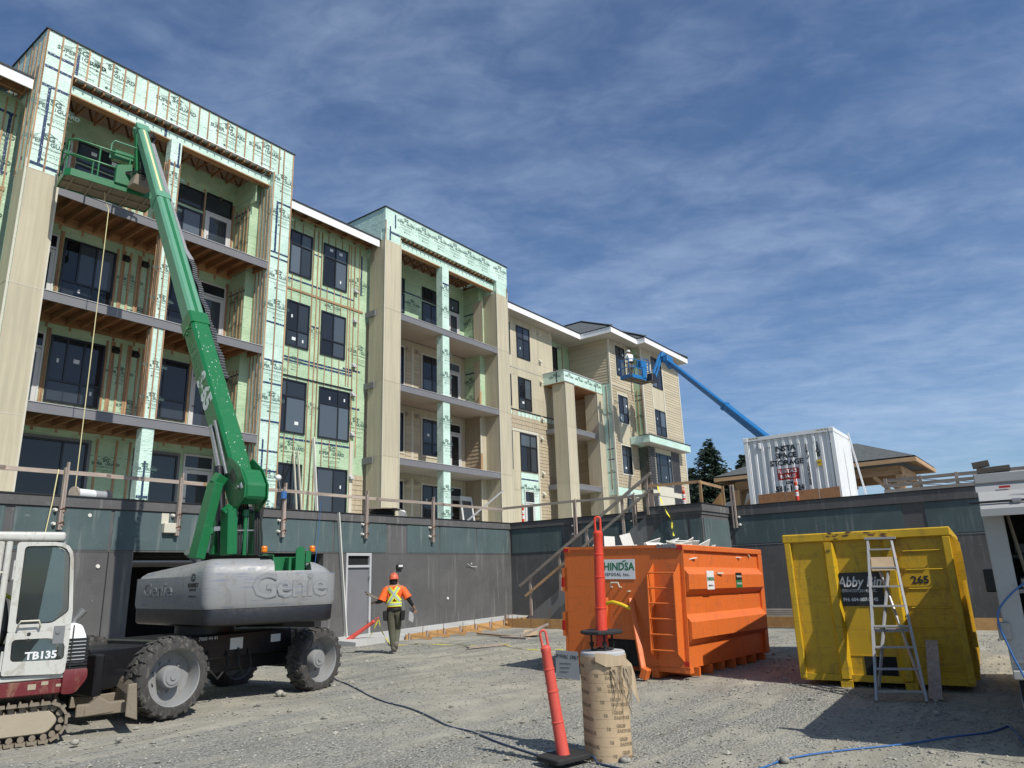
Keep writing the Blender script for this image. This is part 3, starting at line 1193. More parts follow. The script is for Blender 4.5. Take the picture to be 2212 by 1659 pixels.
# columns of tower one: wrapped top, panels below for the left one
sheet('mint', 5.94, 6.74, TY, TY + .8, F1, 16.05, 'column')
sheet('mint', 13.43, 14.25, TY, TY + .8, F1, 16.05, 'column')
for z0, z1 in ((F1, 6.0), (6.02, 9.40), (9.42, 12.70)):
    box('column_panel', 'panel', BLD, 5.955, 6.735, TY - .055, TY - .04, z0, z1)
    box('column_panel', 'panel', BLD, 5.895, 5.91, TY - .02, TY + .6, z0, z1)
    box('joint_trim', 'trim', BLD, 5.95, 6.74, TY - .060, TY - .04, z1, z1 + .018)
for x in (5.915, 6.74):
    box('corner_trim', 'trim', BLD, x - .025, x + .018, TY - .062, TY - .02, F1, 12.95)
for x in (5.97, 6.36, 6.71):
    vstrip(x, TY, 12.72, 16.1 if x > 6.5 else 17.1)
vstrip(5.97, TY, 15, 17.1)
for y in (20.62, 20.95, 21.25):
    vstrip(5.94, y, 12.7, 16.9, side=1)
for i in range(9):
    vstrip(5.94, 21.5 + i * .5, 15.6, 17.08, side=1)
for i in range(21):
    x = 6.72 + i * .345
    if x < 14.1:
        vstrip(x, TY, 16.06, 17.09)
for x in (13.46, 13.83, 14.22):
    vstrip(x, TY, F1, 16.05 if x < 13.6 else 17.08)
for y in (20.62, 20.80, 21.0, 21.2):
    vstrip(13.43, y, F1 + .1, 15.5, side=1)
# navy seam tapes
tape(6.02, 6.72, TY, 16.34, 16.42)
tape(6.0, 6.72, TY, 15.92, 16.00)
tape(6.0, 6.72, TY, 15.32, 15.40)
tape(6.17, 6.25, TY, 12.95, 15.32)
tape(6.0, 6.72, TY, 12.86, 12.95)
tape(6.76, 6.84, TY, 16.1, 16.8)
tape(13.62, 13.70, TY, 12.95, 14.9)
tape(13.62, 14.2, TY, 14.9, 14.97)
for z in (12.75, 12.95, 10.35, 9.0, 8.2, 6.9, 5.9, 5.25):
    tape(13.5, 14.2, TY, z, z + .06)
tape(13.60, 13.66, TY, 3.5, 6.3)
for x in (7.75, 9.75, 11.6, 13.05):
    logo(BLD, x, TY, 16.58)
logo(BLD, 6.9, TY, 16.60, kind=0)
logo(BLD, 6.42, TY, 14.6, sc=.95)
logo(BLD, 6.38, TY, 13.5, sc=.95)
for z in (15.75, 14.4, 12.0, 10.9, 8.7, 7.6, 5.0, 4.0):
    logo(BLD, 13.86, TY, z, sc=.80)
# header beam, ceiling and trusses
box('header_beam', 'mint', BLD, 6.74, 13.43, TY + .20, TY + .42, 15.58, 15.86)
box('beam_board', 'beamx', BLD, 6.74, 13.43, TY + .18, TY + .44, 15.54, 15.578)
box('seam_tape', 'tape', BLD, 9.55, 9.63, TY + .19, TY + .2, 15.58, 15.86)
box('ceiling_sheathing', 'osb', BLD, 6.2, 13.99, TY + .26, 26.4, 16.82, 16.85)
for i in range(12):
    x = 6.95 + i * .57
    t = MB()
    t.bar((x, TY + .44, 15.93), (x, 22.4, 15.93), .04, .09)
    t.bar((x, TY + .44, 16.75), (x, 22.4, 16.75), .04, .09)
    for k in range(4):
        y0 = TY + .5 + k * .46
        t.bar((x, y0, 15.95 if k % 2 else 16.75), (x, y0 + .46, 16.75 if k % 2 else 15.95), .04, .07, (1, 0, 0))
    t.build('roof_truss', 'joist', BLD)
for i in range(26):
    x = 6.8 + i * .26
    box('blocking', 'joist', BLD, x, x + .03, TY + .02, TY + .2, 15.9, 16.04)
# balcony floors
for z in (F4, F3, F2):
    joist_floor(6.74, 13.43, TY + .02, 22.26, z)
# middle post
for z0, z1 in ((F4, 15.54), (F3, F4 - .28), (F2, F3 - .28), (F1, F2 - .28)):
    sheet('mint', 9.74, 10.09, TY + .06, TY + .36, z0, z1, 'post')
    if z0 > F1:
        top = z1 if z0 < F4 else z1 - .75
        for x in (9.745, 9.90, 10.08):
            vstrip(x, TY + .06, z0 + .02, top, .035)
        for y in (TY + .1, TY + .22, TY + .33):
            vstrip(9.74, y, z0 + .02, top, .035, side=1)
    logo(BLD, 9.92, TY + .058, z0 + (z1 - z0) * .55, sc=.55)
    logo(BLD, 9.92, TY + .058, z0 + (z1 - z0) * .2, sc=.55)
tape(9.75, 10.08, TY + .06, 14.62, 14.72)
tape(9.98, 10.04, TY + .06, 14.72, 15.5)
tape(9.88, 9.94, TY + .06, 3.5, 5.2)
tape(9.75, 10.08, TY + .06, 4.15, 4.22)
# back wall and return walls
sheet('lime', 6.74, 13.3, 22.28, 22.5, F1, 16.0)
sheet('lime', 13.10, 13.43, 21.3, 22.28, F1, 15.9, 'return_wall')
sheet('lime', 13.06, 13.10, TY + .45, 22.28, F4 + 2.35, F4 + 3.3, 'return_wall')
for zf in (F1, F2, F3, F4):
    for y in (21.42, 21.62, 21.85, 22.1):
        vstrip(13.10, y, zf + .05, zf + 2.3, side=1)
    logo(BLD, 13.09, 21.75, zf + 1.75, (0, -1, 0), 0, .65)
    logo(BLD, 13.09, 21.75, zf + .8, (0, -1, 0), 0, .65)
    tape(21.3, 22.25, 13.10, zf + 2.1, zf + 2.16, side=1)
    up_ = zf == F4
    h1 = 1.72 if zf < F3 else 1.66
    if up_:
        window(7.72, 9.2, zf + .75, zf + 1.85, 22.28, (.45,))
        window(7.72, 9.2, zf + 1.92, zf + 2.62, 22.28, (.45,))
        window(10.5, 11.86, zf + .55, zf + 1.8, 22.28, (.5,))
        window(10.5, 11.86, zf + 1.92, zf + 2.62, 22.28, (.35,))
        doorway(11.97, 12.96, zf + .02, zf + 1.98, 22.28)
        window(11.97, 12.96, zf + 2.02, zf + 2.7, 22.28, ())
    elif zf == F1:
        window(7.15, 9.05, zf + .15, zf + 2.42, 22.28, (.65,), (.28,), trim='greytrim')
        window(10.45, 11.75, zf + .15, zf + 2.35, 22.28, (.25,), (.28,), trim='greytrim')
        doorway(11.95, 12.98, zf + .02, zf + 2.45, 22.28, zf + 2.0)
    else:
        window(7.72, 9.2, zf + .46, zf + 2.42, 22.28, (.62,), (.32,), rows=[(.62,), (.30, .62)])
        window(10.5, 11.86, zf + .46, zf + 2.42, 22.28, (.55,), (.32,), rows=[(.4,), (.4,)])
        doorway(11.97, 12.96, zf + .02, zf + 2.42, 22.28, zf + 1.98)
    if zf > F1:
        for x in (7.66, 9.25, 9.40, 9.46, 9.66, 9.9, 9.97, 10.22, 10.36, 10.44, 11.91, 12.99, 13.04):
            vstrip(x, 22.28, zf + .03, zf + 2.6, .06)  # extra strips added and widened to darken the shaded back wall
        doorway(6.76, 7.56, zf + .02, zf + 2.42, 22.28, zf + 1.98)
        vstrip(7.62, 22.28, zf + .03, zf + 2.6, .05)
        logo(BLD, 9.7, 22.275, zf + 1.6, sc=.62)
        logo(BLD, 10.1, 22.275, zf + .6, sc=.62)
        vent(9.5, 22.27, zf + 2.35, m='membrane')
        vent(10.1, 22.27, zf + 2.35, m='membrane')
    else:
        logo(BLD, 9.6, 22.275, zf + 1.8, sc=.6)
        for x in (9.3, 9.85, 10.25):
            vstrip(x, 22.28, zf + .03, zf + 2.6, .06)
    for x in [6.9 + .62 * i for i in range(10)]:
        box('short_strip', 'strip', BLD, x, x + .06, 22.26, 22.275, zf + 2.62, zf + 2.78)

# left wing detail
for x in (5.05, 5.3, 5.62, 5.85):
    vstrip(x, 21.8, F1, 15.3)
for z in (12.95, 14.8):
    tape(4.4, 5.9, 21.8, z, z + .08)
tape(5.72, 5.80, 21.8, 12.9, 14.8)
box('belt_board', 'newwood_x', BLD, -6, 5.9, 21.77, 21.8, 12.44, 12.56)
for z in (14.0, 13.2, 11.6, 10.2):
    logo(BLD, 5.35, 21.79, z, sc=.9)
window(4.2, 5.0, 13.0, 14.9, 21.8, (.5,))


# ---- EAVES -----------------------------------------------------------------------
def eave(x0, x1, yf, yw, zb=15.28, finished=False, dz=.32):
    box('white_fascia', 'white', BLD, x0, x1, yf, yf + .04, zb, zb + dz)
    box('drip_edge', 'membrane', BLD, x0, x1, yf - .03, yf + .3, zb + dz + .001, zb + dz + .045)
    if finished:
        box('soffit', 'soffit', BLD, x0, x1, yf + .042, yw, zb + .01, zb + .03)
    else:
        box('soffit_sheathing', 'osb', BLD, x0, x1, yf + .042, yw, zb + .26, zb + .28)
        n = int((x1 - x0) / .6)
        for i in range(n + 1):
            x = x0 + .05 + i * (x1 - x0 - .1) / max(1, n)
            box('lookout', 'joist', BLD, x - .02, x + .02, yf + .042, yw, zb + .10, zb + .26)
        box('ledger', 'beamx', BLD, x0, x1, yf + .5, yf + .54, zb + .06, zb + .10)


def roofslab(name, pts, m='roofing'):
    b = MB()
    b.prism(pts, (0, 0, -.05))
    return b.build(name, m, BLD)


eave(-6, 5.9, 20.85, 21.8)
roofslab('roof', [(-6, 20.83, 15.66), (5.9, 20.83, 15.66), (5.9, 27, 17.5), (-6, 27, 17.5)])
eave(14.26, 19.0, 21.0, 21.8)
roofslab('roof', [(14.26, 20.98, 15.66), (19.08, 20.98, 15.66), (19.08, 27, 17.4), (14.26, 27, 17.4)])

# ---- MIDDLE WALL ------------------------------------------------------------------
MY = 21.8
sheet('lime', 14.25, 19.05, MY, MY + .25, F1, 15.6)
for (zf, a, c, big) in ((F4, .56, 2.36, 0), (F3, .76, 2.55, 0), (F2, .54, 2.52, 1), (F1, .05, 2.46, 1)):
    z0, z1 = zf + a, zf + c
    hs = (.68,) if zf in (F4, F2) else (.36,)
    rows = None
    if zf == F2:
        window(15.10, 16.2, z0, z1, MY, (), hs, rows=[(.22,), (.22,)])
        window(16.78, 18.28, z0, z1, MY, (), hs, rows=[(.62,), (.62,)])
    elif zf == F1:
        window(15.08, 16.15, z0, z1, MY, (), (.3,), rows=[(.5,), (.3, .6)])
        window(16.78, 18.25, z0, z1, MY, (), (.3,), rows=[(.55,), (.55,)])
    else:
        window(15.17, 16.2, z0, z1, MY, (.5,), hs)
        window(16.75, 17.96, z0, z1, MY, (.5,), hs)
for z0, z1 in ((14.92, 15.3), (12.0 + .06, 12.42), (12.52, 13.06), (8.98, 10.18), (5.9, 6.9)):
    for x in (15.35, 15.75, 17.0, 17.35, 17.7):
        vstrip(x, MY, z0, z1, .03)
for x in (15.0, 16.27, 16.5, 16.68, 18.03 if 0 else 18.36):
    vstrip(x, MY, F1, 15.3, .045)
for x in (18.06, 18.18):
    vstrip(x, MY, 9.2, 15.3, .04)
for x in (18.62, 14.6):
    vstrip(x, MY, 6.4, 15.3, .035)
box('belt_board', 'newwood_x', BLD, 15.0, 18.85, MY - .035, MY, 12.44, 12.52)
box('belt_flashing', 'frame', BLD, 15.0, 18.4, MY - .04, MY, 9.05, 9.10)
for z in (12.85, 9.75, 8.98 + .65, 11.2, 6.72, 14.2):
    tape(15.0, 16.2 if z in (14.2,) else 18.4, MY, z, z + .07) if z not in (14.2, 11.2) else tape(16.3, 16.7, MY, z, z + .06)
tape(18.7, 18.78, MY, 13.2, 15.0)
tape(17.9, 18.8, MY, 9.85, 9.93)
tape(18.3, 18.8, MY, 8.3, 8.38)
for (x, z, s_) in ((18.62, 13.6, .8), (18.75, 10.6, .95), (18.62, 7.6, .9), (16.48, 8.0, .5), (15.65, 6.3, .9), (17.5, 6.3, .9), (15.6, 9.6, .6), (16.48, 11.0, .5), (17.3, 12.2, .6)):
    logo(BLD, x, MY - .001, z, sc=s_)
for z in (13.3, 12.0, 10.1, 8.9, 7.3, 5.6):
    vent(18.42, MY, z)
box('corner_board', 'trim', BLD, 18.35, 18.5, MY - .03, MY - .002, F1, 7.0)


# ---- helper: individually built cladding -----------------------------------------
def siding(x0, x1, y, z0, z1, course=.165, side=False, m=None):
    """lapped siding planks, one object per plank. side: wall at x=y facing left, x0..x1 are then y values"""
    n = max(1, int(round((z1 - z0) / course)))
    h = (z1 - z0) / n
    for i in range(n):
        b_ = z0 + i * h
        o = None
        if not side:
            o = bpy.data.objects.new('siding_plank', plank_mesh('siding'))
            sc = Matrix.Diagonal((x1 - x0, 1, h, 1))
            sc.translation = (x0, y, b_)
        else:
            o = bpy.data.objects.new('siding_plank', plank_mesh('sidingy'))
            sc = Matrix.Rotation(rad(-90), 4, 'Z') @ Matrix.Diagonal((x1 - x0, 1, h, 1))
            sc.translation = (y, x1, b_)
        COL.objects.link(o)
        o.matrix_basis = sc
        attach(o, BLD)


_pl = {}


def plank_mesh(m):
    if m not in _pl:
        b = MB()
        b.add([(0, 0, 0), (1, 0, 0), (1, -.026, 0), (0, -.026, 0), (0, 0, 1.04), (1, 0, 1.04), (1, -.008, 1.04), (0, -.008, 1.04)], [(0, 1, 2, 3), (4, 7, 6, 5), (3, 2, 6, 7), (0, 3, 7, 4), (1, 5, 6, 2)])
        _pl[m] = b.mesh('siding_plank', m)
    return _pl[m]


def shakes(x0, x1, y, z0, z1, side=False, holes=()):
    """individual shingles joined as one part (thousands)"""
    b = MB()
    r = random.Random(int(x0 * 31 + z0 * 7))
    n = int((z1 - z0) / .178)
    h = (z1 - z0) / n
    for i in range(n):
        x = x0
        while x < x1 - .01:
            w = min(r.uniform(.13, .26), x1 - x)
            if x1 - (x + w) < .06:
                w = x1 - x
            zz0, zz1 = z0 + i * h + r.uniform(0, .012), z0 + (i + 1) * h + .008
            t = r.uniform(.022, .03)
            ok = True
            for (a, c, d, e) in holes:
                if x + w > a and x < c and zz1 > d + .02 and zz0 < e - .02:
                    if x < a - .03:
                        w = a - x
                    elif x + w > c + .03 and x < c:
                        w = x + w - c
                        x = c
                    else:
                        ok = False
            if ok:
                g = .004
                if side:
                    b.add([(y, x + g, zz0), (y, x + w - g, zz0), (y - t, x + w - g, zz0), (y - t, x + g, zz0), (y, x + g, zz1), (y, x + w - g, zz1), (y - .008, x + w - g, zz1), (y - .008, x + g, zz1)], MB.BF)
                else:
                    b.add([(x + g, y, zz0), (x + w - g, y, zz0), (x + w - g, y - t, zz0), (x + g, y - t, zz0), (x + g, y, zz1), (x + w - g, y, zz1), (x + w - g, y - .008, zz1), (x + g, y - .008, zz1)], MB.BF)
            x += w
    o = b.build('shingle_cladding', 'shake', BLD)
    tag(o, kind='stuff')
    return o


def panels(xs_, zs_, y, m='panel', side=False, skip=()):
    for i in range(len(xs_) - 1):
        for j in range(len(zs_) - 1):
            if (i, j) in skip:
                continue
            a, c, d, e = xs_[i] + .004, xs_[i + 1] - .004, zs_[j] + .004, zs_[j + 1] - .004
            if side:
                box('cladding_panel', m, BLD, y - .012, y, a, c, d, e)
            else:
                box('cladding_panel', m, BLD, a, c, y - .012, y, d, e)


# shingles at the foot of the middle wall
shakes(18.5, 19.05, MY, F1, 5.7)

# ---- TOWER TWO ---------------------------------------------------------------------
T2 = 20.75
tb = MB()
tb.box(19.08, 27.46, T2, T2 + .25, 16.1, 17.1)
tb.box(19.08, 19.33, T2 + .25, 26.8, 15.2, 17.1)
tb.box(27.21, 27.46, T2 + .25, 26.8, 15.2, 17.1)
tb.build('parapet', 'mint', BLD)
box('parapet_cap', 'membrane', BLD, 19.04, 27.50, T2 - .04, T2 + .34, 17.1, 17.14)
box('parapet_cap', 'membrane', BLD, 19.04, 19.4, T2 + .345, 26.8, 17.1, 17.14)
sheet('mint', 19.10, 19.98, T2 + .01, T2 + .85, 15.5, 16.1, 'column_head')
sheet('mint', 26.6, 27.44, T2 + .01, T2 + .85, 15.3, 16.1, 'column_head')
for (x0, x1, zt, js) in ((19.08, 20.0, 15.62, (6.4, 9.45, 12.55)), (26.57, 27.46, 15.45, (6.35, 9.40, 12.5))):
    column(x0, x1, T2, T2 + .9, F1, zt, js)
    for x in (x0, x1):
        box('corner_trim', 'trim', BLD, x - .014, x + .014, T2 - .016, T2 + .012, F1, zt + .25)
tape(19.35, 19.95, T2, 16.0, 16.07)
tape(19.33, 19.40, T2, 15.66, 16.3)
tape(19.62, 19.69, T2, 16.3, 16.95)
for x in (20.3, 21.4, 22.45, 23.5, 24.55, 25.6, 26.9):
    logo(BLD, x, T2, 16.66, sc=.78)
vstrip(19.10, T2, 15.6, 16.5)
vstrip(27.42, T2, 15.4, 15.95)
box('header_beam', 'mint', BLD, 20.0, 26.57, T2 + .2, T2 + .4, 15.62, 15.95)
box('beam_board', 'beamx', BLD, 20.0, 26.57, T2 + .18, T2 + .42, 15.58, 15.618)
box('ceiling_sheathing', 'osb', BLD, 19.34, 27.2, T2 + .26, 26.7, 16.72, 16.75)
for i in range(11):
    x = 20.2 + i * .6
    t = MB()
    t.bar((x, T2 + .44, 15.98), (x, 22.6, 15.98), .04, .09)
    for k in range(4):
        y0 = T2 + .5 + k * .42
        t.bar((x, y0, 16.0 if k % 2 else 16.68), (x, y0 + .42, 16.68 if k % 2 else 16.0), .04, .07, (1, 0, 0))
    t.build('roof_truss', 'joist', BLD)
for i in range(25):
    x = 20.05 + i * .26
    box('blocking', 'joist', BLD, x, x + .03, T2 + .02, T2 + .2, 15.97, 16.09)
B2 = 22.6
for z in (F4, F3, F2):
    joist_floor(20.0, 26.57, T2 + .02, B2, z, soffit='soffit')
    box('fascia', 'greytrim', BLD, 18.98, 19.05, T2 + .45, MY, z - .27, z - .02)
for z0, z1 in ((F4, 15.58), (F3, F4 - .27), (F2, F3 - .27), (F1, F2 - .27)):
    sheet('mint', 22.66, 23.10, T2 + .06, T2 + .42, z0, z1, 'post')
    logo(BLD, 22.88, T2 + .058, z0 + 1.9, sc=.6)
    logo(BLD, 22.88, T2 + .058, z0 + .85, sc=.6)
tape(22.67, 23.09, T2 + .06, 14.72, 14.80)
tape(22.67, 23.09, T2 + .06, 4.7, 4.76)
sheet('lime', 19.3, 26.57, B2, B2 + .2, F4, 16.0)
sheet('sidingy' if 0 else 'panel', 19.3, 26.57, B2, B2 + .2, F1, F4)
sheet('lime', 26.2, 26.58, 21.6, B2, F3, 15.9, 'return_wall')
sheet('panel', 26.2, 26.58, 21.6, B2, F1, F3, 'return_wall')
for y0, y1, ztop in ((21.5, 22.1, 15.1), (21.5, 22.1, 12.1)):
    pass
for zf in (F1, F2, F3, F4):
    if zf == F4:
        window(21.1, 22.0, zf + 1.0, zf + 1.95, B2, ())
        window(21.1, 22.0, zf + 2.0, zf + 2.7, B2, ())
        window(23.17, 24.75, zf + .95, zf + 1.95, B2, (.4,))
        window(23.17, 24.75, zf + 2.02, zf + 2.7, B2, (.45,))
        doorway(25.0, 25.8, zf + .02, zf + 1.98, B2)
        window(25.0, 25.8, zf + 2.02, zf + 2.7, B2, ())
        tape(22.05, 23.1, B2, zf + 2.05, zf + 2.12)
        logo(BLD, 22.55, B2 - .002, zf + 1.5, sc=.75)
    else:
        window(21.1, 21.98, zf + (.1 if zf == F1 else .7), zf + 2.42, B2, (), (.36,), trim='trim')
        window(23.2, 24.75, zf + (.1 if zf == F1 else .7), zf + 2.36, B2, (.42,), (.34,), trim='trim')
        doorway(25.0, 25.82, zf + .02, zf + 2.42, B2, zf + 1.98)
        siding(22.15, 22.50, B2, zf + .05, zf + 2.5)
        box('trim_board', 'trim', BLD, 22.5, 22.62, B2 - .03, B2 - .002, zf, zf + 2.6)
        siding(22.63, 23.05, B2, zf + .05, zf + 2.5)
        vent(22.2, B2 - .02, zf + 2.4, m='soffit')
        vent(22.85, B2 - .02, zf + 2.4, m='soffit')
    # right return wall of the balcony
    if zf in (F4, F3):
        tape(21.62, 22.55, 26.2, zf + 1.95, zf + 2.02, side=1)
        logo(BLD, 26.19, 22.2, zf + 1.5, (0, -1, 0), 0, .6)
        logo(BLD, 26.19, 22.2, zf + .6, (0, -1, 0), 0, .6)
        panels([21.35, 21.60, 21.95] if zf == F4 else [21.6, 21.95], [zf + .02, zf + 2.55], 26.19, side=True)
    else:
        shakes(21.62, 22.58, 26.19, zf + .02, zf + 2.7, side=True)
        box('corner_trim', 'trim', BLD, 26.14, 26.2, 21.59, 21.63, zf, zf + 2.7)
    bar('leaning_board', 'newwood_z', BLD, (26.0, 21.45, zf + .02), (26.08, 21.5, zf + .95), .13, .03, (0, 1, 0)) if zf in (F3, F2) else None

# ---- RIGHT WALL ---------------------------------------------------------------------
RY = 22.0
EX = 36.3
sheet('panel', 27.46, 33.2, RY, RY + .2, F1, 15.5)
sheet('mint', 28.9, 33.15, RY - .006, RY, 9.84, 10.14)
sheet('panel', 33.2, EX, 22.8, 23.0, F1, 12.5)
sheet('lime', 33.2, EX, 22.8, 23.0, 12.5, 15.5)
sheet('panel', 33.2, 33.4, RY + .2, 22.8, F1, 15.5)
zs = [10.32, 12.0, 12.45, 13.1, 14.9, 15.28]
xsR = [27.5, 28.75, 29.22, 29.78, 31.03, 31.75, 32.4, 33.2]
panels([27.5, 28.75], [9.3, 10.3, 12.43], RY)
panels([29.24, 29.76], [9.9, 12.05, 12.43], RY)
panels([31.05, 31.72, 33.18], [10.1, 11.0, 12.43], RY)
panels([27.5, 28.72, 29.76], [12.5, 13.1, 14.9, 15.29], RY, skip=((0, 1),))
panels([27.5, 28.72], [13.1, 14.9], RY)
panels([29.78, 31.03, 31.75, 33.18], [12.5, 13.05], RY)
panels([31.05, 31.75, 33.18], [13.05, 14.95, 15.29], RY)
panels([29.78, 31.03], [14.94, 15.29], RY)
panels([29.78, 31.03], [12.0, 12.43], RY)
box('belt_flashing', 'trim', BLD, 27.5, 33.2, RY - .03, RY, 12.44, 12.48)
box('belt_flashing', 'frame', BLD, 27.5, 33.2, RY - .04, RY, 10.12, 10.17)
for i in range(12):
    box('furring_strip', 'strip', BLD, 28.9 + i * .36, 28.93 + i * .36, RY - .02, RY, 9.86, 10.12)
window(29.8, 31.0, 13.1, 14.9, RY, (.5,), (.62,))
window(28.8, 29.2, 13.1, 14.9, RY, ())
window(29.82, 30.98, 10.25, 12.0, RY, (.5,), (.36,))
window(28.8, 29.2, 10.3, 12.0, RY, ())
window(29.83, 31.3, 6.95, 8.95, RY, (.6,), (.66,))
window(28.8, 29.15, 6.98, 8.95, RY, ())
box('trim_board', 'trim', BLD, 29.16, 31.5, RY - .035, RY - .002, 9.0, 9.14)
panels([29.2, 29.78], [5.95, 6.9, 8.98], RY)
box('trim_board', 'trim', BLD, 31.36, 31.5, RY - .035, RY - .002, 3.6, 8.99)
shakes(27.5, 33.2, RY, 9.16, 9.86)
shakes(31.52, 33.2, RY, F1, 9.14)
shakes(27.5, 28.7, RY, F1, 9.14)
sheet('mint', 29.80, 31.34, RY - .03, RY - .004, 3.4, 6.88, 'wrap_panel')
tape(29.8, 31.3, RY - .03, 6.5, 6.57)
logo(BLD, 30.15, RY - .035, 6.0, sc=.65)
logo(BLD, 31.0, RY - .035, 6.0, sc=.65)
ed = doorway(30.0, 30.85, F1, 5.95, RY - .04, F1 + 1.95, 'door')
for z in (14.9, 13.3, 12.1, 10.0, 8.9, 7.0, 5.9):
    vent(31.9 if z > 9.5 else 31.75, RY - .02, z, m='trim')
# recess windows behind tower three
for zf in (F4, F3, F2, F1):
    window(33.8, 34.95, zf + (.65 if zf > F1 else .05), zf + 2.42, 22.8, (.55,), (.33,))
vent(35.1, 22.78, 15.0)
box('furring_strip', 'strip', BLD, 35.5, 35.56, 22.77, 22.8, F4, 15.2)
box('corner_trim', 'trim', BLD, 33.17, 33.22, RY - .02, RY + .03, 5.6, 15.28)
eave(27.47, 35.35, 21.3, 22.8, finished=True)

# ---- TOWER THREE -----------------------------------------------------------------------
T3 = 20.6
tb = MB()
tb.box(32.2, 36.28, T3, T3 + .2, 11.95, 12.58)
tb.box(32.2, 32.4, T3 + .2, 22.0, 11.95, 12.58)
tb.build('porch_parapet', 'mint', BLD)
box('porch_cap', 'flash', BLD, 32.16, 36.29, T3 - .04, 22.0, 12.58, 12.62)
box('porch_ceiling', 'osb', BLD, 32.2, 36.28, T3 + .02, 22.7, 11.90, 11.945)
for x in (32.75, 33.75, 34.75, 35.75):
    logo(BLD, x, T3, 12.22, kind=1, sc=.62)
logo(BLD, 32.195, 21.2, 12.2, (0, -1, 0), 1, .6)
tape(21.05, 21.12, 32.2, 11.97, 12.56, side=1)
tape(35.5, 35.56, T3, 11.97, 12.5)
tape(32.22, 33.2, T3, 11.96, 11.99)
for (x0, x1) in ((32.28, 33.15), (35.65, 36.28)):
    column(x0, x1, T3, T3 + .85, F1, 11.9, (6.4, 9.45))
    for x in (x0, x1):
        box('corner_trim', 'trim', BLD, x - .012, x + .012, T3 - .015, T3 + .01, F1, 11.9)
for z in (F3, F2):
    joist_floor(33.15, 35.65, T3 + .1, 22.6, z, soffit='soffit')
    box('fascia', 'greytrim', BLD, 32.24, 32.28, T3 + .85, 22.0, z - .27, z - .02)
    box('balcony_deck', 'soffit', BLD, 32.28, 33.15, T3 + .87, 22.6, z - .25, z - .02)

# ---- END BLOCK ----------------------------------------------------------------------------
E1, E2, BR = 20.0, 19.4, 19.28
sheet('panel', EX, EX + .3, E1 + .2, 23.4, F1, 15.5)
sheet('mint', EX - .006, EX, E1 + .05, 20.58, 6.0, 12.5)
sheet('panel', EX, 39.2, E1, E1 + .2, F1, 15.5)
sheet('panel', 39.2, 44.6, E2, E2 + .2, F1, 15.5)
sheet('lime', 39.2, 39.4, E2 + .2, E1, F1, 15.5)
sheet('panel', 44.4, 44.6, E2 + .2, 30, F1, 15.5)
siding(43.4, 44.49, E2, F1, 9.05, .165) if 0 else None
siding(E1 + .06, 22.78, EX, 12.6, 15.27, .168, side=True)
siding(21.0, 22.78, EX, F3 + .02, 11.88, .168, side=True)
siding(21.0, 22.6, EX, F2 + .02, F3 - .28, .168, side=True)
siding(21.0, 22.6, EX, F1, F2 - .28, .168, side=True)
vstrip(EX, 20.33, 6.3, 12.4, .05, side=1)
tape(20.03, 20.5, EX, 8.0, 8.06, side=1)
tape(20.03, 20.5, EX, 8.6, 8.66, side=1)
logo(BLD, EX - .005, 20.3, 10.6, (0, -1, 0), 1, .5)
logo(BLD, EX - .005, 20.3, 7.2, (0, -1, 0), 1, .5)
box('corner_board', 'trim', BLD, EX - .045, EX + .05, E1 - .045, E1 + .05, 3.4, 15.28)
box('belt_board', 'trim', BLD, EX - .01, 39.15, E1 - .04, E1, 12.46, 12.52)
window(37.1, 38.2, 13.2, 15.05, E1, (.5,), (.62,))
window(37.03, 38.2, 10.3, 11.97, E1, (.5,), (.35,), trim='trim')
window(37.05, 38.2, 7.28, 8.92, E1, (.5,), (.66,), trim='trim')
siding(36.36, 36.95, E1, 12.54, 15.27)
siding(38.35, 39.15, E1, 12.54, 15.27)
siding(36.95, 38.35, E1, 12.54, 13.12)
for x in (36.97, 38.27):
    box('trim_board', 'trim', BLD, x, x + .08, E1 - .035, E1 - .003, 13.0, 15.27)
shakes(36.36, 39.15, E1, 6.45, 12.44, holes=((36.92, 38.32, 7.17, 12.15),))
box('cladding_panel', 'panel', BLD, 36.95, 38.3, E1 - .012, E1 - .001, 9.03, 10.2)
box('mint_band', 'mint', BLD, EX - .02, 39.15, E1 - .05, E1 - .003, 5.95, 6.42)
shakes(36.36, 37.3, E1, F1, 5.93)
shakes(38.4, 39.15, E1, F1, 5.93)
window(37.35, 38.35, F1 + .1, 5.85, E1, (.5,), ())
vent(38.8, E1 - .02, 9.3)
vent(38.85, E1 - .02, 6.9)
# wrap strip on the jog and battens
vstrip(39.2, 19.55, 9.7, 12.6, .05, side=1)
vstrip(39.2, 19.8, 9.7, 12.6, .05, side=1)
logo(BLD, 39.195, 19.7, 10.8, (0, -1, 0), 1, .5)
logo(BLD, 39.195, 19.7, 14.6, (0, -1, 0), 1, .5)
tape(19.42, 19.98, 39.2, 11.9, 11.96, side=1)
tape(19.42, 19.98, 39.2, 12.2, 12.26, side=1)
box('corner_board', 'trim', BLD, 39.16, 39.27, E2 - .04, E2 + .04, 9.55, 15.28)
box('corner_board', 'trim', BLD, 44.5, 44.64, E2 - .04, E2 + .04, 3.4, 15.28)
window(40.56, 42.02, 13.02, 15.0, E2, (.5,), (.62,))
window(40.56, 42.05, 9.95, 11.55, E2, (.5,), (.36,))
for x in (40.42, 42.07):
    box('trim_board', 'trim', BLD, x, x + .12, E2 - .035, E2 - .003, 9.6, 15.27)
box('cladding_panel', 'panel', BLD, 40.56, 42.05, E2 - .012, E2 - .001, 11.6, 12.97)
siding(39.28, 40.41, E2, 9.6, 15.27, .165)
siding(42.2, 44.49, E2, 9.6, 15.27, .165)
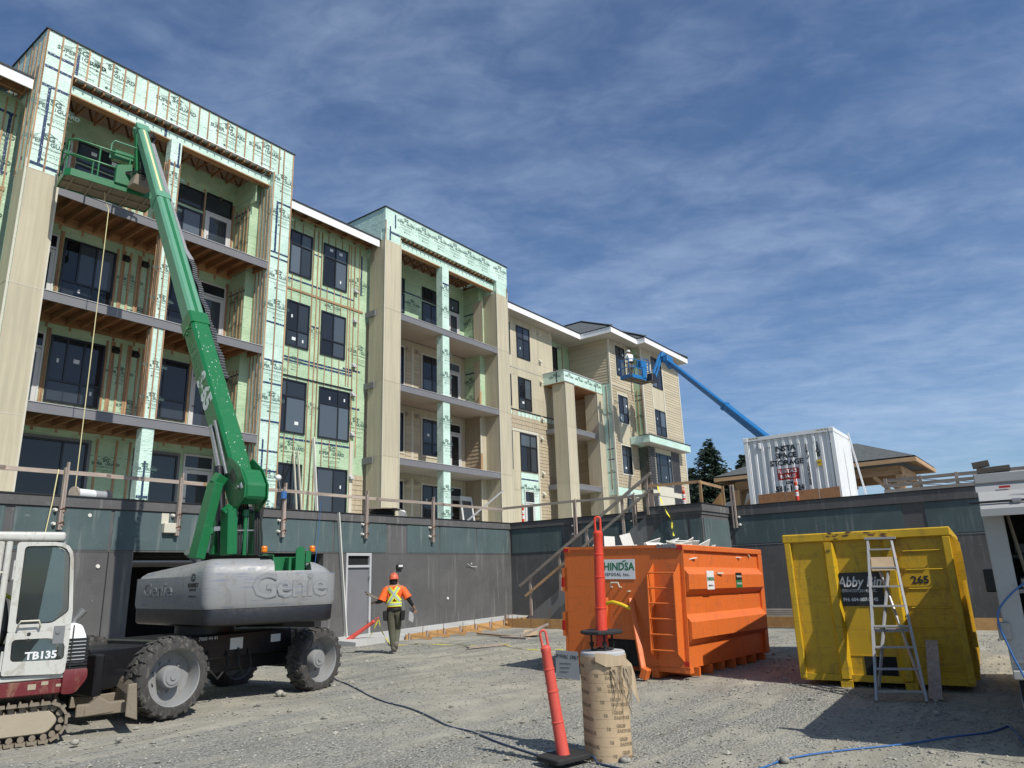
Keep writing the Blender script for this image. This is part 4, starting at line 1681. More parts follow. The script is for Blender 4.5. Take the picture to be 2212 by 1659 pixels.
# canopy
cb = MB()
cb.hexa([(38.15, 18.68, 9.10), (43.9, 18.68, 9.10), (43.9, E2, 9.10), (38.15, E2 + .55, 9.10), (38.15, 18.68, 9.52), (43.9, 18.68, 9.52), (43.9, E2, 9.52), (38.15, E2 + .55, 9.52)])
cb.build('canopy', 'mint', BLD)
box('canopy_cap', 'membrane', BLD, 38.12, 43.95, 18.64, E2 - .045, 9.522, 9.56)
box('canopy_soffit', 'soffit', BLD, 38.2, 43.85, 18.7, E2, 9.07, 9.098)
# brick bay
bb = MB()
bb.box(39.2, 43.35, BR, E2 - .003, F1, 9.06)
bb.build('brick_backing', 'mortar', BLD)
bk = MB()
rb = random.Random(5)
holes = [(39.95, 42.1, 6.85, 9.0), (39.95, 42.1, F1, 6.72)]
rows_ = int((9.05 - F1) / .073)
for i in range(rows_):
    z0 = F1 + i * .073
    if 6.12 < z0 < 6.40:
        continue
    x = 39.2 - (.1 if i % 2 else 0)
    while x < 43.33:
        a, c = max(39.2, x), min(43.34, x + .198)
        bad = any(c > h[0] and a < h[1] and z0 + .062 > h[2] and z0 < h[3] for h in holes)
        if c - a > .03 and not bad:
            p = rb.uniform(.010, .016)
            bk.box(a, c, BR - p, BR, z0, z0 + .061)
        x += .208
    y = BR + (.1 if i % 2 else 0)
    while y < E1 - .02:
        a, c = y, min(E1 - .01, y + .19)
        p = rb.uniform(.010, .016)
        bk.box(39.2 - p, 39.2, a, c, z0, z0 + .061)
        y += .208
tag(bk.build('brickwork', 'brick', BLD, recalc=False), kind='stuff')
box('stone_band', 'trim', BLD, 39.15, 43.4, BR - .05, BR - .001, 6.12, 6.40)
box('stone_band', 'trim', BLD, 39.15, 39.199, BR, E1, 6.12, 6.40)
window(40.0, 42.05, 6.9, 8.7, BR - .002, (), (.64,), rows=[(.22, .78), (.22, .78)])
box('lintel_panel', 'panel', BLD, 39.97, 42.1, BR - .02, BR - .001, 8.72, 9.02)
box('cladding_panel', 'trim', BLD, 39.97, 42.08, BR - .022, BR - .001, 5.35, 6.70)
window(40.0, 42.05, F1 + .1, 5.3, BR - .002, (), (), rows=[(.25,)])

siding(43.40, 44.49, E2, F1, 9.05, .165)
siding(40.56, 42.05, E2, 15.03, 15.27, .12)
# roofs of the right part
eave(35.35, 38.55, 19.2, 20.6, finished=True)
eave(38.55, 44.7, 18.65, 19.9, finished=True)
box('soffit', 'soffit', BLD, 35.37, 38.6, 20.55, 22.8, 15.29, 15.31)
box('white_fascia', 'white', BLD, 35.31, 35.35, 19.2, 21.3, 15.28, 15.60)
box('drip_edge', 'membrane', BLD, 35.28, 35.5, 19.17, 21.3, 15.602, 15.645)
box('white_fascia', 'white', BLD, 38.51, 38.55, 18.65, 19.2, 15.28, 15.60)
box('drip_edge', 'membrane', BLD, 38.48, 38.7, 18.62, 19.2, 15.602, 15.645)
box('white_fascia', 'white', BLD, 44.7, 44.74, 18.65, 30, 15.28, 15.60)
box('drip_edge', 'membrane', BLD, 44.45, 44.77, 18.62, 30, 15.602, 15.645)
roofslab('roof', [(27.46, 21.27, 15.66), (35.4, 21.27, 15.66), (41.4, 27.27, 17.9), (27.46, 27.27, 17.9)])


def hip(x0, x1, y0, y1, z, s_, name='roof'):
    """hipped roof, ridge along y"""
    h = (x1 - x0) / 2
    za = z + s_ * h
    A, B, C, D = (x0, y0, z), (x1, y0, z), (x1, y1, z), (x0, y1, z)
    R1, R2 = ((x0 + x1) / 2, y0 + h, za), ((x0 + x1) / 2, y1 - h, za)
    b = MB()
    b.add([A, B, C, D, R1, R2], [(0, 1, 4), (1, 2, 5, 4), (2, 3, 5), (3, 0, 4, 5), (3, 2, 1, 0)])
    o = b.build(name, 'roofing', BLD)
    for p, q in ((A, R1), (B, R1), (R1, R2)):
        bar('hip_cap', 'roofing', BLD, Vector(p) + Vector((0, 0, .03)), Vector(q) + Vector((0, 0, .03)), .22, .05)
    return o


hip(35.33, 44.75, 19.18, 33, 15.66, .56)
hip(38.5, 44.75, 18.63, 25.5, 15.67, .58)
# ================================================================== GREEN BOOM LIFT
def build_wheel(parent, pos, yaw, R=.53, w=.36, rng=0):
    """wheel with its outer face towards local -y"""
    b = MB()
    prof = [(R * .70, -w * .50), (R * .78, -w * .5), (R * .90, -w * .47), (R * .955, -w * .38), (R * .955, w * .38), (R * .90, w * .47), (R * .70, w * .5), (R * .60, w * .3)]
    b.lathe(prof, 40, axis='y', caps=False)
    n = 20
    for i in range(n):            # chevron lugs
        for sgn in (-1, 1):
            t = 2 * math.pi * (i + (.5 if sgn > 0 else 0)) / n
            P = []
            for (yy, dt) in ((0.02 * -sgn, 0.0), (w * .30 * sgn, .09), (w * .50 * sgn, .10)):
                P.append((yy, t + dt))
            for k in range(2):
                (ya, ta), (yb, tb_) = P[k], P[k + 1]
                hw = .052
                q = []
                for rr0, rr1 in ((R * .93, R * .93 if k == 0 else R * .86), (R * 1.0, R * 1.0 if k == 0 else R * .955)):
                    q += [(rr0 * math.cos(ta - hw), ya, rr0 * math.sin(ta - hw)), (rr0 * math.cos(ta + hw), ya, rr0 * math.sin(ta + hw)),
                          (rr1 * math.cos(tb_ + hw), yb, rr1 * math.sin(tb_ + hw)), (rr1 * math.cos(tb_ - hw), yb, rr1 * math.sin(tb_ - hw))]
                b.hexa(q)
    me = b.mesh('wheel', 'tyre', smooth=30)
    o = bpy.data.objects.new('wheel', me)
    COL.objects.link(o)
    o.location = pos
    o.rotation_euler = (0, rng, yaw)
    attach(o, parent)
    mtx = wm(o)
    r = MB()
    r.lathe([(R * .70, -w * .50), (R * .715, -w * .46), (R * .68, -w * .44), (R * .62, -w * .1), (R * .60, w * .12), (R * .3, w * .16), (.02, w * .16)], 36, axis='y', caps=False)
    ro = bpy.data.objects.new('rim', r.mesh('rim', 'rim', smooth=35, recalc=False))
    COL.objects.link(ro)
    ro.parent = o
    h = MB()
    h.lathe([(.145, w * .16), (.145, -w * .28), (.135, -w * .32), (.10, -w * .33), (.10, -w * .36), (.04, -w * .36), (.04, -w * .40), (0.001, -w * .40)], 24, axis='y')
    for k in range(9):
        t = k * 2 * math.pi / 9
        h.cyl((.20 * math.cos(t), w * .17, .20 * math.sin(t)), (.20 * math.cos(t), w * .05, .20 * math.sin(t)), .016, n=6)
    ho = bpy.data.objects.new('hub', h.mesh('hub', 'rim', smooth=35))
    COL.objects.link(ho)
    ho.parent = o
    return o


GL = thing('boom_lift', 'green telescopic boom lift with scuffed grey cover, its boom raised to the top balcony', 'boom lift', (6.8, 11.3, 0))
cyaw = rad(6)
ca, cn = Vector((math.cos(cyaw), math.sin(cyaw), 0)), Vector((-math.sin(cyaw), math.cos(cyaw), 0))


def CH(u, v, z): return Vector((6.70, 11.42, 0)) + ca * u + cn * v + Vector((0, 0, z))


def chbox(b, u0, u1, v0, v1, z0, z1):
    b.hexa([CH(u0, v0, z0), CH(u1, v0, z0), CH(u1, v1, z0), CH(u0, v1, z0), CH(u0, v0, z1), CH(u1, v0, z1), CH(u1, v1, z1), CH(u0, v1, z1)])


for (u, v, z, rg) in ((-1.27, -1.05, .52, 0), (1.42, -1.05, .47, .4), (-1.27, 1.02, .50, .2), (1.42, 1.02, .42, .9)):
    build_wheel(GL, CH(u, v, z), cyaw + (rad(-4) if u < 0 else rad(3)), rng=rg, R=.535 if u < 0 else .51)
b = MB()
chbox(b, -2.05, 1.55, -.48, .48, .40, .92)
chbox(b, -1.2, 1.3, -.62, .62, .62, .98)
chbox(b, -2.12, -2.0, -.75, .75, .36, .88)
chbox(b, -1.55, -1.0, -.85, .85, .40, .62)
chbox(b, 1.15, 1.68, -.85, .85, .36, .60)
chbox(b, 1.5, 1.75, -.55, .55, .5, .95)
b.build('chassis', 'black', GL, bevel=.02)
b = MB()
b.cyl(CH(.05, .0, .98), CH(.05, .0, 1.14), .46, n=28)
b.build('slew_ring', 'black', GL, smooth=40)
for (u, z, w_, h_) in ((-.95, .80, .28, .13), (.05, .82, .24, .17), (.85, .84, .20, .12)):
    b = MB()
    chbox(b, u, u + w_, -.628, -.622, z - h_ / 2, z + h_ / 2)
    b.build('warning_sticker', 'sticker', GL)
text('lettering', '7000 44 41', .075, 'sticker', GL, CH(-.35, -.625, .93), ca)
text('lettering', '4', .20, 'sticker', GL, CH(-2.125, -.42, .62), -cn)
for k in range(2):
    b = MB()
    b.tube([CH(-.35 + k * .55, -.64, .75), CH(-.38 + k * .55, -.72, .5), CH(-.2 + k * .5, -.7, .34), CH(-.02 + k * .45, -.68, .5), CH(0 + k * .4, -.64, .72)], .016)
    b.build('hydraulic_hose', 'blackmatte', GL, smooth=60)

# turntable cover: corner points found on site (P1 near crease, P2 right end, P0 left far end)
P1, P2, P0_ = Vector((6.02, 10.30, 0)), Vector((7.90, 9.54, 0)), Vector((6.42, 13.3, 0))
e1 = (P2 - P1).normalized()
e2 = (P0_ - P1).normalized()
Pb = P2 + e2 * 2.2


def rnd(poly, r, n=5):
    """round the corners of a plan outline"""
    out = []
    N_ = len(poly)
    for i, p in enumerate(poly):
        a, c = (poly[i - 1] - p), (poly[(i + 1) % N_] - p)
        rr = r[i] if isinstance(r, (list, tuple)) else r
        pa, pc = p + a.normalized() * rr, p + c.normalized() * rr
        for k in range(n + 1):
            t = k / n
            out.append(pa * (1 - t) ** 2 + p * 2 * t * (1 - t) + pc * t * t)
    return out


plan = [P1, P1.lerp(P2, .5) - Vector((e1.y, -e1.x, 0)) * -.10, P2, Pb, P0_]
plan = rnd(plan, [.13, .3, .22, .2, .25], 6)
cen = sum(plan, Vector()) / len(plan)


def layered(plan, lv, cut=None):
    b = MB()
    n = len(plan)
    vs = []
    for (z, k) in lv:
        for p in plan:
            q = cen + (p - cen) * (1 - k / (p - cen).length)
            zz_ = z(p) if callable(z) else z
            vs.append((q.x, q.y, zz_))
    fs = [tuple(range(n - 1, -1, -1)), tuple(range((len(lv) - 1) * n, len(lv) * n))]
    for i in range(len(lv) - 1):
        for j in range(n):
            fs.append((i * n + j, i * n + (j + 1) % n, (i + 1) * n + (j + 1) % n, (i + 1) * n + j))
    return b.add(vs, fs)


def ztop(base):
    def f(p):
        d = (p - P1).dot(e2)
        r_ = max(0, (p - P1).dot(e1) - 1.45)
        return base - .10 * (max(0, d) / 2.3) ** 2 - .16 * (r_ / .5) ** 2
    return f


cover = layered(plan, [(1.37, .03), (1.44, 0), (1.86, .0), (ztop(1.97), .035), (ztop(2.05), .10), (ztop(2.10), .22)]).build('turntable_cover', 'grey', GL, smooth=38)
layered(plan, [(1.12, .10), (1.15, .05), (1.36, .035), (1.369, .04)]).build('counterweight', 'black', GL, smooth=38)
# notch in the cover with green frames
nd = e1
nn = Vector((e1.y, -e1.x, 0))        # outward normal of the tail face (towards the viewer)
if nn.dot(Vector((-.8, -.6, 0))) < 0: nn = -nn


def TF(u, o, z): return P1 + e1 * u + nn * o + Vector((0, 0, z))


def tfbox(b, u0, u1, o0, o1, z0, z1):
    b.hexa([TF(u0, o0, z0), TF(u1, o0, z0), TF(u1, o1, z0), TF(u0, o1, z0), TF(u0, o0, z1), TF(u1, o0, z1), TF(u1, o1, z1), TF(u0, o1, z1)])


nb = MB()
tfbox(nb, .98, 1.56, .13, -.5, 1.90, 2.2)
cut = nb.build('cutter', 'green', None)
md = cover.modifiers.new('b', 'BOOLEAN')
md.object = cut
md.operation = 'DIFFERENCE'
md.solver = 'EXACT'
dg = bpy.context.evaluated_depsgraph_get()
nm = bpy.data.meshes.new_from_object(cover.evaluated_get(dg))
cover.modifiers.clear()
cover.data = nm
bpy.data.objects.remove(cut)
b = MB()
tfbox(b, .98, 1.56, -.30, -.32, 1.88, 2.12)
for u in (1.22, 1.32):
    tfbox(b, u, u + .04, -.05, -.30, 1.90, 2.1)
b.build('bracket', 'green', GL)
b = MB()
q = [TF(1.39 + .07 * math.cos(t) + .0, -.02, 2.20 + .07 * math.sin(t)) for t in [i * math.pi / 8 for i in range(9)]]
b.prism([TF(1.46, -.02, 1.90)] + q + [TF(1.32, -.02, 1.90)], -nn * .03)
b.build('lifting_lug', 'green', GL)
b = MB()
tfbox(b, 1.47, 1.55, 0, -.03, 2.02, 2.2)
tfbox(b, .80, .98, -.02, -.35, 2.14, 2.15)
tfbox(b, .965, .98, -.02, -.35, 1.95, 2.15)
b.build('bracket', 'green', GL)
for (u, o, z, mcol) in ((.85, -.12, 2.15, 'amber'), (1.60, -.12, 2.15, 'amber')):
    b = MB()
    c0 = TF(u, o, z)
    b.lathe([(.055, 0), (.055, .03), (.045, .035)], 14, c0)
    k = b.build('beacon', 'blackmatte', GL, smooth=40)
    b = MB()
    b.lathe([(.040, .036), (.048, .05), (.048, .075), (.042, .08), (.042, .09), (.047, .095), (.045, .12), (.03, .135), (.001, .137)], 14, c0)
    b.build('lens', mcol, k, smooth=40)
b = MB()
b.tube([TF(.15, -1.9, 2.0), TF(.12, -1.9, 2.12), TF(.05, -1.85, 2.22), TF(-.02, -1.8, 2.30)], [.06, .07, .08, .10], 12)
b.build('exhaust_stack', 'steel', GL, smooth=60)


# relief lettering of the cover, wrapped onto its surface
def relief(s, size, u0, face, m, zc, bold=.012, sx=1., ext=.004, name='cover_lettering', gap=.002):
    me = textmesh(s, size, bold, ext, 'CENTER', .92)
    vs = []
    for v in me.vertices:
        x, y, z = v.co.x * sx, v.co.y, v.co.z
        if face == 'tail':
            u = u0 + x
            L_ = (P2 - P1).length
            bul = .10 * (1 - abs(u / L_ - .5) / .5)
            p = P1 + e1 * u + nn * (bul + gap + z) + Vector((0, 0, zc + y))
        else:
            ns = Vector((-e2.y, e2.x, 0))
            if ns.dot(Vector((-1, 0, 0))) < 0: ns = -ns
            p = P1 + e2 * (u0 - x) + ns * (gap + z) + Vector((0, 0, zc + y))
        vs.append(p)
    b = MB()
    b.add(vs, [tuple(p.vertices) for p in me.polygons])
    return b.build(name, m, GL, recalc=False)


relief('Genie', .50, 1.24, 'tail', 'greydk', 1.665, .016, 1.04, ext=.002, gap=.003)
relief('Genie', .50, 1.24, 'tail', 'grey', 1.668, .006, 1.04, ext=.004, gap=.005)
relief('Genie', .30, 1.85, 'side', 'greydk', 1.66, .010, 1.9, ext=.002, gap=.006)
relief('Genie', .30, 1.86, 'side', 'grey', 1.663, .003, 1.9, ext=.004, gap=.009)
relief('SUNBELT', .075, .42, 'side', 'black', 1.72, .006, 1.3, ext=.001)
relief('RENTALS', .05, .42, 'side', 'black', 1.655, .002, 1.3, ext=.001)
relief('1-800 No Sweat', .035, .42, 'side', 'black', 1.56, .001, 1.4, ext=.001)
gear = MB()
for k in range(8):
    t = k * math.pi / 4
    ns = Vector((-e2.y, e2.x, 0))
    ns = ns if ns.x < 0 else -ns
    c0 = P1 + e2 * .42 + ns * .006 + Vector((0, 0, 1.84))
    gear.bar(c0 + e2 * .035 * math.cos(t) + Vector((0, 0, .035 * math.sin(t))), c0 + e2 * .09 * math.cos(t) + Vector((0, 0, .06 * math.sin(t))), .004, .02, ns)
gear.build('gear_emblem', 'black', GL)

# ---- boom
BA, BB_ = Vector((7.16, 11.3, 3.28)), Vector((8.2, 19.2, 14.4))
bd = (BB_ - BA).normalized()
bs = Vector((bd.y, -bd.x, 0)).normalized()        # to the right
bn = bs.cross(bd)                                  # up-front side
if bn.y > 0: bn = -bn


def BM(t, s_, o): return BA + (BB_ - BA) * t + bs * s_ + bn * o


def boomsec(t0, t1, w, h, m, name, bev=.05):
    b = MB()
    P = []
    for t in (t0, t1):
        for (s_, o) in ((-w / 2, -h / 2 + bev), (-w / 2 + bev, -h / 2), (w / 2 - bev, -h / 2), (w / 2, -h / 2 + bev), (w / 2, h / 2 - bev), (w / 2 - bev, h / 2), (-w / 2 + bev, h / 2), (-w / 2, h / 2 - bev)):
            P.append(BM(t, s_, o))
    b.add(P, [tuple(range(7, -1, -1)), tuple(range(8, 16))] + [(i, (i + 1) % 8, 8 + (i + 1) % 8, 8 + i) for i in range(8)])
    return b.build(name, m, GL)


boomsec(.0, .345, .385, .46, 'green', 'boom_section')
boomsec(.325, .352, .41, .49, 'green', 'boom_collar', .03)
boomsec(.352, .72, .34, .40, 'greenold', 'boom_section')
boomsec(.705, .726, .37, .43, 'greenold', 'boom_collar', .03)
boomsec(.726, 1.0, .27, .32, 'greenold', 'boom_section')
boomsec(.352, .72, .08, .408, 'green', 'wear_strip', .005)
boomsec(.73, .985, .06, .328, 'rope', 'wear_strip', .005)
# elbow block and side plates at the lower end
def r7(x, y): return ((700 + x * 800 / 2212) * .54004, (1700 + y * 800 / 2212) * .54004)


bl = BM(0, -.23, 0)
pl = [(552, 440), (608, 345), (720, 470), (775, 640), (765, 800), (700, 900), (640, 965), (588, 860), (540, 690)]
for off in (0, .40):
    b = MB()
    b.prism([onp(*r7(x, y), bl, bs) + bs * off for x, y in pl], bs * .025)
    b.build('side_plate', 'green', GL, bevel=.006)
b = MB()
pe = [(640, 480), (720, 480), (775, 640), (765, 800), (700, 880), (640, 800)]
b.prism([onp(*r7(x, y), bl, bs) + bs * .03 for x, y in pe], bs * .36)
b.build('elbow_block', 'green', GL, bevel=.03)
for (x, y) in ((700, 690), (505, 590), (600, 940)):
    b = MB()
    c0 = onp(*r7(x, y), bl, bs)
    b.cyl(c0 - bs * .03, c0 + bs * .5, .035, n=14)
    b.build('pivot_pin', 'steel', GL, smooth=40)
b = MB()
o_ = [(600, 540), (640, 480), (680, 570), (665, 640), (630, 640)]
b.prism([onp(*r7(x, y), bl, bs) - bs * .006 for x, y in o_], bs * .004)
b.build('access_hole_shade', 'black', GL)  # flat dark patch drawn in place of a shaded hole
b = MB()
b.prism([onp(*r7(x, y), bl, bs) - bs * .006 for x, y in [(720, 650), (735, 635), (750, 690), (735, 705)]], bs * .004)
b.build('warning_sticker', 'sticker', GL)


# riser links standing on the turntable
def rp(x, y, d=0.):
    return onp(*r7(x, y), Vector((6.8, 11.15 + d, 0)), Vector((.5, .87, 0)))


b = MB()
b.bar(rp(235, 1480), rp(450, 640), .26, .16, (1, 0, 0))
b.bar(rp(450, 660), rp(520, 560), .16, .20, (1, 0, 0))
b.prism([rp(x, y, -.1) for x, y in [(360, 1070), (430, 1150), (425, 1200), (380, 1220), (330, 1200)]], Vector((.5, .87, 0)) * .2)
b.build('riser_link', 'green', GL, bevel=.015)
b = MB()
b.bar(rp(590, 1440), rp(600, 930), .24, .18, (1, 0, 0))
b.bar(rp(560, 1000), rp(650, 930), .16, .22, (1, 0, 0))
b.build('riser_link', 'green', GL, bevel=.015)
b = MB()
b.bar(rp(870, 1440, .3), rp(890, 960, .3), .16, .16, (1, 0, 0))
b.build('riser_link', 'green', GL, bevel=.015)
b = MB()
b.bar(rp(440, 1440, .4), rp(500, 1000, .4), .14, .16, (1, 0, 0))
b.build('riser_link', 'green', GL, bevel=.015)
b = MB()
b.cyl(rp(762, 1440, .05), rp(782, 1000, .05), .034, n=12)
b.cyl(rp(782, 1010, .05), rp(785, 940, .05), .06, n=12)
b.build('hydraulic_cylinder', 'green', GL, smooth=40)
b = MB()
b.cyl(rp(530, 1400, .25), BM(.03, -.30, -.05) + Vector((-.02, 0, .12)), .085, n=16)
lc = b.build('lift_cylinder', 'black', GL, smooth=40)
b = MB()
b.cyl(BM(.03, -.30, -.05) + Vector((-.02, 0, .12)), BM(.115, -.23, -.02), .045, n=12)
b.cyl(BM(.02, -.26, .1), BM(.115, -.22, .12), .03, n=10)
b.build('cylinder_rod', 'steel', lc, smooth=40)
for k in range(9):
    x = 690 + k * 24 + (70 if k > 4 else 0)
    b = MB()
    b.tube([rp(x, 1440, .1), rp(x - 12 + 3 * k, 1250, .05), rp(x + 14 - 2 * k, 1080, .12), rp(x + 25, 930, .2), rp(x + 12, 860, .25)], .017, 7)
    b.build('hydraulic_hose', 'blackmatte', GL, smooth=60)
b = MB()
b.bar(rp(680, 1165, -.03), rp(880, 1165, .1), .02, .02)
b.bar(rp(430, 1150, .1), rp(560, 1140, .1), .05, .07)
b.build('hose_clamp_bar', 'steel', GL)

# cable track and grey guide on the right side
b = MB()
b.bar(BM(.95, .20, .02), BM(.55, .22, .05), .12, .10, bn)
b.bar(BM(.55, .22, .05), BM(.515, .27, .10), .12, .12, bn)
b.build('cable_guide', 'grey', GL, bevel=.01)
for i in range(46):
    t = .51 - i * .0066
    b = MB()
    c0 = BM(t, .27 + .02 * math.sin(i * .7), .06)
    b.bar(c0 - bd * .028, c0 + bd * .028, .10, .13, bn)
    o = b.build('track_link', 'blackmatte', GL)
    b = MB()
    b.bar(c0 - bs * .055 + bn * .075 + bd * .03, c0 + bs * .055 + bn * .075 + bd * .03, .016, .012)
    b.build('track_bar', 'steel', o)
text('lettering', 'S-65', .50, 'sign', GL, BM(.185, -.195, -.01), -bd, bn, .02)
text('lettering', 'SUNBELT RENTALS', .27, 'gregreen', GL, BM(.27, -.195, -.03), -bd, bn, .012)
g2 = MB()
for k in range(8):
    t = k * math.pi / 4
    c0 = BM(.32, -.208, 0)
    g2.bar(c0 + bd * .05 * math.cos(t) + bn * .05 * math.sin(t), c0 + bd * .11 * math.cos(t) + bn * .11 * math.sin(t), .01, .04, bs)
g2.build('gear_emblem', 'gregreen', GL)
rsp = random.Random(9)
b = MB()
for k in range(70):          # paint drips of light plaster on the boom top
    c0 = BM(rsp.uniform(.0, .33) ** 1.0, rsp.uniform(-.15, .15), .232)
    r_ = rsp.uniform(.004, .012)
    b.cyl(c0, c0 + bn * .002, r_, n=6)
tag(b.build('plaster_splashes', 'sticker', GL, recalc=False), kind='stuff')


# ---- platform (shared builder)
def platform(root, o0, yaw, L, D, col, floorcol='mud', rail=.026):
    ex_, ny = Vector((math.cos(yaw), math.sin(yaw), 0)), Vector((-math.sin(yaw), math.cos(yaw), 0))

    def Q(u, v, z): return Vector(o0) + ex_ * u + ny * v + Vector((0, 0, z))
    b = MB()
    tp = [Q(.12, 0, 0), Q(L - .12, 0, 0), Q(L, .12, 0), Q(L, D, 0), Q(0, D, 0), Q(0, .12, 0)]
    ip = [Q(.14, .03, 0), Q(L - .14, .03, 0), Q(L - .03, .14, 0), Q(L - .03, D - .03, 0), Q(.03, D - .03, 0), Q(.03, .14, 0)]
    b.frame(tp, ip, (0, 0, .20))
    b.build('platform_tray', col, root)
    b = MB()
    b.prism([p + Vector((0, 0, .03)) for p in ip], (0, 0, .012))
    for k in range(5):
        u = L * (k + .5) / 5
        b.bar(Q(u, .03, .01), Q(u, D - .03, .01), .05, .05)
    b.bar(Q(.05, D * .5, .005), Q(L - .05, D * .5, .005), .08, .05)
    for k in range(int(L / .075)):
        b.bar(Q(.06 + k * .075, .04, .028), Q(.06 + k * .075, D - .04, .028), .012, .012)
    b.build('platform_floor', floorcol, root)
    hs_ = (.62, 1.08)
    for hz in hs_:
        b = MB()
        c = [Q(.02, D, hz), Q(.02, .14, hz), Q(.14, .02, hz), Q(L - .14, .02, hz), Q(L - .02, .14, hz), Q(L - .02, D, hz)]
        b.tube(c, rail, 8)
        if hz > 1:
            b.tube([Q(.02, D, hz), Q(L * .35, D, hz)], rail, 8)
            b.tube([Q(L * .68, D, hz), Q(L - .02, D, hz)], rail, 8)
        b.build('guard_rail', col, root, smooth=50)
    for (u, v) in ((.03, .16), (.03, D - .02), (L - .03, .16), (L - .03, D - .02), (L * .33, .02), (L * .66, .02), (L * .35, D), (L * .68, D)):
        b = MB()
        b.cyl(Q(u, v, .1), Q(u, v, 1.08), rail * .9, n=8)
        b.build('rail_post', col, root, smooth=50)
    return Q


Q = platform(GL, (6.42, 19.15, 12.22), rad(-9), 2.25, .92, 'green')
b = MB()
b.hexa([Q(1.15, -.05, .15), Q(1.6, -.05, .15), Q(1.6, .12, .15), Q(1.15, .12, .15), Q(1.15, -.05, .7), Q(1.55, -.05, .85), Q(1.55, .12, .85), Q(1.15, .12, .7)])
b.build('mount_plate', 'green', GL, bevel=.02)
b = MB()
b.hexa([Q(1.1, .1, .95), Q(1.6, .1, .95), Q(1.6, .45, 1.02), Q(1.1, .45, 1.02), Q(1.1, .1, 1.22), Q(1.6, .1, 1.22), Q(1.6, .38, 1.38), Q(1.1, .38, 1.38)])
b.build('control_box', 'green', GL, bevel=.02)
b = MB()
b.tube([Q(1.0, .1, .9), Q(1.0, .05, 1.3), Q(1.05, .02, 1.42), Q(1.65, .02, 1.42), Q(1.7, .05, 1.3), Q(1.7, .1, .9)], .022, 8)
b.build('control_guard', 'greenold', GL, smooth=50)
# jib from the boom tip down to the platform
jt = BM(1.0, 0, 0)
jb = Q(1.75, -.25, .25)
b = MB()
b.bar(jt + Vector((-.12, 0, -.05)), jb + Vector((-.1, 0, 0)), .10, .12, (0, 1, 0))
b.bar(jt + Vector((.12, 0, -.25)), jb + Vector((.16, 0, -.02)), .10, .12, (0, 1, 0))
b.build('jib', 'green', GL, bevel=.01)
b = MB()
b.cyl(jt + Vector((0, 0, -.2)), jb + Vector((.03, 0, .3)), .05, n=12)
b.build('hydraulic_cylinder', 'black', GL, smooth=40)
b = MB()
b.hexa([jb + Vector(v) for v in ((-.25, -.12, -.15), (.25, -.12, -.15), (.25, .25, -.15), (-.25, .25, -.15), (-.18, -.1, .2), (.2, -.1, .2), (.2, .25, .2), (-.18, .25, .2))])
b.build('rotator', 'mud', GL, bevel=.02)
b = MB()
b.bar(BM(.985, 0, 0), BM(1.01, 0, 0), .34, .36, bn)
b.cyl(jt - bs * .22, jt + bs * .22, .05, n=12)
b.build('boom_head', 'greenold', GL, bevel=.02)
for k in range(4):
    b = MB()
    b.tube([BM(.97, .12, .1), jt + Vector((.3 + .03 * k, -.1, .1 - .05 * k)), jt + Vector((.28, -.1, -.5)), jb + Vector((.2 + .03 * k, -.05, .8)), jb + Vector((0, -.15, .35 - .1 * k)), Q(1.3, .05, .55)], .016, 7)
    b.build('hydraulic_hose', 'blackmatte', GL, smooth=60)
# hanging rope
b = MB()
r0 = Q(1.05, .4, 0) + Vector((0, 0, .0))
b.tube([r0, r0 + Vector((.02, -.02, -.25)), Vector((7.62, 19.25, 11.7)), Vector((7.62, 19.22, 9.5)), Vector((7.64, 19.25, 7.2)), Vector((7.63, 19.2, 5.2)), Vector((7.66, 19.25, 3.6))], .011, 6)
rope = b.build('rope', 'rope', loc=(7.6, 19.2, 3.6), smooth=60)
tag(rope, 'pale yellow rope hanging from the green lift platform past the balconies', 'rope')

# ================================================================== BLUE BOOM LIFT
BL = thing('boom_lift', 'blue boom lift behind the white container with a man in its raised basket', 'boom lift', (30.2, 7.2, 3.4))
Qb = platform(BL, (34.85, 17.85, 12.2), rad(-10), 1.95, .8, 'blue')
b = MB()
b.hexa([Qb(1.0, .0, .72), Qb(1.5, .0, .72), Qb(1.5, .4, .8), Qb(1.0, .4, .8), Qb(1.0, .0, 1.15), Qb(1.5, .0, 1.15), Qb(1.5, .35, 1.25), Qb(1.0, .35, 1.25)])
b.build('control_box', 'blue', BL, bevel=.02)
b = MB()
b.tube([Qb(.92, .02, .62), Qb(.92, -.02, 1.1), Qb(1.0, -.04, 1.25), Qb(1.55, -.04, 1.25), Qb(1.62, -.02, 1.1), Qb(1.62, .02, .62)], .024, 8)
b.build('control_guard', 'blue', BL, smooth=50)
b = MB()
b.hexa([Qb(1.0, -.04, .1), Qb(1.3, -.04, .1), Qb(1.3, .06, .1), Qb(1.0, .06, .1), Qb(1.0, -.04, .7), Qb(1.45, -.04, .7), Qb(1.45, .06, .7), Qb(1.0, .06, .7)])
b.build('mount_plate', 'blue', BL, bevel=.01)
jb2 = Qb(1.75, -.2, .25)
jt2 = Vector((38.15, 17.5, 14.15))
b = MB()
for dx in (-.16, .16):
    b.bar(jb2 + Vector((dx, 0, -.06)), jt2 + Vector((dx - .1, 0, -.12)), .12, .12, (0, 1, 0))
b.build('jib', 'blue', BL, bevel=.01)
b = MB()
b.cyl(jb2 + Vector((0, 0, .1)), jt2 + Vector((0, 0, -.4)), .05, n=10)
b.build('hydraulic_cylinder', 'black', BL, smooth=40)
b = MB()
b.hexa([jb2 + Vector(v) for v in ((-.4, -.1, -.3), (.2, -.1, -.35), (.2, .25, -.35), (-.4, .25, -.3), (-.3, -.1, .15), (.15, -.1, .15), (.15, .25, .15), (-.3, .25, .15))])
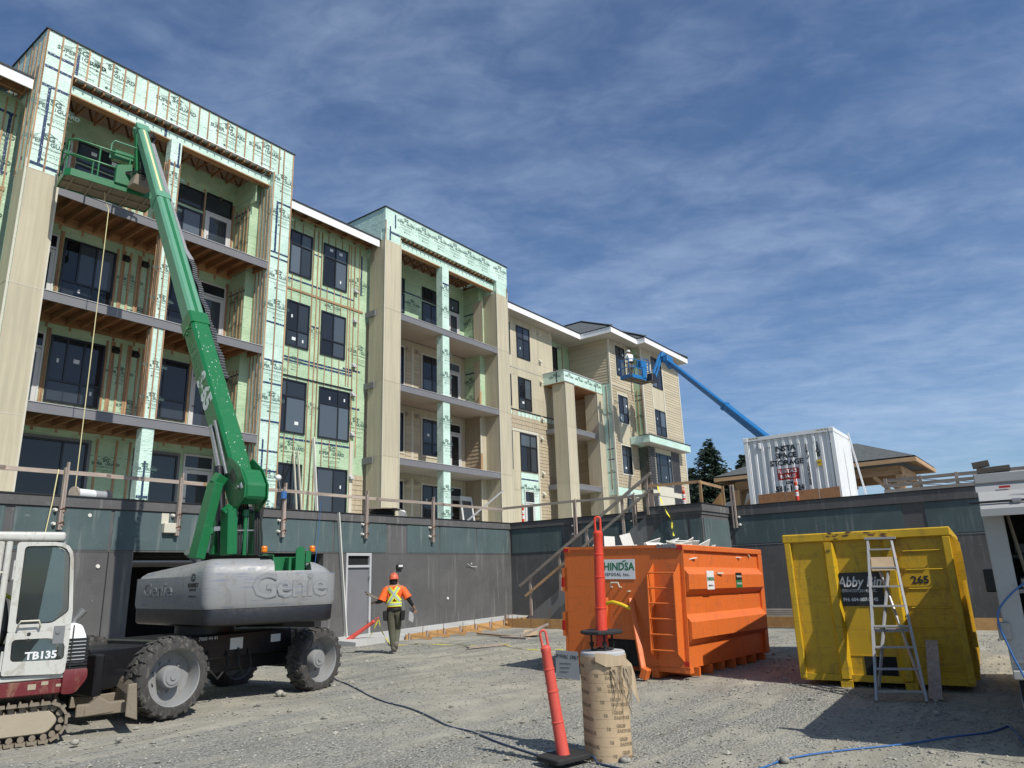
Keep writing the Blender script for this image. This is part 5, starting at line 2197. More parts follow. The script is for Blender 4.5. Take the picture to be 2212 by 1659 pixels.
b.build('rotator', 'black', BL, bevel=.02)
ba2 = Vector((38.55, 17.45, 13.95))
bb2 = Vector((30.9, 8.06, 5.38))
tb2 = Vector((1, 0, 0))


def BL2(t): return ba2.lerp(bb2, t)


d2 = (bb2 - ba2).normalized()
b = MB()
b.bar(jt2 + Vector((-.1, 0, .02)), ba2 + d2 * .1, .30, .44, (0, 0, 1))
b.hexa([ba2 + d2 * .5 + Vector(v) for v in ((-.5, -.16, -.05), (.25, -.16, -.4), (.25, .16, -.4), (-.5, .16, -.05), (-.45, -.16, .35), (.3, -.16, .3), (.3, .16, .3), (-.45, .16, .35))])
b.build('boom_head', 'blue', BL, bevel=.03)
b = MB()
b.bar(BL2(.02), BL2(.52), .22, .28)
b.build('boom_section', 'blue', BL, bevel=.03)
b = MB()
b.bar(BL2(.50), BL2(1.0), .30, .36)
b.build('boom_section', 'blue', BL, bevel=.03)
b = MB()
b.bar(BL2(.495), BL2(.51), .33, .39)
b.build('boom_collar', 'blue', BL)
b = MB()
b.box(30.1, 32.0, 7.5, 9.3, 4.3, 5.2)
b.build('turntable_cover', 'blue', BL, bevel=.1)
b = MB()
b.box(30.0, 32.1, 7.7, 9.1, 3.8, 4.28)
b.build('chassis', 'black', BL, bevel=.03)
for (x, y) in ((30.4, 7.7), (31.9, 7.7), (30.4, 9.2), (31.9, 9.2)):
    b = MB()
    b.cyl((x, y - .18, 3.9), (x, y + .18, 3.9), .5, n=24)
    b.build('wheel', 'tyre', BL, smooth=40)
for k in range(3):
    b = MB()
    b.tube([Qb(-.03, .3, 1.0), Qb(-.12, .1, .6), Qb(-.06 + .05 * k, -.02, 0), Qb(-.1, .02, -.9 + .3 * k), Qb(-.02, 0, -1.4 + .5 * k)], .014, 6)
    b.build('dangling_hose', 'blackmatte', BL, smooth=60)

# ================================================================== MINI EXCAVATOR
EXo, EXa, EXn = Vector((3.9, 9.94, 0)), Vector((.951, -.309, 0)), Vector((.309, .951, 0))
EXC = thing('excavator', 'white and maroon mini excavator cut off by the left edge, driver inside', 'excavator', (3.3, 10.6, 0))


def X(u, v, z): return EXo + EXa * u + EXn * v + Vector((0, 0, z))


def xbox(b, u0, u1, v0, v1, z0, z1):
    b.hexa([X(u0, v0, z0), X(u1, v0, z0), X(u1, v1, z0), X(u0, v1, z0), X(u0, v0, z1), X(u1, v0, z1), X(u1, v1, z1), X(u0, v1, z1)])


def xprism(b, pts, v0, v1): b.prism([X(u, v0, z) for u, z in pts], EXn * (v1 - v0))


b = MB()
xbox(b, -1.55, .015, -.02, 1.02, 2.30, 2.41)
b.build('cab_roof', 'whitepaint', EXC, bevel=.035, seg=3, smooth=40)
# cab shell pieces
b = MB()
xbox(b, -.70, -.60, .0, .07, .9, 2.3)
xbox(b, -.585, -.52, .0, .06, .56, 2.3)
xbox(b, -.05, .02, .05, .12, 1.3, 2.3)
xbox(b, -1.5, -1.44, 0.0, .06, .9, 2.3)
xbox(b, -1.5, -1.44, .94, 1.0, .9, 2.3)
xbox(b, -.05, .02, .93, 1.0, 1.2, 2.3)
b.build('cab_pillar', 'whitepaint', EXC, bevel=.012)
b = MB()
xbox(b, -.22, .0, .12, .92, 1.25, 2.3)
b.build('cab_rear_panel', 'contwhite', EXC)
b = MB()
xbox(b, -1.5, -.56, .0, 1.0, .62, .70)
b.build('cab_floor', 'black', EXC)
b = MB()
xbox(b, -.36, -.24, .3, .75, .9, 1.75)
xbox(b, -.75, -.3, .3, .75, .98, 1.10)
b.build('seat', 'black', EXC, bevel=.05, seg=2)


def round_poly(pts, r, n=4):
    P = [Vector((p[0], p[1], 0)) for p in pts]
    return [(q.x, q.y) for q in rnd(P, r, n)]


door_out = round_poly([(-.46, .78), (.17, .75), (.18, 1.45), (.105, 2.285), (-.475, 2.285)], [.03, .05, .05, .20, .04])
up_o = round_poly([(-.385, 1.335), (-.02, 1.335), (.135, 1.46), (.07, 2.24), (-.395, 2.235)], [.04, .04, .04, .16, .05])
lo_o = round_poly([(-.39, .925), (.145, .91), (.135, 1.10), (-.02, 1.165), (-.40, 1.17)], [.05, .05, .05, .05, .05])
# door as upper frame ring, lower frame ring
b = MB()
top_o = round_poly([(-.455, 1.25), (.175, 1.25), (.18, 1.45), (.105, 2.285), (-.475, 2.285)], [.03, .03, .05, .20, .04])
bot_o = round_poly([(-.46, .78), (.17, .75), (.175, 1.10), (.175, 1.249), (-.455, 1.249)], [.03, .05, .03, .005, .005])
for (o_, i_) in ((top_o, up_o), (bot_o, lo_o)):
    b.frame([X(u, -.06, z) for u, z in o_], [X(u, -.06, z) for u, z in i_], EXn * .055)
dr = b.build('door', 'whitepaint', EXC, bevel=.008, smooth=40)
for i_ in (up_o, lo_o):
    b = MB()
    b.prism([X(u, -.03, z) for u, z in i_], EXn * .006)
    g = b.build('pane', 'glass', dr)
gm = NT('tinted_cab_glass')
tr = gm.new('ShaderNodeBsdfTransparent')
tr.inputs[0].default_value = (.90, .95, .93, 1)
gl = gm.new('ShaderNodeBsdfGlossy')
gl.inputs['Roughness'].default_value = .03
gl.inputs[0].default_value = (.8, .8, .8, 1)
fr_ = gm.new('ShaderNodeFresnel')
fr_.inputs[0].default_value = 1.5
ms = gm.new('ShaderNodeMixShader')
gm.l.new(fr_.outputs[0], ms.inputs[0])
gm.l.new(tr.outputs[0], ms.inputs[1])
gm.l.new(gl.outputs[0], ms.inputs[2])
gm.l.new(ms.outputs[0], gm.n['Material Output'].inputs[0])
MATS['cabglass'] = gm.m
for ch in dr.children:
    ch.data.materials[0] = gm.m
b = MB()
b.tube([X(-.36, -.06, 1.30), X(-.36, -.12, 1.32), X(-.34, -.14, 1.375), X(-.16, -.14, 1.375), X(-.14, -.12, 1.32), X(-.14, -.06, 1.30)], .011, 8)
b.build('handle', 'trim', dr, smooth=50)
b = MB()
xbox(b, .005, .12, -.072, -.061, 1.10, 1.30)
b.cyl(X(.05, -.09, 1.24), X(.05, -.06, 1.24), .026, n=12)
b.build('latch', 'steel', dr)
for z in (1.225, 1.155):
    b = MB()
    b.cyl(X(-.24, -.066, z), X(-.24, -.058, z), .02, n=14)
    b.build('grommet', 'blackmatte', dr)
for z in (1.95, .93):
    b = MB()
    b.cyl(X(-.475, -.07, z - .10), X(-.475, -.07, z + .12), .013, n=10)
    b.build('hinge', 'whitepaint', dr, smooth=40)
text('lettering', 'TB135', .115, 'sticker', dr, X(-.09, -.035, .975), EXa, bold=.004, sx=1.05)
# white body side seen through the folded-back door glass
b = MB()
xprism(b, round_poly([(-.17, 1.33), (.0, 1.36), (.07, 1.5), (.03, 2.13), (-.05, 2.22), (-.11, 2.24)], .02), -.018, -.004)
xprism(b, round_poly([(-.27, .92), (.06, .92), (.05, 1.08), (-.03, 1.16), (-.12, 1.17)], .02), -.018, -.004)
b.build('side_panel', 'contwhite', EXC)
b = MB()
xprism(b, [(-.45, .90), (-.10, .90), (-.10, 2.25), (-.47, 2.25)], .0, .012)
b.build('side_window', 'glass', EXC)
# dark rubber seal
b = MB()
b.frame([X(u, -.034, z) for u, z in up_o], [X(u * .965 - .004, -.034, (z - 1.8) * .97 + 1.8) for u, z in up_o], EXn * .004)
b.build('seal', 'blackmatte', dr)
b = MB()
b.tube([X(-.72, -.02, 1.30), X(-.70, -.05, 1.32), X(-.68, -.06, 1.85), X(-.64, -.06, 1.93), X(-.585, -.03, 1.935)], .013, 8)
b.tube([X(-.75, -.02, 1.28), X(-.60, -.03, 1.27)], .013, 8)
b.build('grab_rail', 'trim', EXC, smooth=50)
# engine cover and counterweight
b = MB()
pts = round_poly([(.18, 1.31), (.30, 1.31), (.37, 1.14), (.37, .86), (.18, .86)], [.02, .06, .05, .01, .01])
xprism(b, pts, .02, 1.45)
b.build('engine_cover', 'contwhite', EXC, bevel=.03, seg=2, smooth=40)
for k in range(9):
    b = MB()
    z = 1.14 - k * .041
    xprism(b, [(.185, z - .028), (.395, z - .028), (.405, z - .012), (.395, z), (.185, z)], .012, 1.46)
    b.build('grille_slat', 'black', EXC)
b = MB()
pts = round_poly([(.16, .52), (.30, .51), (.42, .68), (.41, .79), (.20, .79), (.16, .79)], [.02, .06, .05, .02, .02, .01])
xprism(b, pts, -.02, 1.50)
b.build('counterweight', 'maroon', EXC, bevel=.025, seg=2, smooth=40)
b = MB()
xbox(b, -1.6, .155, -.01, 1.45, .53, .70)
b.build('side_skirt', 'maroon', EXC, bevel=.015)
b = MB()
xbox(b, -1.6, .165, -.02, .1, .702, .76)
b.build('sill', 'whitepaint', EXC, bevel=.01)
b = MB()
b.tube([X(.22, .4, 1.28), X(.25, .4, 1.36), X(.34, .4, 1.46)], [.04, .042, .05], 12)
b.build('exhaust', 'steel', EXC, smooth=50)
b = MB()
xbox(b, .215, .225, -.015, .01, .76, 1.3)
b.build('seal', 'blackmatte', EXC)
for (u, z, w_, h_) in ((-.05, .64, .07, .04), (-.18, .60, .08, .06), (.1, .61, .05, .03)):
    b = MB()
    xbox(b, u, u + w_, -.0135, -.0105, z, z + h_)
    b.build('worn_sticker', 'tanmud', EXC)
b = MB()
xbox(b, -1.2, .1, .35, 1.1, .40, .53)
b.cyl(X(-.5, .72, .3), X(-.5, .72, .42), .35, n=24)
b.build('undercarriage', 'mud', EXC)


# tracks
def track(v0, v1):
    L_, zc, r_ = 1.9, .225, .205
    cy0, cy1 = -1.75, .04
    fr_o = MB()
    pts = []
    nseg = 44
    per = 2 * (cy1 - cy0) + 2 * math.pi * r_

    def at(s_):
        s_ %= per
        a_ = cy1 - cy0
        if s_ < a_: return (cy0 + s_, zc + r_), (1, 0)
        s_ -= a_
        if s_ < math.pi * r_:
            t = math.pi / 2 - s_ / r_
            return (cy1 + r_ * math.cos(t), zc + r_ * math.sin(t)), (math.sin(t), -math.cos(t))
        s_ -= math.pi * r_
        if s_ < a_: return (cy1 - s_, zc - r_), (-1, 0)
        s_ -= a_
        t = -math.pi / 2 - s_ / r_
        return (cy0 + r_ * math.cos(t), zc + r_ * math.sin(t)), (math.sin(t), -math.cos(t))
    b = MB()
    xprism(b, round_poly([(cy0 + .05, .10), (cy1 + .03, .10), (cy1 + .13, .23), (cy1 + .03, .36), (cy0, .36)], .06), v0 + .06, v1 - .06)
    fo = b.build('track_frame', 'tanmud', EXC, bevel=.012)
    for k in range(nseg):
        (u, z), (tu, tz) = at(per * k / nseg)
        nu, nz = -tz, tu
        b = MB()
        hw = per / nseg * .46
        q = []
        for (o_, l_) in ((-.012, hw), (.018, hw * .9)):
            q += [X(u - tu * l_ + nu * o_, v0, z - tz * l_ + nz * o_), X(u + tu * l_ + nu * o_, v0, z + tz * l_ + nz * o_), X(u + tu * l_ + nu * o_, v1, z + tz * l_ + nz * o_), X(u - tu * l_ + nu * o_, v1, z - tz * l_ + nz * o_)]
        b.hexa(q)
        q = []
        for (o_, l0, l1) in ((.016, -hw * .9, -hw * .35), (.045, -hw * .75, -hw * .45)):
            q += [X(u + tu * l0 + nu * o_, v0, z + tz * l0 + nz * o_), X(u + tu * l1 + nu * o_, v0, z + tz * l1 + nz * o_), X(u + tu * l1 + nu * o_, v1, z + tz * l1 + nz * o_), X(u + tu * l0 + nu * o_, v1, z + tz * l0 + nz * o_)]
        b.hexa(q)
        q0 = X(u - nu * .045, v0 + .055, z - nz * .045)
        b.cyl(q0, q0 + EXn * .04, .034, n=10)
        b.build('track_shoe', 'mud', fo)


track(-.03, .27)
track(1.25, 1.55)
b = MB()
# blade behind the machine (right in view)
bp = [(.96, .55), (.93, .50), (.90, .42), (.90, .30), (.93, .20), (1.0, .13), (1.02, .12), (.97, .20), (.94, .30), (.945, .42), (.98, .53)]
xprism(b, bp, .05, 1.5)
b.build('dozer_blade', 'mud', EXC)
b = MB()
xbox(b, .36, .93, .25, .36, .20, .34)
xbox(b, .36, .93, 1.15, 1.26, .20, .34)
xprism(b, [(.45, .30), (.60, .42), (.74, .33), (.78, .22), (.45, .20)], .24, .38)
xprism(b, [(.88, .55), (.98, .56), (1.02, .12), (.88, .18)], .03, .055)
xprism(b, [(.88, .55), (.98, .56), (1.02, .12), (.88, .18)], 1.49, 1.515)
b.build('blade_arm', 'mud', EXC, bevel=.01)
# ================================================================== BINS
def lerp3(a, b_, t): return Vector(a).lerp(Vector(b_), t)


def rotm(yaw, a, b_):
    return Matrix.Rotation(yaw, 3, 'Z') @ Matrix.Rotation(b_, 3, 'Y') @ Matrix.Rotation(a, 3, 'X')


OBo = Vector((11.56, 5.285, .15))
OBm = rotm(-.017, .024, .017)
OL, OW, OH = 3.66, 2.4, 1.99
OB = thing('roll_off_bin', 'bright orange roll-off bin with a ladder on its front, filled with white plasterboard scraps', 'bin', (13.2, 6.4, 0))


def oc(u, v, w): return OBo + OBm @ Vector((u, v, w))     # u length, v width (0 = right), w height


def obx(b, u0, u1, v0, v1, w0, w1):
    b.hexa([oc(u0, v0, w0), oc(u1, v0, w0), oc(u1, v1, w0), oc(u0, v1, w0), oc(u0, v0, w1), oc(u1, v0, w1), oc(u1, v1, w1), oc(u0, v1, w1)])


b = MB()
b.frame([oc(u, v, 0.02) for u, v in ((0, 0.05), (OL, 0.05), (OL, OW - .05), (0, OW - .05))], [oc(u, v, .02) for u, v in ((.03, .08), (OL - .03, .08), (OL - .03, OW - .08), (.03, OW - .08))], OBm @ Vector((0, 0, OH - .05)))
obx(b, .03, OL - .03, .08, OW - .08, .02, .10)
b.build('body', 'orange', OB)
for v in (0, OW - .13):
    b = MB()
    obx(b, -.02, OL + .02, v, v + .13, OH - .10, OH)
    b.build('top_rail', 'orange', OB, bevel=.012)
b = MB()
obx(b, -.02, .06, .13, OW - .13, OH - .05, OH)
b.build('top_rail', 'orange', OB)
b = MB()
obx(b, OL - .06, OL + .02, .13, OW - .13, OH - .10, OH)
b.build('top_rail', 'orange', OB)
for (w0, w1) in ((1.20, 1.62), (.42, .86)):      # pressed ribs along the right side
    for v, sg in ((.05, -1), (OW - .05, 1)):
        b = MB()
        o = .11
        for (ua, ub) in ((.04, OL - .16),):
            P = [(ua, 0, w0 - .04), (ua, o * sg, w0 + .06), (ua, o * sg, w1 - .12), (ua, 0, w1), (ub, 0, w0 - .04), (ub, o * sg, w0 + .06), (ub, o * sg, w1 - .12), (ub, 0, w1)]
            b.add([oc(p[0], v + p[1], p[2]) for p in P], [(0, 1, 5, 4), (1, 2, 6, 5), (2, 3, 7, 6), (0, 3, 2, 1), (4, 5, 6, 7), (0, 4, 7, 3)])
        b.build('side_rib', 'orange', OB)
b = MB()
obx(b, OL - .16, OL + .02, -.0, .12, .0, OH - .1)
obx(b, OL - .16, OL + .02, OW - .12, OW, .0, OH - .1)
b.build('corner_post', 'orange', OB, bevel=.01)
b = MB()
obx(b, 0, .02, 0, .06, 0, OH - .05)
obx(b, 0, .02, OW - .06, OW, 0, OH - .05)
b.build('corner_post', 'orange', OB)
for w in (1.28, .52):
    for v in (-.055, OW + .055):
        b = MB()
        obx(b, .10, .19, v - .003 if v > 0 else v - .004, v + .004 if v > 0 else v + .003, w, w + .16)
        b.build('reflector', 'red', OB)
for (w, v0, v1) in ((OH - .09, -.004, 0.11), (OH - .09, OW - .11, OW + .004), (.06, 0, .08), (1.28, OW - .005, OW + .06), (.52, OW - .005, OW + .06)):
    b = MB()
    obx(b, -.026, -.018, v0, v1, w, w + (.07 if w > 1.5 or w < .1 else .17))
    b.build('reflector', 'red', OB)
for (w, v) in ((1.2, OW), (.42, OW)):
    b = MB()
    obx(b, 0.0, .02, v - .05, v + .06, w, w + .42)
    b.build('rib_end', 'orange', OB)
for i in range(7):
    b = MB()
    obx(b, .35 + i * .5, .40 + i * .5, .0, OW, -.12, .02)
    b.build('cross_member', 'orange', OB)
b = MB()
obx(b, -.02, OL, .55, .68, -.15, .0)
obx(b, -.02, OL, OW - .68, OW - .55, -.15, .0)
b.build('skid', 'orange', OB)
b = MB()
obx(b, .0, .15, .0, .85, -.05, .03)
obx(b, .0, .15, OW - .85, OW, -.05, .03)
b.build('front_sill', 'orange', OB)
b = MB()
obx(b, -.012, -.002, .85, 1.55, .0, .42)
b.build('hook_recess_shade', 'void', OB)  # flat black plate painted for the shade of the hook recess
# front ladder
b = MB()
for v in (.08, .56):
    P = [(0, v, .14), (-.20, v, .22), (-.22, v, .60), (-.20, v, 1.5), (0, v, 1.66), (0, v, 1.5), (-.15, v, 1.44), (-.16, v, .3), (0, v, .22)]
    b.prism([oc(*p) for p in [(0, v, .12), (-.22, v, .26), (-.24, v, 1.48), (0, v, 1.68)]], OBm @ Vector((0, .012, 0)))
b.build('ladder_side', 'orange', OB)
for k in range(6):
    b = MB()
    w = .30 + k * .245
    b.cyl(oc(-.20, .085, w), oc(-.20, .57, w), .014, n=8)
    b.build('ladder_rung', 'orange', OB, smooth=50)
# A frame with the yellow lifting bar
b = MB()
b.bar(oc(-.02, 1.02, 1.10), oc(-.30, .66, -.12), .09, .07)
b.bar(oc(-.30, .68, -.14), oc(-.30, .62, .02), .14, .12)
b.build('lifting_leg', 'orange', OB, bevel=.01)
b = MB()
b.bar(oc(-.02, 1.50, 1.10), oc(-.12, 1.60, .1), .09, .07)
b.build('lifting_leg', 'orange', OB, bevel=.01)
b = MB()
b.tube([oc(-.10, .98, .93), oc(-.16, 1.12, 1.0), oc(-.18, 1.28, 1.04), oc(-.16, 1.40, 1.02), oc(-.1, 1.56, .92)], .03, 10)
b.build('lifting_bar', 'yellowb', OB, smooth=50)
for (v, w, l_) in ((1.30, 1.36, .18), (1.04, 1.22, .0)):
    b = MB()
    if l_:
        b.tube([oc(0, v - .09, w - .08), oc(-.06, v - .09, w - .07), oc(-.07, v - .07, w), oc(-.07, v + .07, w), oc(-.06, v + .09, w - .07), oc(0, v + .09, w - .08)], .014, 8)
    else:
        b.bar(oc(0, v, w), oc(-.07, v, w), .03, .02)
    b.build('tarp_hook', 'trim', OB)
for w, v in ((1.05, OW + 0.0), (.7, 1.95), (1.3, .62)):
    pass
# signs
b = MB()
obx(b, -.010, -.003, .92, 1.68, 1.42, 1.76)
b.build('sign_plate', 'sign', OB)
fx, fz = -(OBm @ Vector((0, 1, 0))), OBm @ Vector((0, 0, 1))
text('lettering', 'DHINDSA', .185, 'signgreen', OB, oc(-.010, 1.30, 1.63), fx, fz, .004, sx=.92)
text('lettering', 'DISPOSAL Inc.', .075, 'signblack', OB, oc(-.010, 1.30, 1.50), fx, fz, .001, sx=1.0, spacing=1.25)
b = MB()
b.bar(oc(-.012, 1.52, 1.72), oc(-.012, 1.60, 1.735), .002, .008)
b.prism([oc(-.013, 1.18, 1.715), oc(-.013, 1.13, 1.74), oc(-.013, 1.07, 1.742), oc(-.013, 1.12, 1.72)], OBm @ Vector((-.002, 0, 0)))
b.build('leaf_emblem', 'signgreen', OB)
text('lettering', 'DORMEL', .085, 'steel', OB, oc(-.024, .28, OH - .028), fx, fz, .006, .006, sx=1.1)
sx_, sz_ = OBm @ Vector((1, 0, 0)), OBm @ Vector((0, 0, 1))
b = MB()
obx(b, .75, 1.05, -.064, -.0615, 1.245, 1.56)
b.build('sign_plate', 'sign', OB)
text('lettering', 'DHINDSA', .085, 'signgreen', OB, oc(.90, -.065, 1.42), sx_, sz_, .002, sx=.78)
text('lettering', 'DISPOSAL Inc.', .04, 'signblack', OB, oc(.90, -.065, 1.31), sx_, sz_, .0, sx=.9)
b = MB()
obx(b, 2.05, 2.35, -.064, -.0615, 1.40, 1.53)
b.build('sign_plate', 'signblack', OB)
b = MB()
obx(b, 2.05, 2.35, -.064, -.0615, 1.26, 1.398)
b.build('sign_plate', 'signgreen', OB)
text('lettering', '778-970-2103', .045, 'sign', OB, oc(2.20, -.065, 1.46), sx_, sz_, .001, sx=.95)
text('lettering', '778-917-2013', .045, 'sign', OB, oc(2.20, -.065, 1.33), sx_, sz_, .001, sx=.95)
b = MB()
b.bar(oc(1.2, -.06, 1.52), oc(1.4, -.09, 1.52), .03, .03)
b.build('tarp_hook', 'trim', OB)
# plasterboard scraps resting inside (each its own thing for the big ones)
rg = random.Random(4)
scr = [(.35, 1.62, .20, .24, 4, 0), (.3, 1.22, .20, .30, -12, 8), (.7, .95, .4, .18, 40, 20), (1.0, .7, .75, .10, 75, -18), (1.2, .9, .6, .22, 80, 10), (1.5, .6, .5, .2, 60, 25), (.9, .5, .45, .1, 70, -30), (1.8, .8, .5, .3, 50, -12), (2.2, .6, .4, .2, 30, 30)]
for i, (u, v, w_, h_, tilt, yaw_) in enumerate(scr):
    c0 = oc(u, v, OH - .02 + (.10 if i < 2 else .06))
    o = bpy.data.objects.new('plasterboard_scrap', MB().box(-w_ / 2, w_ / 2, -.008, .008, -h_ / 2, h_ / 2).mesh('plasterboard_scrap', 'gyp'))
    COL.objects.link(o)
    if i < 2:
        o.rotation_euler = (rad(-18), rad(tilt), rad(-48))
    else:
        o.rotation_euler = (rad(tilt), rad(rg.uniform(-25, 25)), rad(yaw_ + rg.uniform(-50, 20)))
    o.location = c0
    tag(o, ['white plasterboard piece standing upright on the orange bin, left of two', 'white plasterboard piece standing upright on the orange bin, right of two'][i] if i < 2 else 'broken white plasterboard piece lying slanted on top of the orange bin', 'scrap', None if i < 2 else 'plasterboard scraps in the orange bin')
b = MB()
for k in range(230):
    u, v = rg.uniform(.2, OL - .2), rg.uniform(.2, OW - .2)
    c0 = oc(u, v, OH - .16 + rg.uniform(-.08, .10))
    w_, h_ = rg.uniform(.05, .3), rg.uniform(.04, .2)
    m_ = Matrix.Rotation(rg.uniform(0, 6), 3, 'Z') @ Matrix.Rotation(rg.uniform(-.9, .9), 3, 'X')
    b.add([m_ @ Vector(p) + c0 for p in ((-w_, -h_, 0), (w_, -h_, 0), (w_, h_, 0), (-w_, h_, 0), (-w_, -h_, .014), (w_, -h_, .014), (w_, h_, .014), (-w_, h_, .014))], MB.BF)
obx(b, .1, OL - .1, .1, OW - .1, .2, OH - .25)
tag(b.build('plasterboard_rubble', 'gyp', recalc=False), kind='stuff')

# yellow bin -------------------------------------------------------------------------
YB = thing('roll_off_bin', 'yellow roll-off bin numbered 265 with rusty top rail, a step ladder in front', 'bin', (14, 2.5, 0))
Yo, Yyaw = Vector((12.1, 1.40, 0)), .093
ya_, yn_ = Vector((math.cos(Yyaw), math.sin(Yyaw), 0)), Vector((-math.sin(Yyaw), math.cos(Yyaw), 0))
YW, YL, YZ0, YZ1 = 2.26, 5.0, .09, 2.20


def yc(u, v, w): return Yo + ya_ * u + yn_ * v + Vector((0, 0, w))


def ybx(b, u0, u1, v0, v1, w0, w1):
    b.hexa([yc(u0, v0, w0), yc(u1, v0, w0), yc(u1, v1, w0), yc(u0, v1, w0), yc(u0, v0, w1), yc(u1, v0, w1), yc(u1, v1, w1), yc(u0, v1, w1)])


b = MB()
ybx(b, .04, .07, .03, YW - .03, YZ0, YZ1 - .02)
ybx(b, .07, YL, .03, .06, YZ0, YZ1 - .02)
ybx(b, .07, YL, YW - .06, YW - .03, YZ0, YZ1 - .02)
ybx(b, YL - .04, YL, .06, YW - .06, YZ0, YZ1 - .02)
ybx(b, .07, YL, .06, YW - .06, YZ0, YZ0 + .06)
b.build('body', 'yellow', YB)
b = MB()
ybx(b, -.03, .10, -.02, YW + .02, YZ1 - .13, YZ1)
ybx(b, .10, YL, -.02, .10, YZ1 - .13, YZ1)
ybx(b, .10, YL, YW - .10, YW + .02, YZ1 - .13, YZ1)
b.build('top_rail', 'yellow', YB, bevel=.015)
b = MB()
for k in range(26):
    v = rg.choice([rg.uniform(.75, 1.1), rg.uniform(1.25, 1.65)])
    w = YZ1 - rg.uniform(0.0, .10)
    s_ = rg.uniform(.006, .03)
    b.add([yc(-.0325, v - s_ * 2, w), yc(-.0325, v, w - s_ * .6), yc(-.0325, v + s_ * 2, w - s_ * .1), yc(-.0325, v + s_, w + s_ * .5)], [(0, 1, 2, 3)])
b.build('rust_patch', 'rebar', YB, recalc=False)
for v0, v1, d_ in ((0, .10, .09), (YW - .09, YW, .09)):
    b = MB()
    ybx(b, -.03, .04, v0, v1, YZ0, YZ1 - .13)
    b.build('corner_post', 'yellow', YB, bevel=.01)
for v in (.80, 1.62):
    b = MB()
    b.add([yc(.04, v - .09, YZ0 + .02), yc(-.06, v - .05, YZ0 + .02), yc(-.06, v + .05, YZ0 + .02), yc(.04, v + .09, YZ0 + .02), yc(.04, v - .09, YZ1 - .2), yc(-.06, v - .05, YZ1 - .14), yc(-.06, v + .05, YZ1 - .14), yc(.04, v + .09, YZ1 - .2)], [(0, 1, 5, 4), (1, 2, 6, 5), (2, 3, 7, 6), (0, 3, 2, 1), (4, 5, 6, 7)])
    b.build('front_rib', 'yellow', YB)
for k in range(7):
    b = MB()
    w = YZ1 - .32 - k * .262
    b.cyl(yc(-.03, .15, w), yc(-.03, .62, w), .010, n=8)
    b.bar(yc(.04, .155, w), yc(-.03, .155, w), .014, .014)
    b.bar(yc(.04, .615, w), yc(-.03, .615, w), .014, .014)
    b.build('ladder_rung', 'yellow', YB)
b = MB()
ybx(b, .0, .04, .02, YW - .02, YZ0 - .02, YZ0 + .07)
ybx(b, .032, .04, .03, YW - .03, .42, .43)
ybx(b, .032, .04, .03, YW - .03, YZ1 - .35, YZ1 - .34)
b.build('front_sill', 'yellow', YB)
b = MB()
ybx(b, .030, .038, .93, 1.35, YZ0 - .04, .42)
b.build('hook_recess_shade', 'void', YB)  # black sheet on the front stands in for a shaded recess
for v in (.78, 1.62):
    b = MB()
    ybx(b, -.05, YL, v - .08, v + .08, -.02, YZ0 - .003)
    b.build('skid', 'yellow', YB)
for k in range(8):
    b = MB()
    ybx(b, .5 + k * .58, .58 + k * .58, -.05, .03, YZ0, YZ1 - .13)
    b.build('side_rib', 'yellow', YB)
b = MB()
ybx(b, .3, .42, -.11, -.05, 1.45, 1.85)
ybx(b, .25, .33, -.10, -.04, .55, .75)
b.build('tarp_hook', 'yellow', YB)
fxx = -yn_
text('lettering', '265', .145, 'signblack', YB, yc(.038, .46, 1.47), fxx, (0, 0, 1), .004, sx=1.05)
b = MB()
ybx(b, .030, .037, 1.10 - .14, 1.58 - .0 + .02, 1.12, 1.60)
b.build('sign_plate', 'signblack', YB, bevel=.003)
text('lettering', 'Abby Bin', .21, 'sign', YB, yc(.030, 1.27, 1.46), fxx, (0, 0, 1), .003, shear=.3, sx=.78)
text('lettering', 'SERVICES (2014) INC.', .055, 'sign', YB, yc(.030, 1.28, 1.335), fxx, (0, 0, 1), 0, sx=.95)
text('lettering', 'PH: 604-807-2345', .068, 'sign', YB, yc(.030, 1.28, 1.21), fxx, (0, 0, 1), .002, sx=.95)
text('lettering', 'HS', .05, 'signblack', YB, yc(-.064, 1.62, 1.93), fxx, (0, 0, 1), .001)
# side ladder of shade shapes come from the truck itself

# step ladder -------------------------------------------------------------------------
SLD = thing('step_ladder', 'tall aluminium step ladder leaning closed against the yellow bin', 'ladder', (11.1, 2.1, 0))
lt0, lt1 = yc(-.06, 1.42 - .10, 2.06), yc(-.06, 1.12, 2.06)
lb0, lb1 = onz(*((2800 + 798 * .88706) * .54004, (1600 + 1360 * .88706) * .54004), .0), onz(*((2800 + 1022 * .88706) * .54004, (1600 + 1362 * .88706) * .54004), .0)
lt0 = onp(*((2800 + 757 * .88706) * .54004, (1600 + 625 * .88706) * .54004), yc(-.07, 0, 0), ya_)
lt1 = onp(*((2800 + 860 * .88706) * .54004, (1600 + 622 * .88706) * .54004), yc(-.07, 0, 0), ya_)
for (p, q_) in ((lb0, lt0), (lb1, lt1)):
    b = MB()
    b.bar(p, q_, .03, .065, (0, 0, 1))
    b.build('side_rail', 'alu', SLD)
for k in range(8):
    t = .055 + k * .124
    b = MB()
    b.bar(lb0.lerp(lt0, t), lb1.lerp(lt1, t), .07, .022, (0, 0, 1))
    b.build('rung', 'alu', SLD)
b = MB()
b.bar(lt0.lerp(lt1, -.15), lt0.lerp(lt1, 1.2), .12, .03)
b.build('top_cap', 'alu', SLD)
bk_ = ya_ * .10
for (p, q_, t0, t1) in ((lb0, lt1, .22, .8), (lb1, lt0, .2, .8)):
    b = MB()
    b.bar(p.lerp(q_, t0 - .15) + bk_, p.lerp(q_, t1) + bk_ * .6, .02, .05)
    b.build('rear_brace', 'alu', SLD)
b = MB()
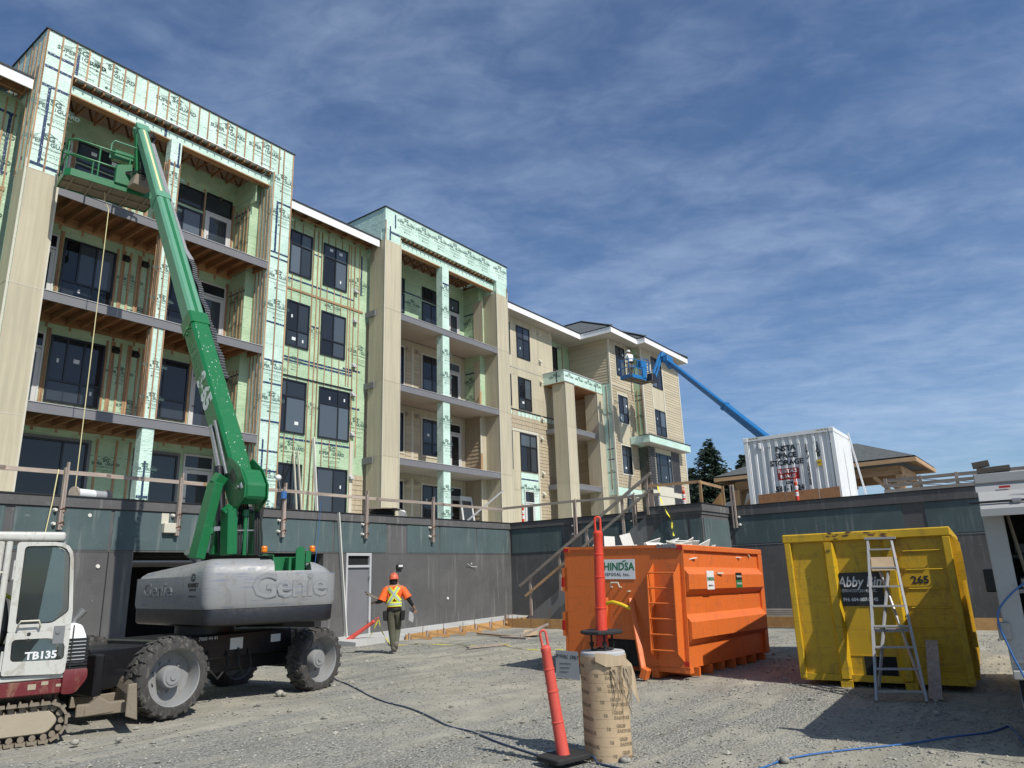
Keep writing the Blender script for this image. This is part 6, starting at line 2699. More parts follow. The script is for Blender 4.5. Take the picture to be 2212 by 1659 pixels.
b.bar(lb0.lerp(lt0, .40) + bk_, lb1.lerp(lt1, .40) + bk_, .02, .05)
b.build('rear_brace', 'alu', SLD)
b = MB()
b.hexa([lt0.lerp(lb0, t_) .lerp(lt1.lerp(lb1, t_), s_) + ya_ * d_ for d_ in (-.02, -.018) for (t_, s_) in ((.13, .08), (.13, .95), (.22, .95), (.22, .08))])
b.build('warning_label', 'cardb', SLD)
# grey plank leaning beside it
pk = MB()
p0 = onz(*((2800 + 1065 * .88706) * .54004, (1600 + 1353 * .88706) * .54004), .0)
p1 = onp(*((2800 + 1044 * .88706) * .54004, (1600 + 1087 * .88706) * .54004), yc(-.04, 0, 0), ya_)
pk.bar(p0, p1, .15, .035, ya_)
tag(pk.build('plank', 'oldwood_z', loc=p0), 'grey plank leaning against the yellow bin right of the step ladder', 'plank')

# ================================================================== WHITE TRUCK at the right edge
TR = thing('service_truck', 'white box truck at the right edge with open back, shelves and boards on its roof', 'truck', (9.5, -.6, 0))
To, Tyaw = Vector((8.30, .66, 0)), rad(3.5)
ta_, tn_ = Vector((math.cos(Tyaw), math.sin(Tyaw), 0)), Vector((math.sin(Tyaw), -math.cos(Tyaw), 0))


def tc_(d, r_, z): return To + ta_ * d + tn_ * r_ + Vector((0, 0, z))    # d forward of the back face, r to the right


def tbx(b, d0, d1, r0, r1, z0, z1):
    b.hexa([tc_(d0, r0, z0), tc_(d1, r0, z0), tc_(d1, r1, z0), tc_(d0, r1, z0), tc_(d0, r0, z1), tc_(d1, r0, z1), tc_(d1, r1, z1), tc_(d0, r1, z1)])


TWd, TL = 2.1, 3.9  # box lengthened out of view so its shadow reaches the yellow bin
b = MB()
tbx(b, 0, TL, .0, .05, .80, 2.28)
tbx(b, 0, TL, TWd - .05, TWd, .80, 2.28)
tbx(b, TL - .05, TL, .05, TWd - .05, .80, 2.28)
tbx(b, 0, TL, 0, TWd, 2.28, 2.34)
tbx(b, 0.0, TL, .0, TWd, .74, .80)
b.build('box_body', 'vanwhite', TR)
b = MB()
tbx(b, -.03, .12, -.0, .17, .80, 2.2)
tbx(b, -.03, .12, TWd - .17, TWd, .80, 2.2)
b.build('rear_post', 'vanwhite', TR, bevel=.01)
b = MB()
tbx(b, -.04, .05, -.01, TWd, 2.42, 2.52)
b.build('rear_header', 'vanwhite', TR, bevel=.01)
b = MB()
b.add([tc_(-.02, -.01, 2.42), tc_(-.02, TWd, 2.42), tc_(-.06, TWd, 2.34), tc_(-.06, -.01, 2.34), tc_(.04, -.01, 2.42), tc_(.04, TWd, 2.42), tc_(.04, TWd, 2.34), tc_(.04, -.01, 2.34)], [(0, 1, 2, 3), (0, 3, 7, 4), (3, 2, 6, 7), (1, 5, 6, 2)])
b.build('header_recess', 'vanwhite', TR)
b = MB()
b.hexa([tc_(-.07, -.0, 2.14), tc_(-.07, TWd, 2.14), tc_(-.04, TWd, 2.14), tc_(-.04, 0, 2.14), tc_(-.30, 0, 2.16), tc_(-.30, TWd, 2.16), tc_(-.06, TWd, 2.345), tc_(-.06, 0, 2.345)])
hatch = b.build('raised_hatch', 'vanwhite', TR, bevel=.006)
b = MB()
tbx(b, -.32, -.29, -.0, TWd, 2.10, 2.165)
b.build('hatch_lip', 'vanwhite', hatch)
hn = (tc_(-.30, 0, 2.16) - tc_(-.06, 0, 2.345)).cross(tn_).normalized()
if hn.z < 0: hn = -hn


def hp(r_, s_): return tc_(-.30, r_, 2.16).lerp(tc_(-.06, r_, 2.345), s_) + hn * .006


b = MB()
b.tube([hp(-.08, .30) + hn * .015, hp(1.5, .30) + hn * .015], .011, 8)
b.build('hatch_bar', 'black', hatch, smooth=50)
b = MB()
b.bar(hp(.26, .30) + hn * .01, hp(.33, .30) + hn * .01, .04, .03, hn)
b.build('bar_bracket', 'steel', hatch)
b = MB()
b.prism([hp(.52, .72), hp(.65, .92), hp(.86, .88), hp(.95, .78), hp(.72, .58)], hn * .002)
b.build('diamond_decal', 'sign', hatch)
b = MB()
b.prism([hp(.56, .72), hp(.66, .86), hp(.84, .83), hp(.90, .76), hp(.72, .63)], hn * .0035)
b.build('diamond_decal', 'hose', hatch)
b = MB()
b.prism([hp(.25, .70), hp(.50, .66), hp(.72, .56), hp(1.1, .78), hp(1.1, .73), hp(.72, .50), hp(.50, .62)], hn * .003)
b.build('swoosh_decal', 'cable', hatch)
b = MB()
tbx(b, -.068, -.060, .18, .27, 2.365, 2.385)
b.build('clearance_light', 'red', TR)
# interior: shelves before a bulkhead painted near-black for the shade inside
b = MB()
tbx(b, .9, .92, .06, TWd - .06, .81, 2.27)
b.build('inner_bulkhead', 'void', TR)
for z in (1.72, 1.40, 1.02):
    b = MB()
    tbx(b, .25, .9, .17, TWd - .06, z, z + .035)
    b.build('shelf', 'vanwhite' if z < 1.7 else 'blackmatte', TR)
rt_ = random.Random(8)
for (z, n_) in ((1.76, 4), (1.44, 5), (1.06, 5), (.82, 4)):
    for k in range(n_):
        r_ = .2 + k * .22
        b = MB()
        hh = rt_.uniform(.07, .2)
        tbx(b, .3, .55, r_, r_ + .17, z, z + hh)
        b.build('toolbox', rt_.choice(['blackmatte', 'black', 'steel']), TR, bevel=.01)
bx_ = MB()
tbx(bx_, .2, .5, .20, .52, 1.057, 1.16)
cb_ = bx_.build('cardboard_box', 'cardb', loc=tc_(.3, .3, 1.06))
tag(cb_, 'small cardboard box on a shelf in the open back of the white truck', 'box')
bx_ = MB()
tbx(bx_, .196, .199, .30, .42, 1.09, 1.13)
bx_.build('label', 'sticker', cb_)
b = MB()
tbx(b, -.03, .25, .0, TWd, .66, .74)
tbx(b, .0, .1, .1, .35, .50, .66)
b.build('rear_bumper', 'vanwhite', TR, bevel=.01)
b = MB()
b.bar(tc_(.10, .19, 2.25), tc_(.03, .27, 1.42), .02, .02)
b.build('gas_strut', 'mud', TR)
b = MB()
tbx(b, -.06, -.02, -.05, .05, 1.0, 1.16)
b.build('latch_box', 'steel', TR, bevel=.01)
for (d_, r_) in ((.75, .15), (.75, TWd - .15), (TL + 1.2, .15), (TL + 1.2, TWd - .15)):
    b = MB()
    b.cyl(tc_(d_, r_ - .12, .36), tc_(d_, r_ + .12, .36), .36, n=24)
    w_ = b.build('wheel', 'blackmatte', TR, smooth=40)
    b = MB()
    b.cyl(tc_(d_, r_ - .13, .36), tc_(d_, r_ + .13, .36), .2, n=20)
    b.build('rim', 'steel', w_, smooth=40)
b = MB()
b.hexa([tc_(TL, .1, .5), tc_(TL + 1.9, .1, .5), tc_(TL + 1.9, TWd - .1, .5), tc_(TL, TWd - .1, .5), tc_(TL, .12, 2.0), tc_(TL + .9, .2, 2.0), tc_(TL + .9, TWd - .2, 2.0), tc_(TL, TWd - .12, 2.0)])
b.build('cab', 'vanwhite', TR, bevel=.05)
b = MB()
tbx(b, .2, TL + 1.6, .6, 1.5, .35, .55)
b.build('chassis', 'black', TR)
b = MB()
b.hexa([tc_(TL - .3, -.18, 1.30), tc_(TL - .26, -.18, 1.30), tc_(TL - .26, -.04, 1.30), tc_(TL - .3, -.04, 1.30), tc_(TL - .3, -.18, 1.60), tc_(TL - .26, -.18, 1.60), tc_(TL - .26, -.04, 1.60), tc_(TL - .3, -.04, 1.60)])
b.bar(tc_(TL - .28, -.1, 1.45), tc_(TL, .1, 1.45), .03, .03)
b.build('wing_mirror', 'black', TR, bevel=.02, seg=2)
# roof rack + ladder
b = MB()
for r_ in (.62, 1.6):
    b.bar(tc_(.2, r_, 2.34), tc_(.2, r_, 2.86), .05, .05)
b.tube([tc_(.2, .62, 2.86), tc_(.2, .66, 2.92), tc_(.2, 1.56, 2.92), tc_(.2, 1.6, 2.86)], .026, 8)
b.tube([tc_(.2, .72, 3.05), tc_(.2, 2.0, 3.02)], .028, 8)
b.bar(tc_(.2, .72, 3.05), tc_(.2, .80, 2.84), .04, .04)
b.build('roof_rack', 'alu', TR, smooth=40)
lad = thing('ladder', 'aluminium extension ladder lying on the rack of the white truck', 'ladder', tc_(.6, .9, 2.6))
for k in range(5):
    b = MB()
    b.bar(tc_(.14, .62 + .0, 2.58 + k * .055), tc_(.14, 2.0, 2.58 + k * .055), .04, .035)
    b.build('ladder_rail', 'alu', lad)
b = MB()
b.bar(tc_(.10, .60, 2.53), tc_(.10, .60, 2.92), .07, .06)
b.build('end_post', 'steel', lad)
b = MB()
b.bar(tc_(.09, .75, 2.62), tc_(.09, .75, 2.76), .05, .03)
b.build('strap', 'yellowb', lad)
w1_ = MB()
w1_.bar(tc_(.0, .03, 2.545), tc_(.0, .30, 2.555), .08, .05)
tag(w1_.build('timber_offcut', 'offcut', loc=tc_(0, .1, 2.57)), 'dark timber offcut lying flat on the roof edge of the white truck', 'timber')
w2_ = MB()
w2_.bar(tc_(.0, .0, 2.60), tc_(.0, .14, 2.615), .08, .055)
tag(w2_.build('timber_offcut', 'offcut', loc=tc_(0, .0, 2.67)), 'short timber block tilted on top of the other on the white truck roof', 'timber')

# ================================================================== SHIPPING CONTAINER
CT = thing('storage_container', 'white corrugated storage container on the deck with black and red lettering', 'container', (26, 7, 3.4))
Co, Cy = Vector((25.0, 5.64, 0)), .021
cax, cny = Vector((math.cos(Cy), math.sin(Cy), 0)), Vector((-math.sin(Cy), math.cos(Cy), 0))
CW, CL, CZ0, CZ1 = 2.99, 2.44, 3.55, 6.13


def cc_(d, v, z): return Co + cax * d + cny * v + Vector((0, 0, z))


def cbx(b, d0, d1, v0, v1, z0, z1):
    b.hexa([cc_(d0, v0, z0), cc_(d1, v0, z0), cc_(d1, v1, z0), cc_(d0, v1, z0), cc_(d0, v0, z1), cc_(d1, v0, z1), cc_(d1, v1, z1), cc_(d0, v1, z1)])


b = MB()
n_ = 11
pp = []
for i in range(n_):
    v0 = .16 + (CW - .32) * i / n_
    w_ = (CW - .32) / n_
    pp += [(v0, .02), (v0 + w_ * .30, .02), (v0 + w_ * .42, .09), (v0 + w_ * .86, .09), (v0 + w_ * .99, .02)]
vs = [cc_(d, v, CZ0 + .14) for v, d in pp] + [cc_(d, v, CZ1 - .12) for v, d in pp]
m_ = len(pp)
b.add(vs, [(i, i + 1, m_ + i + 1, m_ + i) for i in range(m_ - 1)])
b.build('corrugated_wall', 'contwhite', CT, recalc=False)
b = MB()
n_ = 15
pp = []
for i in range(n_):
    v0 = .12 + (CL - .24) * i / n_
    w_ = (CL - .24) / n_
    pp += [(v0, .01), (v0 + w_ * .35, .01), (v0 + w_ * .5, .045), (v0 + w_ * .85, .045), (v0 + w_ * .99, .01)]
vs = [cc_(d, v, CZ0 + .14) for d, v in pp] + [cc_(d, v, CZ1 - .12) for d, v in pp]
m_ = len(pp)
b.add(vs, [(i, i + 1, m_ + i + 1, m_ + i) for i in range(m_ - 1)])
b.build('corrugated_wall', 'contwhite', CT, recalc=False)
b = MB()
cbx(b, .1, CL - .05, CW - .06, CW - .02, CZ0, CZ1 - .1)
cbx(b, CL - .05, CL, .05, CW - .05, CZ0, CZ1 - .1)
cbx(b, .04, CL - .04, .04, CW - .04, CZ1 - .06, CZ1 - .02)
b.build('roof_sheet', 'contwhite', CT)
for (d_, v_) in ((0, 0), (0, CW - .14), (CL - .14, 0), (CL - .14, CW - .14)):
    b = MB()
    cbx(b, d_, d_ + .13, v_, v_ + .14, CZ0, CZ1)
    b.build('corner_post', 'contwhite', CT, bevel=.01)
    b = MB()
    cbx(b, d_ - .012, d_ + .142, v_ - .012, v_ + .152, CZ1 - .14, CZ1 + .012)
    b.build('corner_casting', 'contwhite', CT, bevel=.012)
b = MB()
cbx(b, 0, .08, .14, CW - .14, CZ1 - .12, CZ1)
cbx(b, 0, .08, .14, CW - .14, CZ0, CZ0 + .15)
cbx(b, .13, CL - .13, .0, .07, CZ1 - .12, CZ1)
cbx(b, .13, CL - .13, .0, .07, CZ0, CZ0 + .15)
b.build('rail', 'contwhite', CT)
for v_ in (.62, 2.42):
    b = MB()
    cbx(b, -.02, .03, v_, v_ + .07, CZ1 - .42, CZ1 - .22)
    b.build('vent_cover', 'contwhite', CT, bevel=.008)
for v_ in (.16, CW - .55):
    for k in range(7):
        b = MB()
        a_ = v_ + k * .055
        b.add([cc_(-.002, a_, CZ1 - .065), cc_(-.002, a_ + .028, CZ1 - .065), cc_(-.002, a_ + .058, CZ1 - .015), cc_(-.002, a_ + .03, CZ1 - .015)], [(0, 1, 2, 3)])
        b.build('hazard_mark', 'signblack' if k % 2 else 'yellowb', CT, recalc=False)
fxc = -cny


def cdep(v):
    w_ = (CW - .32) / 11
    t = ((v - .16) / w_) % 1.0
    if t < .30 or t > .99: return .02
    if t < .42: return .02 + .07 * (t - .30) / .12
    if t < .86: return .09
    return .09 - .07 * (t - .86) / .13


def ctext(s_, size, m, v, z, bold=.004, sx=1., off=.018):
    """lettering painted on the corrugated wall, following its folds"""
    me = textmesh(s_, size, bold, 0)
    bm = bmesh.new()
    bm.from_mesh(me)
    w_ = (CW - .32) / 11
    for i in range(11):
        for f_ in (0, .30, .42, .86, .99):
            vv = .16 + (i + f_) * w_
            bmesh.ops.bisect_plane(bm, geom=bm.verts[:] + bm.edges[:] + bm.faces[:], plane_co=((v - vv) / sx, 0, 0), plane_no=(1, 0, 0))
    b = MB()
    bm.verts.index_update()
    vs = []
    for q in bm.verts:
        vv = v - q.co.x * sx
        vs.append(cc_(cdep(vv) - off, vv, z + q.co.y))
    b.add(vs, [tuple(x.index for x in f.verts) for f in bm.faces])
    bm.free()
    return b.build('lettering', m, CT, recalc=False)


for s_, z, sz, sx__ in (('INSTA', 5.52, .25, 1.0), ('SPACE', 5.28, .25, 1.0), ('STORAGE', 5.04, .25, 1.0)):
    ctext(s_, sz, 'signblack', 1.62, z + .1, .008, sx=sx__)
b = MB()
vb_ = sorted({1.26, 1.98} | {x for i in range(11) for f_ in (0, .30, .42, .86, .99) for x in [.16 + (i + f_) * (CW - .32) / 11] if 1.26 < x < 1.98})
b.add([cc_(cdep(v) - .003, v, z) for v in vb_ for z in (4.57, 4.95)], [(2 * i, 2 * i + 1, 2 * i + 3, 2 * i + 2) for i in range(len(vb_) - 1)])
b.build('red_plate', 'red', CT, recalc=False)
ctext('RENTALS', .165, 'sign', 1.62, 4.85, .003, sx=.9, off=.03)
ctext('& SALES', .165, 'sign', 1.62, 4.68, .003, sx=.9, off=.03)
ctext('604', .16, 'signblack', 1.62, 4.46, .004)
ctext('581-1024', .25, 'signblack', 1.62, 4.27, .008)
for i, ch in enumerate('ISTU 102068 0'):
    if ch != ' ':
        ctext(ch, .17, 'signblack', .93, 5.62 - i * .125, .006)
for i, ch in enumerate('15GB'):
    ctext(ch, .17, 'signblack', .58, 5.66 - i * .125, .006)
b = MB()
cbx(b, .006, .016, .50, .64, 4.92, 5.12)
b.build('yellow_plate', 'yellowb', CT)
text('lettering', '3m', .09, 'signblack', CT, cc_(.004, .57, 5.03), fxc, (0, 0, 1), .001)
b = MB()
for (a0, a1) in (((2.25, 5.72), (2.25, 3.7)), ((2.25, 5.72), (1.10, 5.72)), ((1.10, 5.72), (1.10, 3.7))):
    b.bar(cc_(.016, a0[0], a0[1]), cc_(.016, a1[0], a1[1]), .006, .012, cax)
b.build('decal_outline', 'signblack', CT)
# plywood sheets standing in front
rp_ = random.Random(2)
for i, (v0, v1) in enumerate(((2.62, 1.72), (1.70, .66), (.64, .02))):
    b = MB()
    b.hexa([cc_(-.30, v1, 3.5), cc_(-.28, v1, 3.5), cc_(-.28, v0, 3.5), cc_(-.30, v0, 3.5), cc_(-.22, v1, 4.15 + i * .012), cc_(-.20, v1, 4.15 + i * .012), cc_(-.20, v0, 4.12 + i * .012), cc_(-.22, v0, 4.12 + i * .012)])
    o = b.build('plywood_sheet', 'ply', loc=cc_(-.29, (v0 + v1) / 2, 3.5))
    tag(o, ['brown plywood sheet in front of the white container, left one of the row', 'brown plywood sheet in front of the white container behind the striped delineator', 'narrow brown plywood sheet at the right corner of the white container'][i], 'plywood', 'plywood sheets against the container')
wp = MB()
wp.bar(onp(*((2900 + 1560 * .36166) * .54004, (1650 + 905 * .36166) * .54004), cc_(1.2, -.5, 0), cax), onp(*((2900 + 1358 * .36166) * .54004, (1650 + 225 * .36166) * .54004), cc_(1.2, -.1, 0), cax), .05, .05)
tag(wp.build('white_pole', 'white', loc=cc_(1.2, -.5, 3.6)), 'long thin white pole leaning on the right side of the storage container', 'pole')

# ================================================================== GAZEBO
kk = lambda x, y: ((2900 + x * .36166) * .54004, (1650 + y * .36166) * .54004)
GZB = thing('timber_shelter', 'timber shelter with grey hipped shingle roof behind the white container', 'shelter', (34, 8, 3.4))
gx = 34.0


def gp(x, y, X_=gx): return onx(*kk(x, y), X_)


eL, eR = gp(10, 690, 33.0), gp(2100, 470, 31.5)
z_e = (eR.z + eL.z) / 2
gy0, gy1, gxa, gxb = eR.y, eL.y, 31.5, 31.5 + (eL.y - eR.y) * .62
za = gp(1470, 340, (gxa + gxb) / 2).z
ym = gp(1470, 340, (gxa + gxb) / 2).y
ze = eR.z
b = MB()
A_ = [(gxa, gy0, ze), (gxb, gy0, ze), (gxb, gy1, ze), (gxa, gy1, ze)]
h_ = (gxb - gxa) / 2
R1_, R2_ = ((gxa + gxb) / 2, gy0 + h_, za), ((gxa + gxb) / 2, gy1 - h_, za)
b.add(A_ + [R1_, R2_], [(0, 1, 4), (1, 2, 5, 4), (2, 3, 5), (3, 0, 4, 5)])
b.add([(x, y, z - .06) for x, y, z in A_ + [R1_, R2_]], [(4, 1, 0), (4, 5, 2, 1), (5, 3, 2), (5, 4, 0, 3)])
rf = b.build('roof', 'roofing', GZB, recalc=False)
for p, q_ in ((A_[0], A_[1]), (A_[1], A_[2]), (A_[2], A_[3]), (A_[3], A_[0])):
    bar('fascia', 'newwood_y', GZB, Vector(p) + Vector((0, 0, -.14)), Vector(q_) + Vector((0, 0, -.14)), .05, .16)
for i in range(24):
    y = gy0 + .2 + (gy1 - gy0 - .4) * i / 23
    fr0 = min(1, min(y - gy0, gy1 - y) / h_)
    bar('rafter', 'newwood_x', GZB, (gxa + .05, y, ze - .12), (gxa + h_ * fr0, y, ze - .12 + (za - ze) * fr0), .05, .14)
for i in range(8):
    x = gxa + .2 + (gxb - gxa - .4) * i / 7
    fr0 = min(1, min(x - gxa, gxb - x) / h_)
    bar('rafter', 'newwood_y', GZB, (x, gy0 + .05, ze - .12), (x, gy0 + h_ * fr0, ze - .12 + (za - ze) * fr0), .05, .14)
ins = .75
for x in (gxa + ins, gxb - ins):
    bar('beam', 'newwood_y', GZB, (x, gy0 + ins, ze - .42), (x, gy1 - ins, ze - .42), .2, .34)
for y in (gy0 + ins, gy1 - ins):
    bar('beam', 'newwood_x', GZB, (gxa + ins, y, ze - .43), (gxb - ins, y, ze - .43), .2, .34)
for x in (gxa + ins, gxb - ins):
    for y in (gy0 + ins, (gy0 + gy1) / 2, gy1 - ins):
        bar('post', 'newwood_z', GZB, (x, y, 3.4), (x, y, ze - .6), .26, .26, (1, 0, 0))
        for s_ in (-1, 1):
            if gy0 + ins <= y + s_ * .9 <= gy1 - ins:
                bar('brace', 'newwood_y', GZB, (x, y + s_ * .1, ze - 1.6), (x, y + s_ * .95, ze - .6), .12, .14)
for y in (gy0 + ins, gy1 - ins):
    bar('brace', 'newwood_x', GZB, (gxa + ins + .1, y, ze - 1.6), (gxa + ins + .95, y, ze - .6), .12, .14)

# pallets / stacked rails on the deck right of it
PAL = thing('timber_pallet', 'stack of pale timber rails on the deck above the yellow bin', 'pallet', (25, 2, 3.5))
for k in range(3):
    p0 = onx(*kk(1600, 905 - k * 45), 24.6)
    bar('rail', 'oldwood_y', PAL, (24.6 + .1 * k, 4.35 - .02 * k, 3.86 + k * .17), (24.6 + .1 * k, .2, 3.86 + k * .17), .05, .10)
for k in range(5):
    bar('spacer', 'oldwood_z', PAL, (24.72, 4.3 - k * .95, 3.6), (24.72, 4.3 - k * .95, 4.26), .09, .05, (1, 0, 0))
# ================================================================== pixel grids of the survey crops
def sc_(box_, w, x, y):
    s_ = (box_[2] - box_[0]) / w
    return ((box_[0] + x * s_) * .5400391, (box_[1] + y * s_) * .5400391)


pA = lambda x, y: sc_((1200, 2000, 2400, 2900), 2212, x, y)
pB = lambda x, y: sc_((1800, 2500, 3000, 3072), 2212, x, y)
pG = lambda x, y: sc_((2000, 1600, 2800, 2200), 2212, x, y)
pL = lambda x, y: sc_((0, 1700, 800, 2300), 2212, x, y)
p4_ = lambda x, y: sc_((1000, 1300, 2200, 2200), 2212, x, y)
p6 = lambda x, y: sc_((0, 1800, 1500, 3072), 1956, x, y)
p7 = lambda x, y: sc_((2000, 1900, 3200, 3072), 1699, x, y)
p8 = lambda x, y: sc_((2800, 1600, 4096, 3072), 1461, x, y)
FH = Vector((math.cos(AZ), math.sin(AZ), 0))

# ---- door, lamps and boxes on the wall (parts of the wall)
b = MB()
y0 = WY - .03
for (x0, x1, z0, z1) in ((14.79, 14.86, .12, 2.55), (15.72, 15.80, .12, 2.55), (14.86, 15.72, 2.47, 2.55), (14.86, 15.72, 2.12, 2.19)):
    b.box(x0, x1, y0, WY + .11, z0, z1)
b.build('door_frame', 'flash', wall)
dd = box('steel_door', 'greytrim', wall, 14.865, 15.715, WY + .03, WY + .07, .14, 2.115)
box('dark_transom', 'void', wall, 14.865, 15.715, WY + .05, WY + .07, 2.195, 2.465)  # black panel painted for the shaded opening above the door
box('door_hinge', 'steel', wall, 15.70, 15.73, WY - .035, WY - .02, 1.75, 1.85)
box('door_hinge', 'steel', wall, 15.70, 15.73, WY - .035, WY - .02, .45, .55)
lt_ = MB()
lt_.box(16.86, 17.10, WY - .10, WY, 2.05, 2.20)
lt_.build('wall_lamp', 'blackmatte', wall, bevel=.02)
lt_ = MB()
lt_.box(16.89, 17.07, WY - .107, WY - .101, 2.12, 2.18)
lt_.build('lamp_lens', 'sticker', wall)
c0 = ony(*pL(1885, 1140), WY - .1)
jb_ = MB()
jb_.box(c0.x - .17, c0.x + .15, WY - .14, WY, c0.z - .12, c0.z + .12)
tag(jb_.build('junction_box', 'trim', bevel=.02, seg=2, loc=(c0.x, WY, c0.z)), 'white electrical box on the green wall panel below the guard rail, left of the lift', 'electrical box')
pt_ = MB()
pt_.box(c0.x - .20, c0.x - .02, WY - .021, WY - .0185, c0.z + .10, c0.z + .36)
pt_.build('pale_patch', 'trim', wall)
for (px, r_) in ((pL(1080, 1565), .05), (pA(1088, 725), .05), (pA(1262, 470), .03), (pL(990, 1000), .05)):
    c0 = ony(*px, WY)
    b = MB()
    k_ = random.Random(int(px[0]))
    b.cyl((c0.x, WY - .004, c0.z), (c0.x, WY - .03, c0.z), r_, r_ * .8, n=7)
    b.build('foam_plug', 'gyp', wall)
for (px0, px1) in ((pA(1262, 490), pA(1305, 493)), (pA(1262, 490), pA(1235, 470))):
    a_, c_0 = ony(*px0, WY - .03), ony(*px1, WY - .10)
    b = MB()
    b.tube([a_, c_0], .008, 6)
    b.build('wire_end', 'sticker', wall)

# ---- timber guard rails
GR = thing('guard_rail', 'weathered timber guard rail along the top of the wall below the tall building', 'guard rail', (12, 17.5, 3))
for i, x in enumerate((.6, 3.7, 6.75, 9.40, 12.45, 15.50, 18.52)):
    for dx in (-.045, .0):
        bar('post', 'oldwood_z', GR, (x + dx, 17.49, 2.93 + .03 * (i % 3)), (x + dx + .005, 17.49, 4.47 - (0.12 if dx else 0)), .09, .038, (1, 0, 0))
    for z in (3.12, 3.42):
        b = MB()
        b.cyl((x - .12, 17.58, z), (x - .12, 17.50, z), .045, .03, n=9)
        b.build('anchor_sleeve', 'gyp', GR, smooth=50)
        b = MB()
        b.tube([(x - .07, 17.45, z), (x + .02, 17.42, z + .05), (x + .06, 17.47, z - .02), (x, 17.43, z - .06)], .014, 5)
        b.build('tie', 'rebar', GR)
xx = [-3, 2.2, 5.47, 7.6, 10.3, 13.2, 15.9, 19.0, 22.4]
for i in range(len(xx) - 1):
    bar('rail', 'oldwood_x', GR, (xx[i], 17.54, 4.235 + .01 * (i % 2)), (xx[i + 1] + .1, 17.54, 4.245 + .012 * ((i + 1) % 2)), .038, .09)
for k in range(2):
    bar('rail_splice', 'newwood_x', GR, (10.0, 17.515, 4.245), (10.9, 17.515, 4.25), .02, .09)
GM = thing('guard_rail', 'weathered timber guard rail on the dark return wall behind the stair', 'guard rail', (22.9, 14, 3))
bar('rail', 'oldwood_y', GM, (22.93, 18.0, 4.33), (22.93, 14.3, 4.34), .04, .09)
bar('rail', 'oldwood_y', GM, (22.91, 14.5, 4.33), (22.91, 11.0, 4.28), .04, .09)
for y in (14.48, 12.04):
    for dy in (-.05, .03):
        bar('post', 'oldwood_z', GM, (22.89, y + dy, 3.05), (22.89, y + dy, 4.42 - (.05 if dy > 0 else 0)), .04, .07, (1, 0, 0))
    for z in (3.15, 3.45):
        b = MB()
        b.cyl((22.95, y + .12, z), (22.86, y + .12, z), .045, .03, n=9)
        b.build('anchor_sleeve', 'gyp', GM, smooth=50)
HR = thing('stair_handrail', 'timber handrail with posts climbing the concrete stair', 'handrail', (21.5, 13, 0))
for (y, za_, zb_) in ((15.66, .36, 1.72), (14.37, 1.18, 2.52), (13.2, 1.95, 3.2), (11.76, 2.80, 4.17), (10.82, 3.50, 4.78)):
    bar('post', 'oldwood_z', HR, (21.56, y, za_), (21.56, y, zb_), .09, .045, (1, 0, 0))
bar('rail', 'oldwood_y', HR, (21.50, 16.1, 1.36), (21.50, 13.9, 2.76), .04, .10)
bar('rail', 'oldwood_y', HR, (21.50, 14.2, 2.57), (21.50, 10.6, 4.83), .04, .10)
bar('rail', 'newwood_y', HR, (21.50, 15.85, 1.02), (21.50, 14.2, 2.06), .04, .09)
bar('rail', 'oldwood_y', HR, (21.50, 14.5, 1.87), (21.50, 10.6, 4.33), .04, .09)
bar('post', 'oldwood_z', HR, (22.75, 11.3, 3.3), (22.75, 11.3, 4.4), .07, .05, (1, 0, 0))
GD = thing('guard_rail', 'brown timber guard rail round the stair landing', 'guard rail', (22, 10, 3.7))
r0 = onx(*pG(1590, 958), 21.66)
r1 = onx(*p7(1125, 38), 21.66)
bar('rail', 'newwood_y', GD, r0, r1 + Vector((0, -.05, 0)), .04, .09)
zr = (r0.z + r1.z) / 2
bar('rail', 'newwood_x', GD, (21.62, r1.y, r1.z), (23.7, r1.y + .05, r1.z - .03), .04, .09)
bar('post', 'newwood_z', GD, (21.74, r1.y, 3.74), (21.74, r1.y, r1.z + .05), .09, .05, (1, 0, 0))
bar('post', 'newwood_z', GD, (23.6, r1.y, 3.74), (23.6, r1.y, r1.z + .02), .09, .05, (1, 0, 0))
bar('post', 'oldwood_z', GD, (21.7, 10.7, 3.74), (21.7, 10.7, 4.55), .09, .05, (1, 0, 0))
b = MB()
b.prism([(23.55, r1.y + .03, 3.75), (23.55, r1.y + .5, 3.75), (23.55, r1.y + .06, 4.2)], (.02, 0, 0))
b.build('plywood_gusset', 'form', GD)
gp0, gp1 = onx(*p7(1345, 300), 23.82), onx(*p7(1315, 55), 23.82)
for dy in (0, .09):
    bar('post', 'oldwood_z', GD, (23.80, gp0.y + dy, gp0.z), (23.80, gp0.y + dy, gp1.z), .05, .06, (1, 0, 0))
for z in (gp0.z + .1, gp0.z + .35):
    b = MB()
    b.cyl((23.9, gp0.y - .08, z), (23.8, gp0.y - .08, z), .05, .035, n=9)
    b.build('anchor_sleeve', 'gyp', GD, smooth=50)


